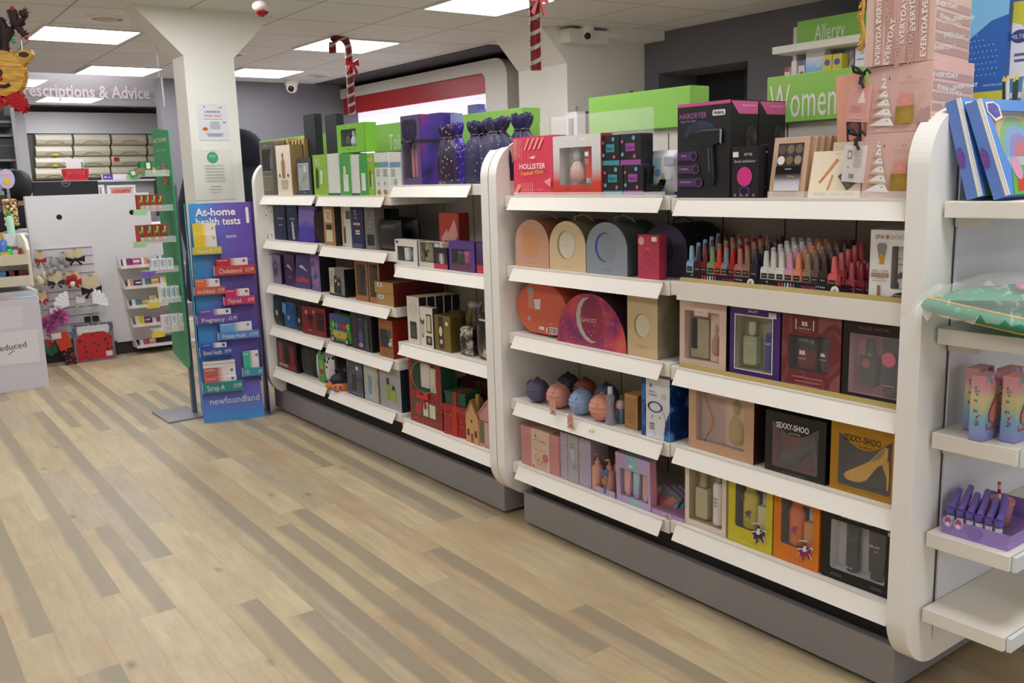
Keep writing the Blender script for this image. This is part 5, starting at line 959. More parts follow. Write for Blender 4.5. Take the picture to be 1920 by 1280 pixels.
# scale of the upper box comes from its own outline
for ch in t2.children: ch.scale.z = .055/max(.02, h)
t3, h3 = present('green Christmas present box at the back beside the stack', (862, 884, 712, 800), z, .07, '#1c4432', '#7a1c1c', .15)
present('dark red Christmas box at the back by the upright', (884, 915, 716, 806), z, .08, '#5a1a1a', '#3a5a34', .16)
def house(label, b, zs, d, c, roof, x, win=True):
    p, w, h = at(b, zs, x); t = thing('house_gift_box', label, 'gift box', group='little house shaped gift boxes'); mb = MB()
    mb.prism([(-w/2, 0), (w/2, 0), (w/2, h*.58), (0, h*.86), (-w/2, h*.58)], 0, d, mm(c)); pr = [('r', .40, .60, .02, .20, '#a8303a'), ('r', .12, .28, .14, .28, '#3c3430'), ('r', .72, .88, .14, .28, '#3c3430'), ('e', .5, .46, .07, None, '#4a4038')] if not win else [('r', .06, .92, .06, .50, '#6f6a40'), ('r', .30, .60, .06, .48, '#c8a09c'), ('r', .62, .90, .06, .46, '#cfd4b8')]
    dec(mb, w, h, pr); mb.build('box_body', t); mb = MB()
    for s in (-1, 1): mb.prism([(0, h*.86), (s*w*.56, h*.545), (s*w*.56, h*.58), (0, h*.92)] if s > 0 else [(0, h*.86), (0, h*.92), (s*w*.56, h*.58), (s*w*.56, h*.545)], -.003, d+.003, mm(roof))
    mb.build('roof', t)
    if not win:
        mb = MB(); mb.box(w*.12, w*.3, d*.3, d*.5, h*.75, h*1.02, mm('#a88a4c')); mb.build('chimney', t)
    place(t, p+Vector((0, 0, .001))); return t
house('small tan gingerbread house gift box', (873, 896, 742, 828), z, .05, '#c99c64', '#8a7040', .026, False)
house('pink house gift box with a window of bath bottles, by the upright', (897, 934, 742, 838), z, .06, '#c98c90', '#c87a84', .03)
# ------------------------------------------------------------ far gondola, middle bay
z = ZL2[0]
LIME = '#8cb43c'
ht = lambda c: speck('#d9dbd2', '#9aa898', 320, .3)
for i, (lb, b, c, pr) in enumerate([
    ('lime green hemp gift carton with a bottle picture, leftmost of the green row', (588, 613, 290, 370), LIME, [('t', .38, .86, .13, 'BOD', WHITE), ('t', .38, .76, .13, 'MAN', WHITE), ('p', [(.15, .20), (.34, .16), (.40, .60), (.30, .70), (.18, .62)], '#2c4a30'), ('p', [(.5, .3), (.68, .26), (.72, .6), (.55, .62)], '#cfd8c4')]),
    ('white hemp patterned side carton next to the lime one', (614, 637, 288, 370), ht(0), [('r', 0, 1, 0, .06, '#2f5a3c')]),
    ('green gift carton with a tube picture in the row', (638, 657, 288, 370), '#4fa04a', [('r', .3, .8, .1, .5, '#d8dcd0'), ('r', .35, .6, .4, .7, '#c9cfc0')]),
    ('white hemp patterned carton in the middle of the row', (658, 674, 290, 370), ht(0), [('r', 0, 1, 0, .06, '#2f5a3c')]),
    ('bright green carton with a white tube picture', (675, 688, 290, 370), '#3f9a44', [('r', .2, .8, .12, .55, '#dcdcd8')]),
    ('lime carton with thin bottle pictures toward the near end', (689, 702, 288, 371), LIME, [('t', .5, .86, .12, 'BOD', WHITE), ('r', .3, .5, .2, .6, '#3c5a3a'), ('r', .6, .75, .15, .5, '#d8dcd0')]),
    ('white carton with a blue band and two small portraits', (703, 730, 286, 371), ht(0), [('r', 0, .38, .66, .78, '#5fa04a'), ('r', .38, 1, .66, .78, '#6f93b4'), ('lines', .08, .4, .44, .62, 4, '#7a8a80'), ('lines', .55, .9, .44, .62, 4, '#7a8a80'), ('e', .25, .08, .12, .06, '#a8743c'), ('e', .7, .08, .12, .06, '#a8743c'), ('e', .25, .28, .05, None, '#8a8f88'), ('e', .7, .28, .05, None, '#8a8f88')]),
    ('second white carton with a blue band, nearest the purple box', (731, 752, 286, 371), ht(0), [('r', 0, 1, .66, .78, '#6f93b4'), ('lines', .1, .5, .44, .62, 4, '#7a8a80'), ('e', .5, .32, .16, None, '#9aa09a'), ('e', .45, .08, .12, .06, '#a8743c'), ('r', .6, 1, 0, .05, '#26406a')])]):
    o = GB('hair_care_carton', lb, 'carton', b, z, .09, c, x=.03+.004*(i % 2), prints=pr, top='#cfd8c0'); o['group'] = 'green and white hair care cartons'
p, w, h = at((632, 684, 232, 286), z, .05)
hb = PX(658, 286, .05).z
o = carton('bath_gift_set', 'bright green windowed gift box lying on top of the green cartons', 'gift set', PX(632, 260, .05).y-PX(684, 260, .05).y, PX(658, 232, .05).z-hb, .06, '#7cc038', win=(.14, .70, .22, .82), tray='#2c3c38', side='#74b832', top='#80c43c', fl=.06,
   prints=[('t', .45, .93, .08, 'NAIR', WHITE), ('t', .42, .12, .06, 'Naturals', '#3a7a2a')], inner=[('round', .25, .22, .02, .85, '#2f4a34', '#1e2c22'), ('round', .60, .26, .02, .9, '#c9d6dc', '#dfe6ea'), ('cyl', .90, .18, .02, .8, '#b8c4b4', '#cfd6cc')])
place(o, Vector((.05, (PX(632, 260, .05).y+PX(684, 260, .05).y)/2, hb+.001)))
GB('tall_carton', 'tall plain black carton standing behind the green cartons', 'carton', (613, 634, 214, 360), z, .04, '#1d2026', x=.13, side='#17191e')
GB('tall_carton', 'tall plain black carton at the end of the grey boxed sets', 'carton', (573, 594, 214, 372), ZL1[0], .04, '#1e2127', x=.13, side='#17191e')
z = ZL2[1]
GB('grooming_box', 'brown kraft box with cream labels next to the furry pouch', 'gift set', (607, 628, 388, 462), z, .06, '#a87c50', x=.035, side='#3a3230', prints=[('r', .12, .76, .60, .94, '#d9cda8'), ('r', .2, .76, .1, .40, '#d2c79e'), ('r', .24, .72, .42, .54, '#3a2420'), ('lines', .2, .7, .66, .88, 4, '#8a7a58')])
GB('grooming_box', 'white and cream boxed kit between the kraft and navy boxes', 'gift set', (641, 658, 388, 466), z, .05, '#cfcac6', x=.035, prints=[('r', 0, .3, 0, 1, '#c2a884'), ('r', .2, .4, .1, .5, '#3a3438'), ('r', .5, 1, .7, .9, '#4a4a50')])
GB('grooming_box', 'navy boxed grooming kit with small white lettering', 'gift set', (659, 682, 388, 467), z, .05, '#232c50', x=.03, side='#1a2038', prints=[('t', .35, .90, .07, 'THE', WHITE), ('t', .4, .82, .07, 'BIG', WHITE), ('t', .4, .74, .06, 'Beard', WHITE), ('r', .2, .75, .56, .62, '#d9a08c'), ('r', .35, .7, .40, .44, '#cfc8c0'), ('r', .35, .7, .34, .38, '#cfc8c0'), ('r', .1, .9, .02, .12, '#4a5478')])
GB('grooming_box', 'grey taupe boxed kit with a dark emblem beside the black bags', 'gift set', (684, 703, 389, 468), z, .05, '#77716c', x=.03, prints=[('r', .2, .9, .10, .36, '#22201f'), ('t', .5, .84, .06, 'JAMES', '#4a4440'), ('lines', .2, .8, .5, .7, 2, '#908a84')])
pillow('wash_bag', 'black wash bag at the front of the shelf', 'bag', (704, 742, 413, 473), z, .06, '#1a1b1c', x=.03, group='black wash bags'); pillow('wash_bag', 'black wash bag set back behind the front one', 'bag', (738, 774, 408, 470), z, .06, '#1d1c1e', x=.14, group='black wash bags')
GB('dark_carton', 'black carton with faint print behind the wash bag', 'carton', (700, 732, 392, 460), z, .05, cloudy([(.4, '#1c1c1e'), (.6, '#34343a')], 40), x=.18)
z = ZL2[2]
GB('grooming_box', 'cream and black boxed set with dark bottle silhouettes', 'gift set', (618, 646, 504, 556), z, .06, '#c8c0ac', x=.032, side='#141518', prints=[('r', .38, 1, .0, 1, '#7c7a70'), ('p', [(.30, .1), (.52, .1), (.52, .66), (.44, .8), (.32, .7)], '#17181c'), ('p', [(.56, .1), (.78, .1), (.78, .58), (.66, .7), (.56, .6)], '#17181c'), ('e', .42, .55, .05, None, '#c8c4d8'), ('e', .64, .45, .05, None, '#c8c4d8'), ('r', 0, 1, 0, .08, '#26262a'), ('lines', .04, .28, .3, .9, 6, '#9a9482')])
for i, (u0, u1, lb) in enumerate([(666, 690, 'copper framed boxed set with two dark panels'), (691, 712, 'second copper framed boxed set with a silver brush')]):
    GB('grooming_box', lb, 'gift set', (u0, u1, 491, 567-4*(1-i)), z, .08, '#a06a3c', x=.032, side='#5a1f16', win=(.10, .86, .14, .93), tray='#6f5c34', wr=.001, fl=.05, inner=[('slab', .25, .36, .06, .86, '#2a2a34', '#000'), ('cyl', .68, .30, .06, .66 if not i else .9, '#2c2c30', '#9a9aa0')])
for i, (b, lb, dz) in enumerate([((708, 741, 549, 580), 'kraft topped dark red box, lower of the stacked pair', 0), ((704, 739, 515, 548), 'kraft topped dark red box, upper of the stacked pair', 1)]):
    p, w, h = at(b, z, .03); o = carton('kraft_gift_box', lb, 'box', w, .052, .26, '#a8834c', prints=[('r', .16, .42, .55, .88, '#e6e6ea'), ('r', .22, .36, .6, .83, '#8a90a8')], side='#5e1c18', top='#7a5a34'); place(o, Vector((.024, p.y, z+.001+.053*dz))); o['group'] = 'stacked kraft and red boxes'
z = ZL2[3]
GB('gift_carton', 'dark blue carton with two white labels behind the bus tin', 'carton', (610, 640, 574, 632), z, .05, '#28306a', x=.10, prints=[('r', .05, .3, .75, .86, '#c9c9d8'), ('r', .05, .25, .45, .52, '#c9c9d8')])
p, w, h = at((619, 657, 592, 646), z, .028); t = thing('bus_tin', 'green and yellow bus shaped tin of coloured soaps with wheels', 'tin'); mb = MB()
mb.prism([(-w/2, h*.10), (w/2, h*.10), (w/2, h*.9), (w*.44, h), (-w*.44, h), (-w/2, h*.9)], 0, .05, M('#4a8a3c', .35)); dec(mb, w, h, [('r', .0, 1, .80, 1, '#3a4a8c'), ('r', .08, .94, .50, .78, '#1e2430')]+[('e', .18+.18*k, .64, .085, .13, c) for k, c in enumerate(['#6ab83c', '#4a8ac0', '#b0344a', '#b03a40', '#8ab83c'])]+[('r', .16, .86, .2, .44, '#c2a03c'), ('r', .0, 1, .44, .5, '#3f9a8a'), ('t', .5, .32, .12, 'BUS', '#8a6a20')]); mb.build('tin_body', t)
for s in (-.34, .34): MB().prism(ell(s*w, h*.14, h*.13, h*.13, 20), -.004, .0, M('#1a1a1c', .4)).prism(ell(s*w, h*.14, h*.07, h*.07, 16), -.005, -.004, M('#b8b8b4', .3)).build('wheel', t)
place(t, p+Vector((0, 0, .001)))
GB('perfume_gift_set', 'black boxed set with three tall panels next to the bus tin', 'gift set', (660, 697, 590, 664), z, .09, '#12131a', x=.03, side='#101118', prints=[('r', .04, .26, .12, .88, cloudy([(.4, '#1f1f26'), (.6, '#4a4040')], 60)), ('r', .32, .60, .08, .90, '#2a2a48'), ('e', .46, .38, .12, .2, '#4a4a8a'), ('e', .46, .14, .12, .06, '#b08a8a'), ('r', .68, .84, .04, .86, '#33484c'), ('r', .06, .30, .9, .94, '#3a3a50'), ('t', .46, .85, .05, 'BLUE', '#b8b8c8')])
GB('perfume_gift_set', 'orange brown boxed set with dark red side and a white stone disc', 'gift set', (711, 737, 600, 676), z, .12, '#9a5c30', x=.026, side='#8a1c18', top='#7a4a28', win=(.06, .90, .26, .74), tray='#3a3030', fl=.06, wr=.001, inner=[('slab', .4, .5, .5, .45, '#26262c', '#000'), ('round', .66, .56, .0, .5, '#cfcac4', '#c8c4c0')], prints=[('lines', .2, .7, .05, .12, 2, '#7a4422')])
MBt = MB().sphere((0, 0, 0), .03, cloudy([(.4, '#5a3a20'), (.6, '#7a5430')], 30), 16, 12)
o = MBt.build('wooden_ball'); pp = PX(752, 603, .12); o.location = pp; o.location.z = z+.031+.0; o.location = (.17, PX(746, 640, .17).y-.03, z+.031); tag(o, 'brown round ball tucked behind the orange brown box', 'ball')
z = ZL2[4]
pillow('football_bag', 'black and white football patterned bag with a green label strip', 'bag', (588, 618, 664, 722), z, .06, speck('#d9d9de', '#17171c', 34, .34, .4), x=.035, prints=[('r', .34, .72, .02, .98, '#4a9a34'), ('r', .40, .66, .2, .8, '#6aa83c'), ('r', .42, .64, .3, .45, '#b0302c'), ('lines', .42, .64, .5, .75, 3, '#c8c060')])
t = thing('slippers', 'pair of orange and blue soft slippers with black straps', 'slippers'); p, w, h = at((622, 650, 690, 735), z, .04)
mb = MB(); 
for k in (0, 1): mb.sphere((-w*.22+w*.42*k, .03+.0*k, .012+.0), w*.34, speck('#c8702c', '#3a3090', 40, .3, .6), 14, 10, 1, 1.5, .55)
mb.build('slipper_body', t); mb = MB(); mb.sphere((0, .04, .045), w*.42, M('#1a1626', .6), 16, 10, 1, 1.2, .5); mb.sphere((0, .035, .055), w*.36, M('#33308c', .6), 16, 8, 1, 1.1, .35); mb.build('strap', t)
mb = MB(); mb.tube([(.004+.008*cos(a), .03, .085+.010*sin(a)) for a in [2*pi*i/14 for i in range(14)]], .0018, STEEL, 6, closed=True); mb.build('metal_ring', t); place(t, p+Vector((0, 0, .001)))
t['label'] = 'bundle of orange and dark blue soft slippers with a metal ring'
GB('perfume_gift_set', 'dark denim blue boxed set with a white tag', 'gift set', (651, 680, 676, 742), z, .05, cloudy([(.35, '#3a4258'), (.65, '#6a6668')], 20), x=.026, side='#1e2434', prints=[('r', .60, .74, .74, .84, '#e6e6e8'), ('r', .3, .6, .15, .6, '#2c2c34'), ('lines', .2, .9, .05, .1, 1, '#8a8a98')])
GB('perfume_gift_set', 'clear and pale blue boxed set with silver panels', 'gift set', (683, 709, 684, 760), z, .05, cloudy([(.35, '#8a9cb4'), (.5, '#b0b0a8'), (.7, '#a89c8c')], 16), x=.026, side='#b0a48c', top='#9aa8b8', prints=[('r', .12, .86, .08, .92, film('#ffffff', .2)), ('r', .3, .55, .2, .7, '#7c98ac'), ('r', .62, .8, .15, .65, '#c0b8a8')])
GB('perfume_gift_set', 'plain grey box with two lime green bottles', 'gift set', (713, 752, 690, 778), z, .06, '#a09ea2', x=.024, side='#1e2634', top='#b0aeb0', prints=[('r', .34, .46, .56, .74, '#1e2022'), ('r', .32, .50, .22, .58, '#8fae38'), ('r', .60, .72, .46, .58, '#1e2022'), ('r', .56, .76, .18, .48, '#8fae38'), ('t', .14, .22, .05, 'acqua', '#7c7a80')])
# ------------------------------------------------------------ far gondola, far bay
z = ZL1[0]
GB('perfume_gift_set', 'dark grey boxed set with two framed windows, leftmost on the top shelf', 'gift set', (489, 514, 266, 367), z, .07, '#5a544e', x=.03, side='#8a8078', top='#4a4440', win=(.14, .86, .46, .86), tray='#151314', wr=.001, fl=.05, prints=[('o', .5, .66, .01, .01, GOLD_, .5), ('r', .16, .86, .12, .34, '#6e6656'), ('t', .5, .93, .06, 'TABAC', '#9a8c68'), ('r', .14, .88, .35, .36, '#b0a070'), ('r', .14, .88, .10, .11, '#b0a070'), ('r', .1, .12, .44, .88, '#b0a070'), ('r', .12, .88, .44, .45, '#b0a070')], inner=[('tube', .7, .5, .0, .95, '#6a6662', '#4a4644')])
for i, (u0, u1, lb) in enumerate([(517, 544, 'brown and gold chequered carton behind the beige box, left one'), (547, 573, 'brown and gold chequered carton behind the beige box, right one')]):
    GB('chequered_carton', lb, 'carton', (u0, u1, 261, 360), z, .06, '#b0905a', x=.11, prints=[('r', .12*k*1.0+(.12 if j % 2 else 0), .12*k+.10+(.12 if j % 2 else 0), .98-.07*(j+1), .98-.07*j, '#3a2a1c') for j in range(3) for k in range(0, 7, 2)])
GB('perfume_gift_set', 'cream boxed set with a bronze bottle picture and tan side', 'gift set', (519, 546, 272, 368), z, .07, '#dcd0bc', x=.035, side='#a88a5c', top='#c8b898', prints=[('p', [(.36, .34), (.58, .34), (.60, .66), (.52, .72), (.51, .84), (.44, .84), (.43, .72), (.34, .66)], '#9c7456'), ('r', .42, .52, .76, .84, '#6a5448'), ('e', .2, .40, .05, None, '#4a4440'), ('e', .78, .40, .05, None, '#4a4440'), ('lines', .2, .8, .12, .32, 5, '#b0a48e')])
GB('perfume_gift_set', 'charcoal boxed set with a frosted silver window', 'gift set', (557, 584, 296, 369), z, .06, '#3f424a', x=.03, side='#1c1e24', top='#34363c', prints=[('r', .10, .84, .14, .86, '#b8b8b6'), ('r', .13, .81, .17, .83, cloudy([(.4, '#8a8c8a'), (.6, '#a6a8a6')], 18)), ('r', .52, .66, .62, .80, '#cfd0ce'), ('t', .5, .07, .06, 'VS', '#c8c8ca')])
z = ZL1[1]
GB('grooming_box', 'white box with black doodle pattern at the far end', 'gift set', (499, 513, 386, 450), z, .04, speck('#dcd8d4', '#26262a', 40, .25), x=.03, side='#c8c4c0')
for i, (u0, u1, lb) in enumerate([(514, 536, 'navy boxed set with small grey lettering, left of the pair'), (538, 558, 'navy boxed set with a pale stripe, right of the pair')]):
    GB('grooming_box', lb, 'gift set', (u0, u1, 386, 452), z, .05, '#19223e', x=.032, side='#10131c', prints=[('t', .4, .9, .07, 'NEXT', '#6a7490'), ('r', .3, .8, .60, .66, '#7a8094'), ('r', .4, .75, .42, .46, '#8a90a0')]+([('p', [(.5, .05), (.7, .05), (.62, .55), (.45, .55)], '#b8bcc0')] if i else []))
t = GB('foil_gift_pack', 'shiny violet blue curved foil pack in front of the furry pouch', 'gift pack', (561, 584, 387, 455), z, .03, grad([(0, '#3a2c8c'), (.4, '#5a44a0'), (.7, '#4a4ab0'), (1, '#8a7cc8')], 2, 0, .13, .2, noise=.3), x=.026, tilt=4, rz=8)
pillow('fur_pouch', 'dark brown furry pouch at the bay joint', 'pouch', (583, 605, 390, 458), z, .06, M('#33221c', .9, bump=.8, sc=120), x=.04)
z = ZL1[2]
GB('perfume_gift_set', 'lilac and white boxed set with a dark oval bottle', 'gift set', (503, 527, 478, 534), z, .05, '#7c6f96', x=.03, side='#2a2440', prints=[('r', 0, .34, 0, .96, '#b8b4bc'), ('e', .58, .52, .16, .28, '#332a3a'), ('e', .6, .62, .06, .08, '#8a7a80')])
for i, (u0, u1, lb, c, tl) in enumerate([(534, 553, 'deep purple boxed set with a small white leaping cat mark', '#3a2a54', 0), (556, 577, 'slanting blue and purple foil boxed set with a red band', '#4a4278', 5), (583, 600, 'purple windowed boxed set with a black side', '#6a5a8c', 0)]):
    GB('perfume_gift_set', lb, 'gift set', (u0, u1, 478, 540+i*3), z, .09 if i == 2 else .04, c, x=.03, side='#15141c', tilt=tl, rz=tl*2, prints=[('p', [(.2, .64), (.4, .60), (.7, .52), (.8, .50), (.6, .60), (.4, .70)], '#cfcad8')]*(i < 2)+[('t', .5, .30, .07, 'PUMA', '#cfcad8')]*(i < 2)+([('r', .1, .9, .18, .30, '#b03a44')] if i == 1 else [])+([('r', .1, .86, .1, .9, cloudy([(.4, '#4a4a80'), (.6, '#a880b0')], 20))] if i == 2 else []))
z = ZL1[3]
for i, (b, lb, c, tc) in enumerate([((506, 528, 553, 610), 'black gift bag with a light blue swing tag, leftmost', '#1a1c28', '#6a94c8'), ((530, 549, 568, 618), 'bright blue gift bag with a pale blue tag', '#1f5a9c', '#5aa8dc'), ((550, 568, 572, 622), 'black gift bag with silver studs before the red box', '#17171c', '#3a3a40')]):
    pillow('gift_bag', lb, 'gift bag', b, z, .035, speck(c, '#7a8090', 45, .1), x=.03, prints=[('p', [(.0, .6), (.34, .5), (.42, .92), (.06, 1.0)], tc), ('r', .5, .7, .35, .5, '#a8aebc')], group='small gift bags on the fourth shelf')
t = GB('gift_satchel', 'glossy dark red boxed gift bag with a black keyhole opening', 'gift bag', (571, 607, 577, 636), z, .06, M('#7a1c24', .3), x=.035, side='#4a1016', rz=6, prints=[('e', .36, .60, .12, .14, '#1c0c0e'), ('r', .30, .44, .3, .58, '#5a1016'), ('r', .62, .92, .2, .84, '#3a0c10'), ('e', .2, .80, .05, None, '#c9a0a0'), ('e', .52, .84, .04, None, '#c9a0a0'), ('r', .24, .4, .14, .18, '#c08a6c')])
z = ZL1[4]
GB('perfume_gift_set', 'black and red HUGO boxed set with a red and dark bottle', 'gift set', (520, 556, 640, 694), z, .06, '#16151a', x=.03, side='#121116', prints=[('r', .06, .94, .04, .24, '#8a1a1e'), ('r', .06, .94, .24, .94, '#55232a'), ('r', .14, .30, .25, .88, '#9a3a3a'), ('r', .38, .60, .20, .70, '#22181a'), ('r', .44, .54, .70, .84, '#22181a'), ('r', .70, .90, .25, .84, '#8a1f24'), ('t', .34, .14, .13, 'HUGO', WHITE, {'fit': .44, 'bold': .02})])
pillow('cosmetic_pouch', 'dark grey rounded leather pouch next to the HUGO box', 'pouch', (560, 584, 648, 704), z, .06, '#2a282a', x=.035)
GB('dark_carton', 'dark blue carton half hidden behind the grey pouch', 'carton', (578, 596, 650, 702), z, .05, '#20283c', x=.12)
# ------------------------------------------------------------ end shelves on the near end of the gondola
EY = -.052
t = thing('end_shelf_unit', 'white end shelves with empty lowest board facing right, on the gondola end', 'shelving', (0, 0, 0))
mb = MB(); mb.box(.10, .64, -.0565, -.0515, .16, 1.40, M('#e4e4ea', .45, var=.01)); mb.box(.094, .098, -.0530, -.0515, .20, 1.36, M('#3c3c42', .6)); mb.box(.64, .66, -.058, -.0515, .16, 1.40, WHITE2); mb.build('back_panel', t)
ENDZ = [(1.215, .036), (.935, .036), (.695, .038), (.455, .036), (.265, .034)]
for zz, th in ENDZ:
    x0 = .035
    mb = MB(); mb.box(x0, .70, -.245, -.0575, zz-th, zz, WHITE); s = mb.build('shelf', t, bevel=.002)
    mb = MB(); mb.box(x0+.012, .70, -.256, -.2465, zz-th-.002, zz-.004, M('#dfe6ea', .3, var=.01)); mb.build('price_strip', s)
    mb = MB(); mb.box(x0+.05, x0+.075, -.12, -.0575, zz-th-.022, zz-th, WHITE2); mb.build('bracket', s)
def EP(u, v, y): return PY(u, v, y)
# two leaning toy boxes (blue window boxes)
def toybox(label, x, y, h, tilt):
    w, d = .30, .032; t = thing('toy_box', label, 'toy box', (x, y, 1.217), 0, 'blue craft toy boxes leaning on the top end shelf'); t.rotation_euler = (radians(-tilt), 0, 0)
    BL = M('#5f7fc0', .4); mb = MB(); f = -d
    hole = [(.06, h*.10), (w-.02, h*.10), (w-.02, h*.88), (.028, h*.88), (.032, h*.5)]
    mb.prism([(0, 0), (w, 0), (w, h), (0, h)], f, f+.002, M('#5a8ed6', .4), hole=hole)
    mb.add([(0, f, 0), (0, 0, 0), (0, 0, h), (0, f, h)], [(0, 1, 2, 3)], BL); mb.add([(0, f, h), (w, f, h), (w, 0, h), (0, 0, h), (0, f, 0), (w, f, 0), (w, 0, 0), (0, 0, 0)], [(0, 1, 2, 3), (4, 7, 6, 5), (2, 6, 7, 3), (1, 5, 6, 2)], M('#6f9ad6', .4))
    mb.flat([(.0, .0), (.006, .0), (.006, h), (0, h)], WHITE, f-.0006); mb.flat([(.022, .0), (w, .0), (w, h*.10), (.10, h*.30), (.045, h*.25)], M('#5fae4a', .4), f-.001)
    mb.prism([(f, 0), (f+.007, 0), (f+.007, h), (f, h)], -.0006, -.0003, WHITE, 'x'); mb.prism(ell(f+.024, h*.42, .009, .024, 12), -.0009, -.0006, speck('#5a4a9c', '#b04a7a', 200, .3), 'x')
    mb.flat([(.012, h*.86), (.017, h*.96), (.052, h*.97), (.072, h*.93), (.072, h*.80), (.037, h*.76)], WHITE, f-.0014); mb.flat([(.017, h*.87), (.022, h*.945), (.052, h*.955), (.065, h*.92), (.065, h*.82), (.039, h*.79)], speck('#3c4a9c', '#b04a7a', 180, .3), f-.0018)
    mb.flat([(.19, h*.92), (.21, h*.92), (.21, h*.98), (.19, h*.98)], WHITE, f-.0016); mb.flat([(.045, h*.03), (.095, h*.03), (.085, h*.16), (.058, h*.18)], M('#c8482c', .4), f-.0014); mb.flat(ell(.068, h*.27, .020, .026, 16), M('#d898b8', .4), f-.0018); mb.build('carton', t)
    mb = MB(); cx, cz = .16, h*.42
    for k, (r, c) in enumerate(((.125, '#d86a3a'), (.11, '#d8b83a'), (.093, '#5fae5a'), (.074, '#5a9ad0'), (.055, '#7a6ab8'), (.036, '#c04a5a'))):
        P = [(min(max(cx+r*cos(pi*i/20), .032), w-.02), min(cz+r*sin(pi*i/20), h*.87)) for i in range(21)]; mb.flat(P, M(c, .5), f+.020-.0004*k)
    mb.flat([(.032, h*.10), (w-.02, h*.10), (w-.02, cz), (.032, cz)], cloudy([(.4, '#6ab4c0'), (.5, '#a8c8c4'), (.6, '#b8a0a8')], 26), f+.0165); mb.flat([(.03, h*.10), (w-.02, h*.10), (w-.02, h*.88), (.03, h*.88)], M('#b0503a', .5), f+.0225); mb.build('rainbow_picture', t)
    mb = MB(); mb.flat(hole, film('#ffffff', .16), f+.001); mb.build('window_film', t)
    return t
toybox('blue rainbow craft box leaning at the back, mostly covered by the next one', .046, -.100, .215, 16)
toybox('blue rainbow craft box in front with a green strip and round badges', .051, -.155, .213, 20)
# green plush bag wrapped in clear plastic
p = EP(1765, 625, -.20); t = thing('wrapped_cushion', 'green and gold edged cushion with a pink patch in crinkled clear plastic', 'cushion', (-.045, -.20, .945)); mb = MB(); n, m = 24, 10; vs = []
for j in range(m+1):
    for i in range(n+1):
        u, v = i/n*2-1, j/m*2-1; e = max(0., (1-u**4)*(1-v**4)); vs.append((.20+u*.19, v*.10-.03*u, .050+.040*e**.5-.025*(1-v)*.5-.006*u))
fs = [(j*(n+1)+i, j*(n+1)+i+1, (j+1)*(n+1)+i+1, (j+1)*(n+1)+i) for j in range(m) for i in range(n)]; GM = speck('#2c8a64', '#4aa884', 30, .2, .7)
mb.add(vs, fs, GM, True); mb.add([(a, b, .040-(c-.050)*.7-.025*(a-.2)/.19+.0) for a, b, c in vs], [tuple(reversed(f)) for f in fs], GM, True); mb.build('cushion_body', t)
mb = MB(); per = [vs[i] for i in range(n+1)]+[vs[j*(n+1)+n] for j in range(1, m+1)]+[vs[m*(n+1)+i] for i in range(n-1, -1, -1)]+[vs[j*(n+1)] for j in range(m-1, 0, -1)]
mb.tube([(a, b, c+.010) for a, b, c in per], .0030, M(GOLDC, .4), 6, closed=True); mb.tube([(a, b, c-.020) for a, b, c in per], .0030, M(GOLDC, .4), 6, closed=True); mb.build('gold_piping', t); MB().tube([(a, b, c-.005) for a, b, c in per], .0145, GM, 8, closed=True).build('gusset', t)
mb = MB(); mb.sphere((.19, -.02, .088), .075, M('#d87aa8', .8), 18, 10, 1, .55, .16); 
for k in range(5): mb.lathe((.24+.018*k, .022-.022*k, .086), [(.010, 0), (.001, .026)], M('#e8e0dc', .7), 8)
mb.build('pink_patch', t)
mb = MB(); rr = random.Random(8); vs = []; n, m = 40, 20
for j in range(m+1):
    for i in range(n+1):
        u, v = i/n*2-1, j/m*2-1; e = max(0., (1-abs(u)**3)*(1-abs(v)**3)); vs.append((.17+u*.25, v*.12-.02*u, .034+.085*e**.5+rr.uniform(-.004, .004)*(1.3-e)+(.02 if u < -.7 else 0)*rr.random()))
mb.add(vs, [(j*(n+1)+i, j*(n+1)+i+1, (j+1)*(n+1)+i+1, (j+1)*(n+1)+i) for j in range(m) for i in range(n)], film('#ffffff', .16, .05), True); mb.build('plastic_wrap', t)
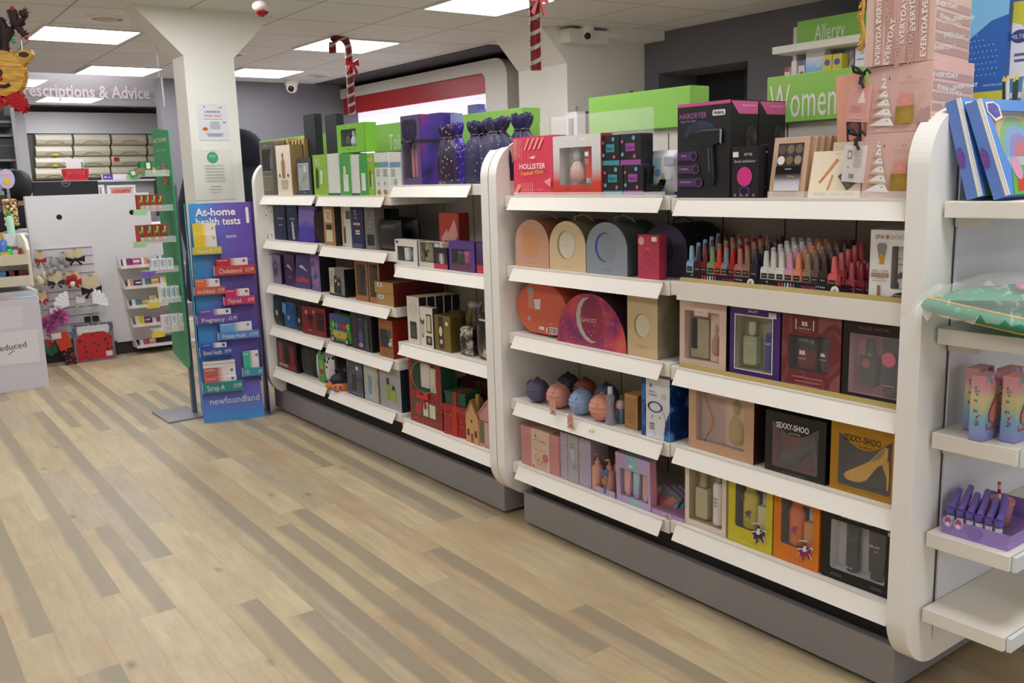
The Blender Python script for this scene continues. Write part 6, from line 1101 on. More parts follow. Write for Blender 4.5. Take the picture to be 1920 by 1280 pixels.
# pastel hair brush boxes
past = grad([(0, '#8a8cc8'), (.12, '#8fa0d4'), (.35, '#88b8cc'), (.55, '#c9c99a'), (.72, '#e0cfa0'), (.86, '#dca8a8'), (1, '#d89aa4')], 2, 0, .135, .45)
def brushbox(t, w, h, d):
    a = w/2; mb = MB(); rr = random.Random(2)
    for i in range(14): mb.prism(ell(rr.uniform(.01, d-.01), rr.uniform(.02, h*.85), .0024, .0034, 8), -a-.0006, -a-.0003, M(rr.choice(['#8a6a9c', '#c87a8a', '#5a9a9c', '#6a5a8c']), .5), 'x')
    mb.build('side_print', t)
bb = None
for k, (bx, by, lb) in enumerate([(.035, -.172, 'pastel mermaid hair brush box, left one of the front pair'), (.072, -.222, 'pastel mermaid hair brush box, right one of the front pair')]):
    h = .145
    o = carton('hair_brush_box', lb, 'box', .062, h, .032, past, extra=brushbox, top='#d8989c',
               prints=[('r', 0, 1, .90, 1, '#dca0a6'), ('r', .1, .35, .90, 1, '#5aa8b0'), ('r', .55, .78, .90, 1, '#8a7ac0'), ('e', .14, .90, .10, .03, '#dca0a6'), ('e', .46, .90, .10, .03, '#dca0a6'), ('e', .86, .90, .10, .03, '#dca0a6'), ('p', [(.30, .30), (.55, .24), (.85, .28), (.97, .45), (.95, .66), (.72, .72), (.60, .62), (.42, .54), (.26, .42)], '#c86a62'), ('p', [(.34, .33), (.55, .28), (.82, .32), (.92, .46), (.90, .62), (.74, .67), (.62, .58), (.45, .50), (.32, .42)], speck('#e08a80', '#d87068', 300, .3)), ('t', .5, .80, .05, 'Hair', '#d88a90'), ('r', .15, .9, .17, .20, '#c8503a'), ('e', .2, .24, .06, .03, '#c8a070'), ('t', .5, .10, .04, 'Brush', '#8ac0e0')])
    o.location = (bx+.031, by, .6965); o['group'] = 'pastel hair brush boxes'
    dup(o, Vector((bx+.031+.064, by+.045, .6965)), None, 'pastel hair brush box tucked behind the %s front one' % ('left' if k == 0 else 'right'))
# lavender counter tray with pens
t = thing('display_tray', 'lavender card tray with round emblem on the second lowest end shelf', 'display tray', (.058, -.080, .456), radians(-90)); LV = M('#9a7fc4', .5); mb = MB(); L_ = .150
mb.box(0, L_, 0, .22, 0, .002, LV); mb.box(0, L_, 0, .002, .002, .036, LV); mb.box(0, .002, .002, .22, .002, .036, LV); mb.box(L_-.002, L_, .002, .22, .002, .030, LV); mb.box(.002, L_-.002, .218, .22, .002, .05, LV); mb.build('card_tray', t)
mb = MB(); mb.prism(ell(.074, .020, .019, .015, 24), -.002, 0, M('#8d72ba', .5)); mb.build('round_emblem', t)
mb = MB()
for k in range(2): mb.prism(ell(.016+.024*k, .030, .011, .013, 18), -.003, 0, M('#b8a8d8', .5)); mb.prism(ell(.016+.024*k, .033, .007, .008, 14), -.0036, -.003, M('#b04a7c', .5)); mb.prism(ell(.016+.024*k, .025, .005, .005, 12), -.004, -.0036, WHITE)
mb.build('sticker', t)
for i in range(9):
    x, y_ = (.076, -.092-.0215*i) if i < 6 else (.115, -.10-.04*(i-6)); o = thing('novelty_pen', ['leftmost purple capped pen in the lavender tray', 'second purple capped pen from the left of the tray', 'third purple capped pen in the lavender tray', 'purple capped pen above the round emblem', 'purple capped pen right of the emblem', 'purple capped pen at the near right corner of the tray', 'purple pen at the left of the second row in the tray', 'purple pen in the middle of the second row', 'purple pen at the right of the second row'][i], 'pen', (x, y_, .459), radians(-60), 'purple capped pens in the lavender tray')
    mb = MB(); mb.lathe((0, 0, 0), [(.0085, 0), (.0085, .038)], M('#c9c4c8', .25, a=1), 12); mb.box(-.0065, .0065, -.0095, -.0085, .008, .036, speck('#e8e6ea', '#4a8a5a', 200, .3)); mb.build('barrel', o)
    mb = MB(); mb.T = Matrix.Translation((0, 0, .042)); mb.lathe((0, 0, 0), [(.010, 0), (.010, .012)], M('#6a55a8', .4), 12); mb.tube([(0, 0, .010), (.010, .028, .024), (.018, .070, .034)], [.008, .008, .007], M('#7a66b8', .4), 10); mb.build('cap', o)
p = thing('cup_set', 'pink lidded cup with a striped straw behind the lavender tray', 'cup', (.20, -.14, .4575+.002)); MB().lathe((0, 0, 0), [(.026, 0), (.032, .05)], M('#c98a90', .4, a=1), 20).build('cup_body', p); MB().lathe((0, 0, .05), [(.034, 0), (.034, .008), (.02, .012)], M('#d0788a', .4), 20).build('lid', p)
MB().tube([(0, 0, .06), (-.004, 0, .10)], .004, grad([(0, '#e8e0e0'), (.3, '#e8e0e0'), (.31, '#b82c3a'), (.6, '#b82c3a'), (.61, '#e8e0e0'), (1, '#b82c3a')], 2, .06, .10), 8).build('straw', p)
# ------------------------------------------------------------ tall goods behind the toy boxes, on the far side of the unit top
mb = MB(); zt = 1.2215
def farbox(label, u0, u1, vt, x, c, d, prints, **k):
    a, b = PX(u0, 120, x), PX(u1, 120, x); h = PX((u0+u1)/2, vt, x).z-zt; o = carton('display_carton', label, 'carton', a.y-b.y, h, d, c, prints=prints, **k); place(o, Vector((x, (a.y+b.y)/2, zt))); return o
BLU = grad([(0, '#c8c23c'), (.50, '#c8c23c'), (.505, '#1f55a8'), (.86, '#2a6ac0'), (.9, '#6ab0e0'), (1, '#2f7ac8')], 2, .0, .60, .35)
farbox('big blue dotted display carton with a white barcode label, top right', 1785, 1886, -20, .42, '#2560b0', .12, [('r', 0, 1, 0, .50, '#c8c23c'), ('p', [(0, .74), (.3, .76), (.7, .84), (1, .86), (1, .99), (.5, 1.0), (0, .96)], '#7ab8e4'), ('r', .06, .30, .53, .64, '#e6e6e6'), ('bar', .09, .26, .54, .61, '#1c1c1e'), ('t', .6, .46, .03, '12 pk', '#3a4a6a'), ('t', .8, .53, .012, 'MADE FOR CLEAN', WHITE)]+[('e', .12+.085*i+.03*(j % 2), .58+.028*j, .016, .004, '#6aa4e0') for i in range(10) for j in range(8) if i*.6+j < 10], side='#1f4a90')
farbox('blue and yellow duster display carton at the right photo edge', 1888, 1965, 0, .44, '#5a8ec0', .14, [('r', 0, 1, .86, 1, '#cfc93e'), ('p', [(.0, .90), (.3, .88), (.8, .76), (.8, .62), (0, .60)], '#e6e6ea'), ('e', .28, .82, .22, .035, '#3a4a8c'), ('t', .28, .82, .03, 'MILTEX', WHITE), ('lines', .1, .9, .68, .74, 2, '#5a6a9c'), ('r', .06, .8, .50, .53, '#dfe0e4'), ('r', .06, .8, .45, .48, '#dfe0e4'), ('r', .06, .8, .40, .43, '#dfe0e4'), ('r', 0, 1, 0, .30, '#1c2a54'), ('p', [(0, .30), (1, .32), (1, .36), (0, .33)], '#cfc93e')])
t = thing('pencil_cup', 'green striped pens with yellow tips in a cream cup, top right corner', 'pen cup', (.34, PX(1908, 170, .34).y, 1.42)); MB().lathe((0, 0, -.195), [(.035, 0), (.045, .19)], M('#cfc8a8', .5), 20).build('cup', t)
mb = MB()
for i in range(9): a = 2*pi*i/9; mb.tube([(.02*cos(a), .02*sin(a), -.10), (.03*cos(a), .03*sin(a), .06)], .004, M('#2c4a3a' if i % 2 else '#d8d8d4', .4), 6); mb.lathe((.03*cos(a), .03*sin(a), .06), [(.004, 0), (.001, .012)], M('#d8b83a', .4), 6)
mb.build('pen_bundle', t)
# yellow tinsel edge behind the top gift box
mb = MB(); rr = random.Random(1); pth = [PX(1618+2*sin(i), -6+9*i, .15) for i in range(12)]
mb.tube(pth, .004, M('#c8962c', .4), 6)
for q_ in pth:
    for k in range(5): mb.tube([q_, q_+Vector((0, rr.uniform(-.002, .014), rr.uniform(-.012, .012)))], .0018, M('#d8a83a', .3, .4), 4)
tag(mb.build('tinsel_garland'), 'short gold tinsel edge left of the topmost pink box', 'tinsel')
# ------------------------------------------------------------ wall shelving with the allergy sign
XA = 2.86
t = thing('wall_shelving', 'white wall shelves of medicines under the allergy sign', 'shelving', (0, 0, 0)); mb = MB(); mb.box(XA+.30, XW-.002, .2, 2.46, .1, 2.12, WHITE2); mb.build('back_panel', t)
MB().box(XA+.02, XA+.30, 2.43, 2.455, .1, 2.12, WHITE2).build('side_panel', t)
ya = PX(1448, 92, XA-.14).y
for zz in (2.0, 1.62, 1.3): mb = MB(); mb.box(XA-.14 if zz == 2.0 else XA-.06, XA+.295, .25, (ya if zz == 2.0 else 2.425), zz-.04, zz, WHITE); mb.build('shelf', t)
header('green Allergy sign over the wall shelving, upper right', PX(1640, 30, XA).y-.9, PX(1487, 50, XA).y-.03, 2.002, 2.145, .03, [('Allergy', -PX(1528, 50, XA).y+(PX(1640, 30, XA).y-.9+PX(1487, 50, XA).y-.03)/2, .066, PX(1531, 50, XA).y-PX(1588, 50, XA).y)], x=XA, fs=.125)
def wbox(label, u0, u1, vt, vb, c, prints, x=XA-.02, nm='medicine_box', d=.06):
    a, b = PX(u0, vt, x), PX(u1, vt, x); h = a.z-1.621; o = carton(nm, label, 'box', a.y-b.y-.001, h, d, c, prints=prints); place(o, Vector((x, (a.y+b.y)/2, 1.621))); return o
wbox('small red and white carton leftmost on the allergy shelf', 1471, 1481, 127, 146, '#d8d0cc', [('r', 0, 1, .9, 1, '#b03a3a')])
wbox('white carton with an orange figure on the allergy shelf', 1484, 1494, 115, 146, '#e2dcd6', [('e', .5, .66, .3, .06, '#b8703a')])
wbox('white carton with a brown picture and purple top on the allergy shelf', 1497, 1509, 114, 146, '#dcd8d6', [('r', 0, 1, .9, 1, '#5a5a9c'), ('e', .55, .72, .4, .07, '#7a4a3c')])
wbox('tall white and pale blue contact lens carton on the allergy shelf', 1512, 1547, 87, 140, grad([(0, '#7aa8d8'), (.7, '#8ab4dc'), (.85, '#dcdcea'), (1, '#dfe0ea')], 2, 0, .35, .4), [('r', .05, .5, .93, .96, '#4a4a6a'), ('e', .7, .70, .12, .05, '#b8d4ea')], d=.09)
wbox('yellow allergy tablet carton, left of the pair', 1543, 1560, 104, 140, '#cfc23c', [('e', .5, .86, .32, .06, '#4a5a9c'), ('r', .1, .9, .70, .72, '#3a3a3a'), ('lines', .1, .9, .60, .68, 2, '#8a8030')], x=XA-.05)
wbox('yellow allergy tablet carton, right of the pair', 1561, 1579, 102, 140, '#cfc23c', [('e', .5, .86, .32, .06, '#4a5a9c'), ('r', .1, .9, .70, .72, '#3a3a3a'), ('lines', .1, .9, .60, .68, 2, '#8a8030')], x=XA-.05)
wbox('clear grey security box behind the yellow cartons', 1549, 1575, 86, 140, '#8a8880', [('o', .3, .93, .15, .05, '#55534c', .7), ('o', .7, .93, .15, .05, '#55534c', .7)], x=XA+.04)
wbox('grey slanted packet right of the yellow cartons', 1583, 1602, 97, 140, '#a4a4a4', [('p', [(.1, .6), (.9, .9), (.9, .8), (.2, .5)], '#dcdcdc'), ('p', [(.1, .8), (.6, 1), (.9, 1), (.2, .7)], '#c8c8c8')], x=XA+.03)
wbox('white carton behind the ribboned tag on the allergy shelf', 1604, 1625, 91, 140, '#e4e4ec', [('r', .2, .8, .8, .82, '#4a7ac0'), ('r', .4, .8, .90, .91, '#4a7ac0')])
# white shelf end just left of the big green sign
# ------------------------------------------------------------ illuminated red and white wall unit
XR = 2.72; yn, yf = PX(952, 200, XR).y, PX(618, 200, XR).y; zt_ = 2.262
t = thing('pharmacy_wall_unit', 'rounded white wall unit with a red fascia and bright lit back, far right', 'wall unit', (0, 0, 0))
def rq(y0, y1, z0, z1, r, n=8): return [(a, b) for a, b in rrect(y0, y1, z0, z1, r, n)]
fr = MB(); inner = rq(yn+.31, yf-.17, .3, zt_-.10, .07); outer = rq(yn, yf, .05, zt_, .16)
fr.prism(outer, XR, XR+.03, WHITE2, 'x', hole=inner); fr.build('frame', t)
mb = MB(); mb.box(XR+.03, XW-.003, yn, yn+.02, .05, zt_-.16, WHITE2); mb.box(XR+.03, XW-.003, yn+.16, yf-.16, zt_-.02, zt_, WHITE2); mb.box(XR+.03, XW-.003, yf-.02, yf, .05, zt_-.16, WHITE2); mb.prism([(yn+.16-.16*cos(a*pi/16), zt_-.16+.16*sin(a*pi/16)) for a in range(9)]+[(yn+.16-.14*cos(a*pi/16), zt_-.16+.14*sin(a*pi/16)) for a in range(8, -1, -1)], XR+.03, XW-.003, WHITE2, 'x'); mb.build('casing', t)
zi = zt_-.10; mb = MB(); mb.box(XR+.035, XR+.06, yn+.30, yf-.16, zi-.165, zi+.015, M('#b0282a', .35)); mb.build('red_fascia', t)
mb = MB(); mb.box(XR+.20, XR+.22, yn+.25, yf-.14, .3, zi-.02, M('#dfe4f6', .5, e=1.0, var=.0)); mb.build('lit_back', t)
for zz in (1.62, 1.25): mb = MB(); mb.box(XR+.06, XR+.195, yn+.31, yf-.17, zz, zz+.03, WHITE); mb.build('shelf', t)
p = PX(712, 240, XR+.08); header('low red sign strip on the shelf of the lit unit, behind the green sign', p.y-.5, PX(685, 245, XR+.05).y, p.z-.02, p.z+.0+.02, .02, None, '#b0282a', x=XR+.07)
p = PX(707, 262, 1.9); t = thing('shelf_sign', 'small red sign with a white letter e between the green box and sign', 'sign', (1.9, p.y, 0)); PB_ = p.z-.40
MB().box(0, .02, -.05, .05, .0, PB_+.32, M('#c8c0c8', .5)).build('stem', t); mb = MB(); mb.box(-.002, .02, -.055, .055, PB_+.32, PB_+.47, M('#c03028', .4)); mb.build('sign_board', t); mb = MB(); mb.text('e', .0, PB_+.40, .11, WHITE, y=-.004, ax='-x', bold=.02); mb.build('lettering', t)
# boxes on the lit unit
for u, v0, lb, c in [(886, 196, 'blue packet on the lit shelf above the green sign', '#6a74b8'), (905, 205, 'small violet packet on the lit shelf right of the blue one', '#7a80c8')]:
    p = PX(u, v0, XR+.1); o = carton('wall_unit_packet', lb, 'packet', .16, max(.06, p.z-1.651), .08, c); place(o, (XR+.1, p.y, 1.651))
# ------------------------------------------------------------ blue self test display stand
ROT = math.atan2(PZ(385, 793, 0).y-PZ(497, 780, 0).y, PZ(497, 780, 0).x-PZ(385, 793, 0).x)
A = PZ(385, 793, 0); B = PZ(497, 780, 0); L_ = (B-A).length
t = thing('cardboard_display_stand', 'tall blue to purple At-home health tests stand branded newfoundland', 'display stand', (A.x, A.y, 0), math.atan2((B-A).y, (B-A).x))
FH = 1.195; LB = .135   # the back board leans away towards the top
runx = grad([(0, '#2e8fc8'), (.25, '#3a86cc'), (.5, '#5a5ab4'), (.8, '#5c3fa0'), (1, '#5a3a98')], 0, 0, L_, .45)
rund = grad([(0, '#3a8ad6'), (.35, '#3f86d8'), (.75, '#2f9ec6'), (1, '#2f8fa4')], 2, 0, 1.2, .45)
mb = MB()
def fy(z_): return .02+LB*(z_/FH)
mb.hexa([(.0, .03, .20), (L_, .03, .20), (L_, .24, .20), (0, .30, .20)], [(.02, fy(FH), FH), (L_+.03, fy(FH), FH), (L_+.03, fy(FH)+.03, FH), (.02, fy(FH)+.03, FH)], runx); mb.build('back_board', t)
mb = MB(); mb.prism([(.0, .0), (.02, .20), (fy(FH)-.035, FH+.003), (fy(FH)+.05, FH), (.40, .0)], -.004, .0, rund, 'x'); mb.prism([(.03, .20), (fy(FH)-.03, FH), (fy(FH)+.045, FH), (.30, .0), (.0, .0)], L_+.03, L_+.034, M('#4a3a80', .5), 'x'); mb.build('side_panel', t)
mb = MB(); mb.hexa([(.0, 0, 0), (L_, 0, 0), (L_, .25, 0), (0, .35, 0)], [(.0, .03, .205), (L_-.01, .03, .205), (L_-.01, .24, .205), (0, .30, .205)], grad([(0, '#3a92d8'), (.5, '#5a74cc'), (1, '#6a5cc0')], 2, 0, .2, .45))
mb.T = Matrix.Rotation(-.146, 4, 'X'); mb.text('newfoundland', L_*.52, .115, .052, WHITE, y=-.003, fit=L_*.82); mb.T = None; mb.build('base_box', t)
# slanted front coordinates: board fraction x, height z -> local
SL = math.atan2(LB, FH)
mb = MB(); mb.T = Matrix.Translation((0, .018, 0)) @ Matrix.Rotation(-SL, 4, 'X')
mb.text('At-home', .05, 1.155, .058, WHITE, al='l', y=-.002, bold=.025); mb.text('health tests', .05, 1.103, .058, WHITE, al='l', y=-.002, bold=.02, fit=.235); mb.flat(rrect(L_*.985, L_*1.035, 1.085, 1.175, .008), WHITE, -.0015); mb.text('tests', .20, 1.02, .03, WHITE, al='l', y=-.002); mb.text('Scan me', L_*.83, .885, .016, WHITE, al='l', y=-.002); mb.build('lettering', t)
def SP_(u, v):   # pixel -> position on the slanted board in stand space
    M_ = t.matrix_basis.inverted(); o_ = M_ @ CAM; d_ = M_.to_3x3() @ ray(u, v)
    n_ = Vector((0, FH, -LB)); k_ = n_.dot(Vector((0, .02-.03, 0))-o_)/n_.dot(d_); return o_+d_*k_
SPOTS = [(362, 415, 466, 474, 417, 'Vitamin D', '£7.99', '#d2bc34', '#e3c522', 2), (402, 477, 500, 512, 483, 'Cholesterol', '£12.99', '#c43a3a', '#bb1d26', 1), (364, 422, 540, 549, 522, 'Iron Deficiency', '£7.99', '#c4564c', '#dd6a40', 1), (420, 477, 557, 567, 540, 'Thyroid', '£9.99', '#c22e68', '#c41e62', 1), (370, 446, 592, 602, 578, 'Pregnancy', '£2.99', '#654aa0', '#664aa4', 1), (409, 485, 622, 631, 602, 'Prostate Health', '£12.99', '#5686cc', '#66a0d8', 1), (375, 435, 653, 663, 641, 'Bowel Health', '£9.99', '#324e9e', '#2a4cb0', 1), (455, 492, 690, 700, 655, 'UTI', '£9.99', '#3894aa', '#3ab29a', 1), (380, 455, 716, 730, 685, 'Strep A', '£9.99', '#2c8686', '#c0645e', 2)]
kit_n = {'Vitamin D': 'yellow', 'Cholesterol': 'red', 'Iron Deficiency': 'orange', 'Thyroid': 'magenta', 'Pregnancy': 'purple', 'Prostate Health': 'light blue', 'Bowel Health': 'royal blue', 'UTI': 'turquoise', 'Strep A': 'coral pink'}
for u0, u1, va, vb, vt, nm, pr, ct, cb, n in SPOTS:
    a = SP_(u0, (va+vb)/2); b = SP_(u1, (va+vb)/2); w = b.x-a.x; zb = SP_((u0+u1)/2, vb+2).z; hz = max(.02, SP_((u0+u1)/2, va-4).z-zb); y0 = fy(zb)-.02
    tray = MB(); tm = M(ct, .45); tray.box(a.x, b.x, y0-.052, y0-.050, zb, zb+hz, tm); tray.box(a.x, b.x, y0-.052, y0+.02, zb, zb+.002, tm); tray.box(a.x-.004, a.x-.002, y0-.052, y0+.02, zb, zb+hz, WHITE)
    tray.text(nm, a.x+w*.10, zb+hz*.48, hz*.72, WHITE, y=y0-.0528, al='l', fit=w*min(.56, .062*len(nm))); tray.text(pr, b.x-w*.04, zb+hz*.52, hz*.6, WHITE, y=y0-.0528, al='r', fit=w*.2); tray.build('card_tray', t)
    ht_ = SP_((u0+u1)/2, vt).z-zb
    for k in range(n):
        kw = w*(.78 if n == 1 else .80); kh = ht_ if n == 1 else (ht_*.62 if k == 0 else ht_*.98)
        ax = a.x+w*.05; o = thing('test_kit', '%s boxed %s test kit in its tray%s' % (kit_n[nm], nm, '' if n == 1 else (', front box' if k == 0 else ', back box')), 'test kit box', (0, 0, 0), 0)
        m2 = MB(); ky = y0-.046+.030*k; kd = .026
        colm = grad([(0, cb), (.42, cb), (.62, '#e8dcd8'), (1, '#e6e2e2')], 0, ax, ax+kw, .4); m2.box(ax, ax+kw, ky, ky+kd, zb+.003, zb+kh, colm)
        m2.flat(ell(ax+kw*.88, zb+kh*.84, .008, .008, 14), M(ct, .4), ky-.0006); m2.flat([(ax+kw*.05, zb+kh*.88), (ax+kw*.35, zb+kh*.88), (ax+kw*.35, zb+kh*.92), (ax+kw*.05, zb+kh*.92)], M('#d8ccc8', .4), ky-.0006)
        if nm == 'Strep A' and k == 1: m2.box(ax, ax+kw, ky-.004, ky+kd, zb+kh, zb+kh+.035, M('#e0dedc', .4)); m2.flat([(ax, zb+kh+.018), (ax+kw, zb+kh+.018), (ax+kw, zb+kh+.021), (ax, zb+kh+.021)], M('#c86a64', .4), ky-.0046)
        kb = m2.build('kit_box', o); 
        # kits are things of their own: stand transform goes onto the empty
        o.location = t.location; o.rotation_euler = t.rotation_euler; o['group'] = 'self test kits on the blue stand'
# ------------------------------------------------------------ green confectionery stand on a steel foot
px_, py_ = -.41, 4.10
t = thing('leaflet_stand', 'narrow green display board with acrylic trays on a grey steel foot', 'display stand', (px_, py_, 0))
mb = MB(); mb.box(-.13, .07, -.12, .20, 0, .010, M('#8d8b90', .4, .3)); mb.build('foot_plate', t); mb = MB(); mb.box(.045, .067, -.01, .022, .01, 1.30, M('#6f7076', .4, .3)); mb.build('post', t)
GB_ = M('#3f9468', .5); xb = .035
mb = MB(); mb.prism([(-.06, .30), (-.03, .27), (.24, .33), (.24, 1.62), (-.06, 1.59)], xb-.002, xb+.004, GB_, 'x'); mb.build('green_board', t)
mb = MB(); mb.text('ACTIONS', -.10, 1.545, .030, WHITE, y=xb-.004, ax='-x', bold=.02, fit=.25); mb.text('WORKS FASTER', -.10, 1.49, .020, M('#a8e070'), y=xb-.004, ax='-x', fit=.2); mb.flat([(.02, 1.30), (.10, 1.30), (.10, 1.42), (.02, 1.42)], cloudy([(.4, '#7a3a2a'), (.6, '#c8a070')], 60), xb-.004, 'x'); mb.text('RAPID', -.17, 1.40, .022, M('#d8d84a'), y=xb-.004, ax='-x'); mb.build('lettering', t)
ACR = film('#eef4f2', .28)
def jar_tray(zz, u0, u1, goods, tagc, lb):
    a = PY(u0, 500, 4.15); b = PY(u1, 500, 4.15); xa = a.x-px_; mb = MB()
    mb.box(xa, xb-.004, -.03, .16, zz-.004, zz, ACR); mb.box(xa, xb-.004, -.033, -.030, zz-.004, zz+.030, ACR); mb.hexa([(xa-.05, -.045, zz-.022), (xa+.02, -.045, zz-.022), (xa+.02, -.043, zz-.022), (xa-.05, -.043, zz-.022)], [(xa-.04, -.045, zz+.010), (xa+.03, -.045, zz+.010), (xa+.03, -.043, zz+.010), (xa-.04, -.043, zz+.010)], mm(tagc)); mb.box(xa-.045, xa+.03, -.042, -.03, zz-.006, zz-.003, ACR)
    tr = mb.build('acrylic_tray', t)
    return xa
def packs(zz, u0, u1, n, hh_, cols, base, grp, d=.05):
    for i in range(n):
        ua, ub = u0+(u1-u0)*i/n, u0+(u1-u0)*(i+1)/n-1; a = PY(ua, 500, 4.08); b = PY(ub, 500, 4.08); w = b.x-a.x; c = cols[i % len(cols)]
        o = carton('remedy_box', base % ['leftmost', 'second from the left', 'third from the left', 'fourth from the left', 'fifth from the left', 'rightmost'][i if i < n-1 else 5], 'box', w, hh_, d, c[0], prints=c[1]); o.location = ((a.x+b.x)/2, 4.08, zz+.0008); o['group'] = grp
ZT = [PY(300, v, 4.1).z for v in (329, 394, 453, 509, 567, 622)]
mint = [('p', [(.1, .95), (.5, .95), (.9, .1), (.5, .1)], '#2f5a34'), ('p', [(.5, .9), (.8, .9), (.6, .5)], '#c8d06a'), ('e', .5, .22, .2, .1, '#d8a03c'), ('e', .4, .6, .12, .1, '#8ab04a')]
jar_tray(ZT[0], 262, 318, 0, '#9ac8a0', ''); packs(ZT[0], 282, 312, 3, .075, [('#2c7a48', [('r', .1, .9, .1, .5, '#b04a30'), ('e', .5, .4, .3, .2, '#c8a03c')]), ('#2f8050', [('r', .1, .9, .5, .9, '#d8dcd0'), ('e', .4, .3, .25, .2, '#a83a2c')])], 'green throat remedy box on the top tray, %s', 'green boxes on the top tray')
rr = random.Random(3)
for i in range(4):
    a = PY(246+10*i, 322, 4.06); o = carton('remedy_sachet', 'loose green remedy sachet lying on the top tray, %s' % ['far left end', 'left part', 'middle part', 'beside the upright boxes'][i], 'sachet', .05, .035, .012, '#3f8a54', prints=[('r', .1, .5, .2, .8, '#dcdcd2'), ('e', .7, .5, .15, .3, '#c85a3a')]); o.location = (a.x+.02, 4.04+.02*i, ZT[0]+.002+.006*(i % 2)); o.rotation_euler = (0, radians(-20+12*i), radians(10*i-15)); o['group'] = 'loose green sachets on the top tray'
jar_tray(ZT[1], 268, 320, 0, '#9ccf9c', ''); packs(ZT[1], 271, 318, 4, .085, [('#b83a28', mint), ('#b03426', mint)], 'red and green throat lozenge box on the second tray, %s', 'red boxes on the second tray')
jar_tray(ZT[2], 262, 325, 0, '#a0cf9c', ''); packs(ZT[2], 265, 322, 4, .095, [('#b83a28', mint), ('#a83a2a', mint)], 'red and green lozenge box on the third tray, %s', 'red boxes on the third tray')
wh = [('lines', .2, .8, .3, .9, 4, '#8a8aa8'), ('r', 0, 1, 0, .12, '#a83a6a')]
jar_tray(ZT[3], 272, 328, 0, '#7a5ab4', ''); packs(ZT[3], 285, 327, 3, .070, [('#dcdce0', wh)], 'white and grey tablet box on the fourth tray, %s', 'white boxes on the fourth tray')
jar_tray(ZT[4], 276, 334, 0, '#e0c850', ''); packs(ZT[4], 296, 333, 4, .085, [('#dcdcdc', [('e', .4, .12, .3, .08, '#b8342c'), ('lines', .2, .8, .4, .9, 4, '#9a9aa8'), ('r', .7, 1, 0, .9, '#8ab8b4')])], 'white tablet box with a red mark on the fifth tray, %s', 'white boxes on the fifth tray')
jar_tray(ZT[5], 280, 340, 0, '#e0c43c', ''); packs(ZT[5], 296, 340, 3, .090, [('#dcd8d8', [('r', 0, 1, 0, .3, '#d87a8a'), ('lines', .2, .8, .4, .9, 4, '#9a9aa8')]), ('#dedcda', [('p', [(0, .0), (1, .0), (1, .4), (0, .2)], '#d8c83c'), ('lines', .2, .8, .5, .9, 3, '#9a9aa8')])], 'white box with a pink or yellow foot on the lowest tray, %s', 'white boxes on the lowest tray')
# ------------------------------------------------------------ notices on the column
def notice(label, u0, u1, v0, v1, prints, nm='paper_notice', col='#d9d8dc', tilt=0):
    a = PY(u0, v1, 4.498); b = PY(u1, v0, 4.498); w, h = b.x-a.x, b.z-a.z; t = thing(nm, label, 'notice', ((a.x+b.x)/2, 4.4985, a.z)); mb = MB(); mb.box(-w/2, w/2, -.0008, .0008, 0, h, mm(col)); dec(mb, w, h, prints, y0=-.0012); mb.build('sheet', t)
    mb = MB(); mb.box(-w*.2, w*.2, -.0024, -.0018, h*.96, h*1.02, film('#ffffff', .3)); mb.build('tape', t); return t
notice('Lakeside Fun Day poster with blue and orange title on the column', 374, 425, 195, 263, [('t', .50, .78, .075, 'LAKESIDE', '#3c50a0', {'fit': .5, 'bold': .03}), ('t', .52, .67, .085, 'FUN DAY', '#d86a30', {'fit': .56, 'bold': .03}), ('lines', .1, .9, .57, .59, 1, '#7a6a8a'), ('lines', .35, .75, .3, .52, 6, '#9a96b0'), ('e', .22, .31, .09, .05, '#c8642c'), ('lines', .15, .9, .1, .2, 3, '#8a88a4'), ('p', [(.65, .9), (.85, .93), (.8, .88)], '#d89a8a'), ('p', [(.2, .92), (.28, .93), (.25, .89)], '#4a5aa0'), ('p', [(.78, .52), (.92, .5), (.88, .46)], '#c86a7a')])
notice('white notice with a round green tree emblem and small grey print, below the poster', 367, 435, 280, 376, [('e', .50, .84, .14, None, '#4aa070'), ('t', .50, .845, .05, 'Y', WHITE, {'bold': .03}), ('e', .5, .865, .07, .022, '#cfe4d6'), ('e', .5, .862, .055, .017, '#4aa070')]+[('lines', .2, .85, .66-.06*k, .70-.06*k, 2, '#b9b4ae') for k in range(6)]+[('t', .52, .27, .035, 'PLEASE CALL', '#8f8a84'), ('t', .52, .21, .035, 'Pharmacy team', '#9a958f'), ('t', .52, .15, .035, 'Thank you', '#9a958f')], col='#ddd8cf')
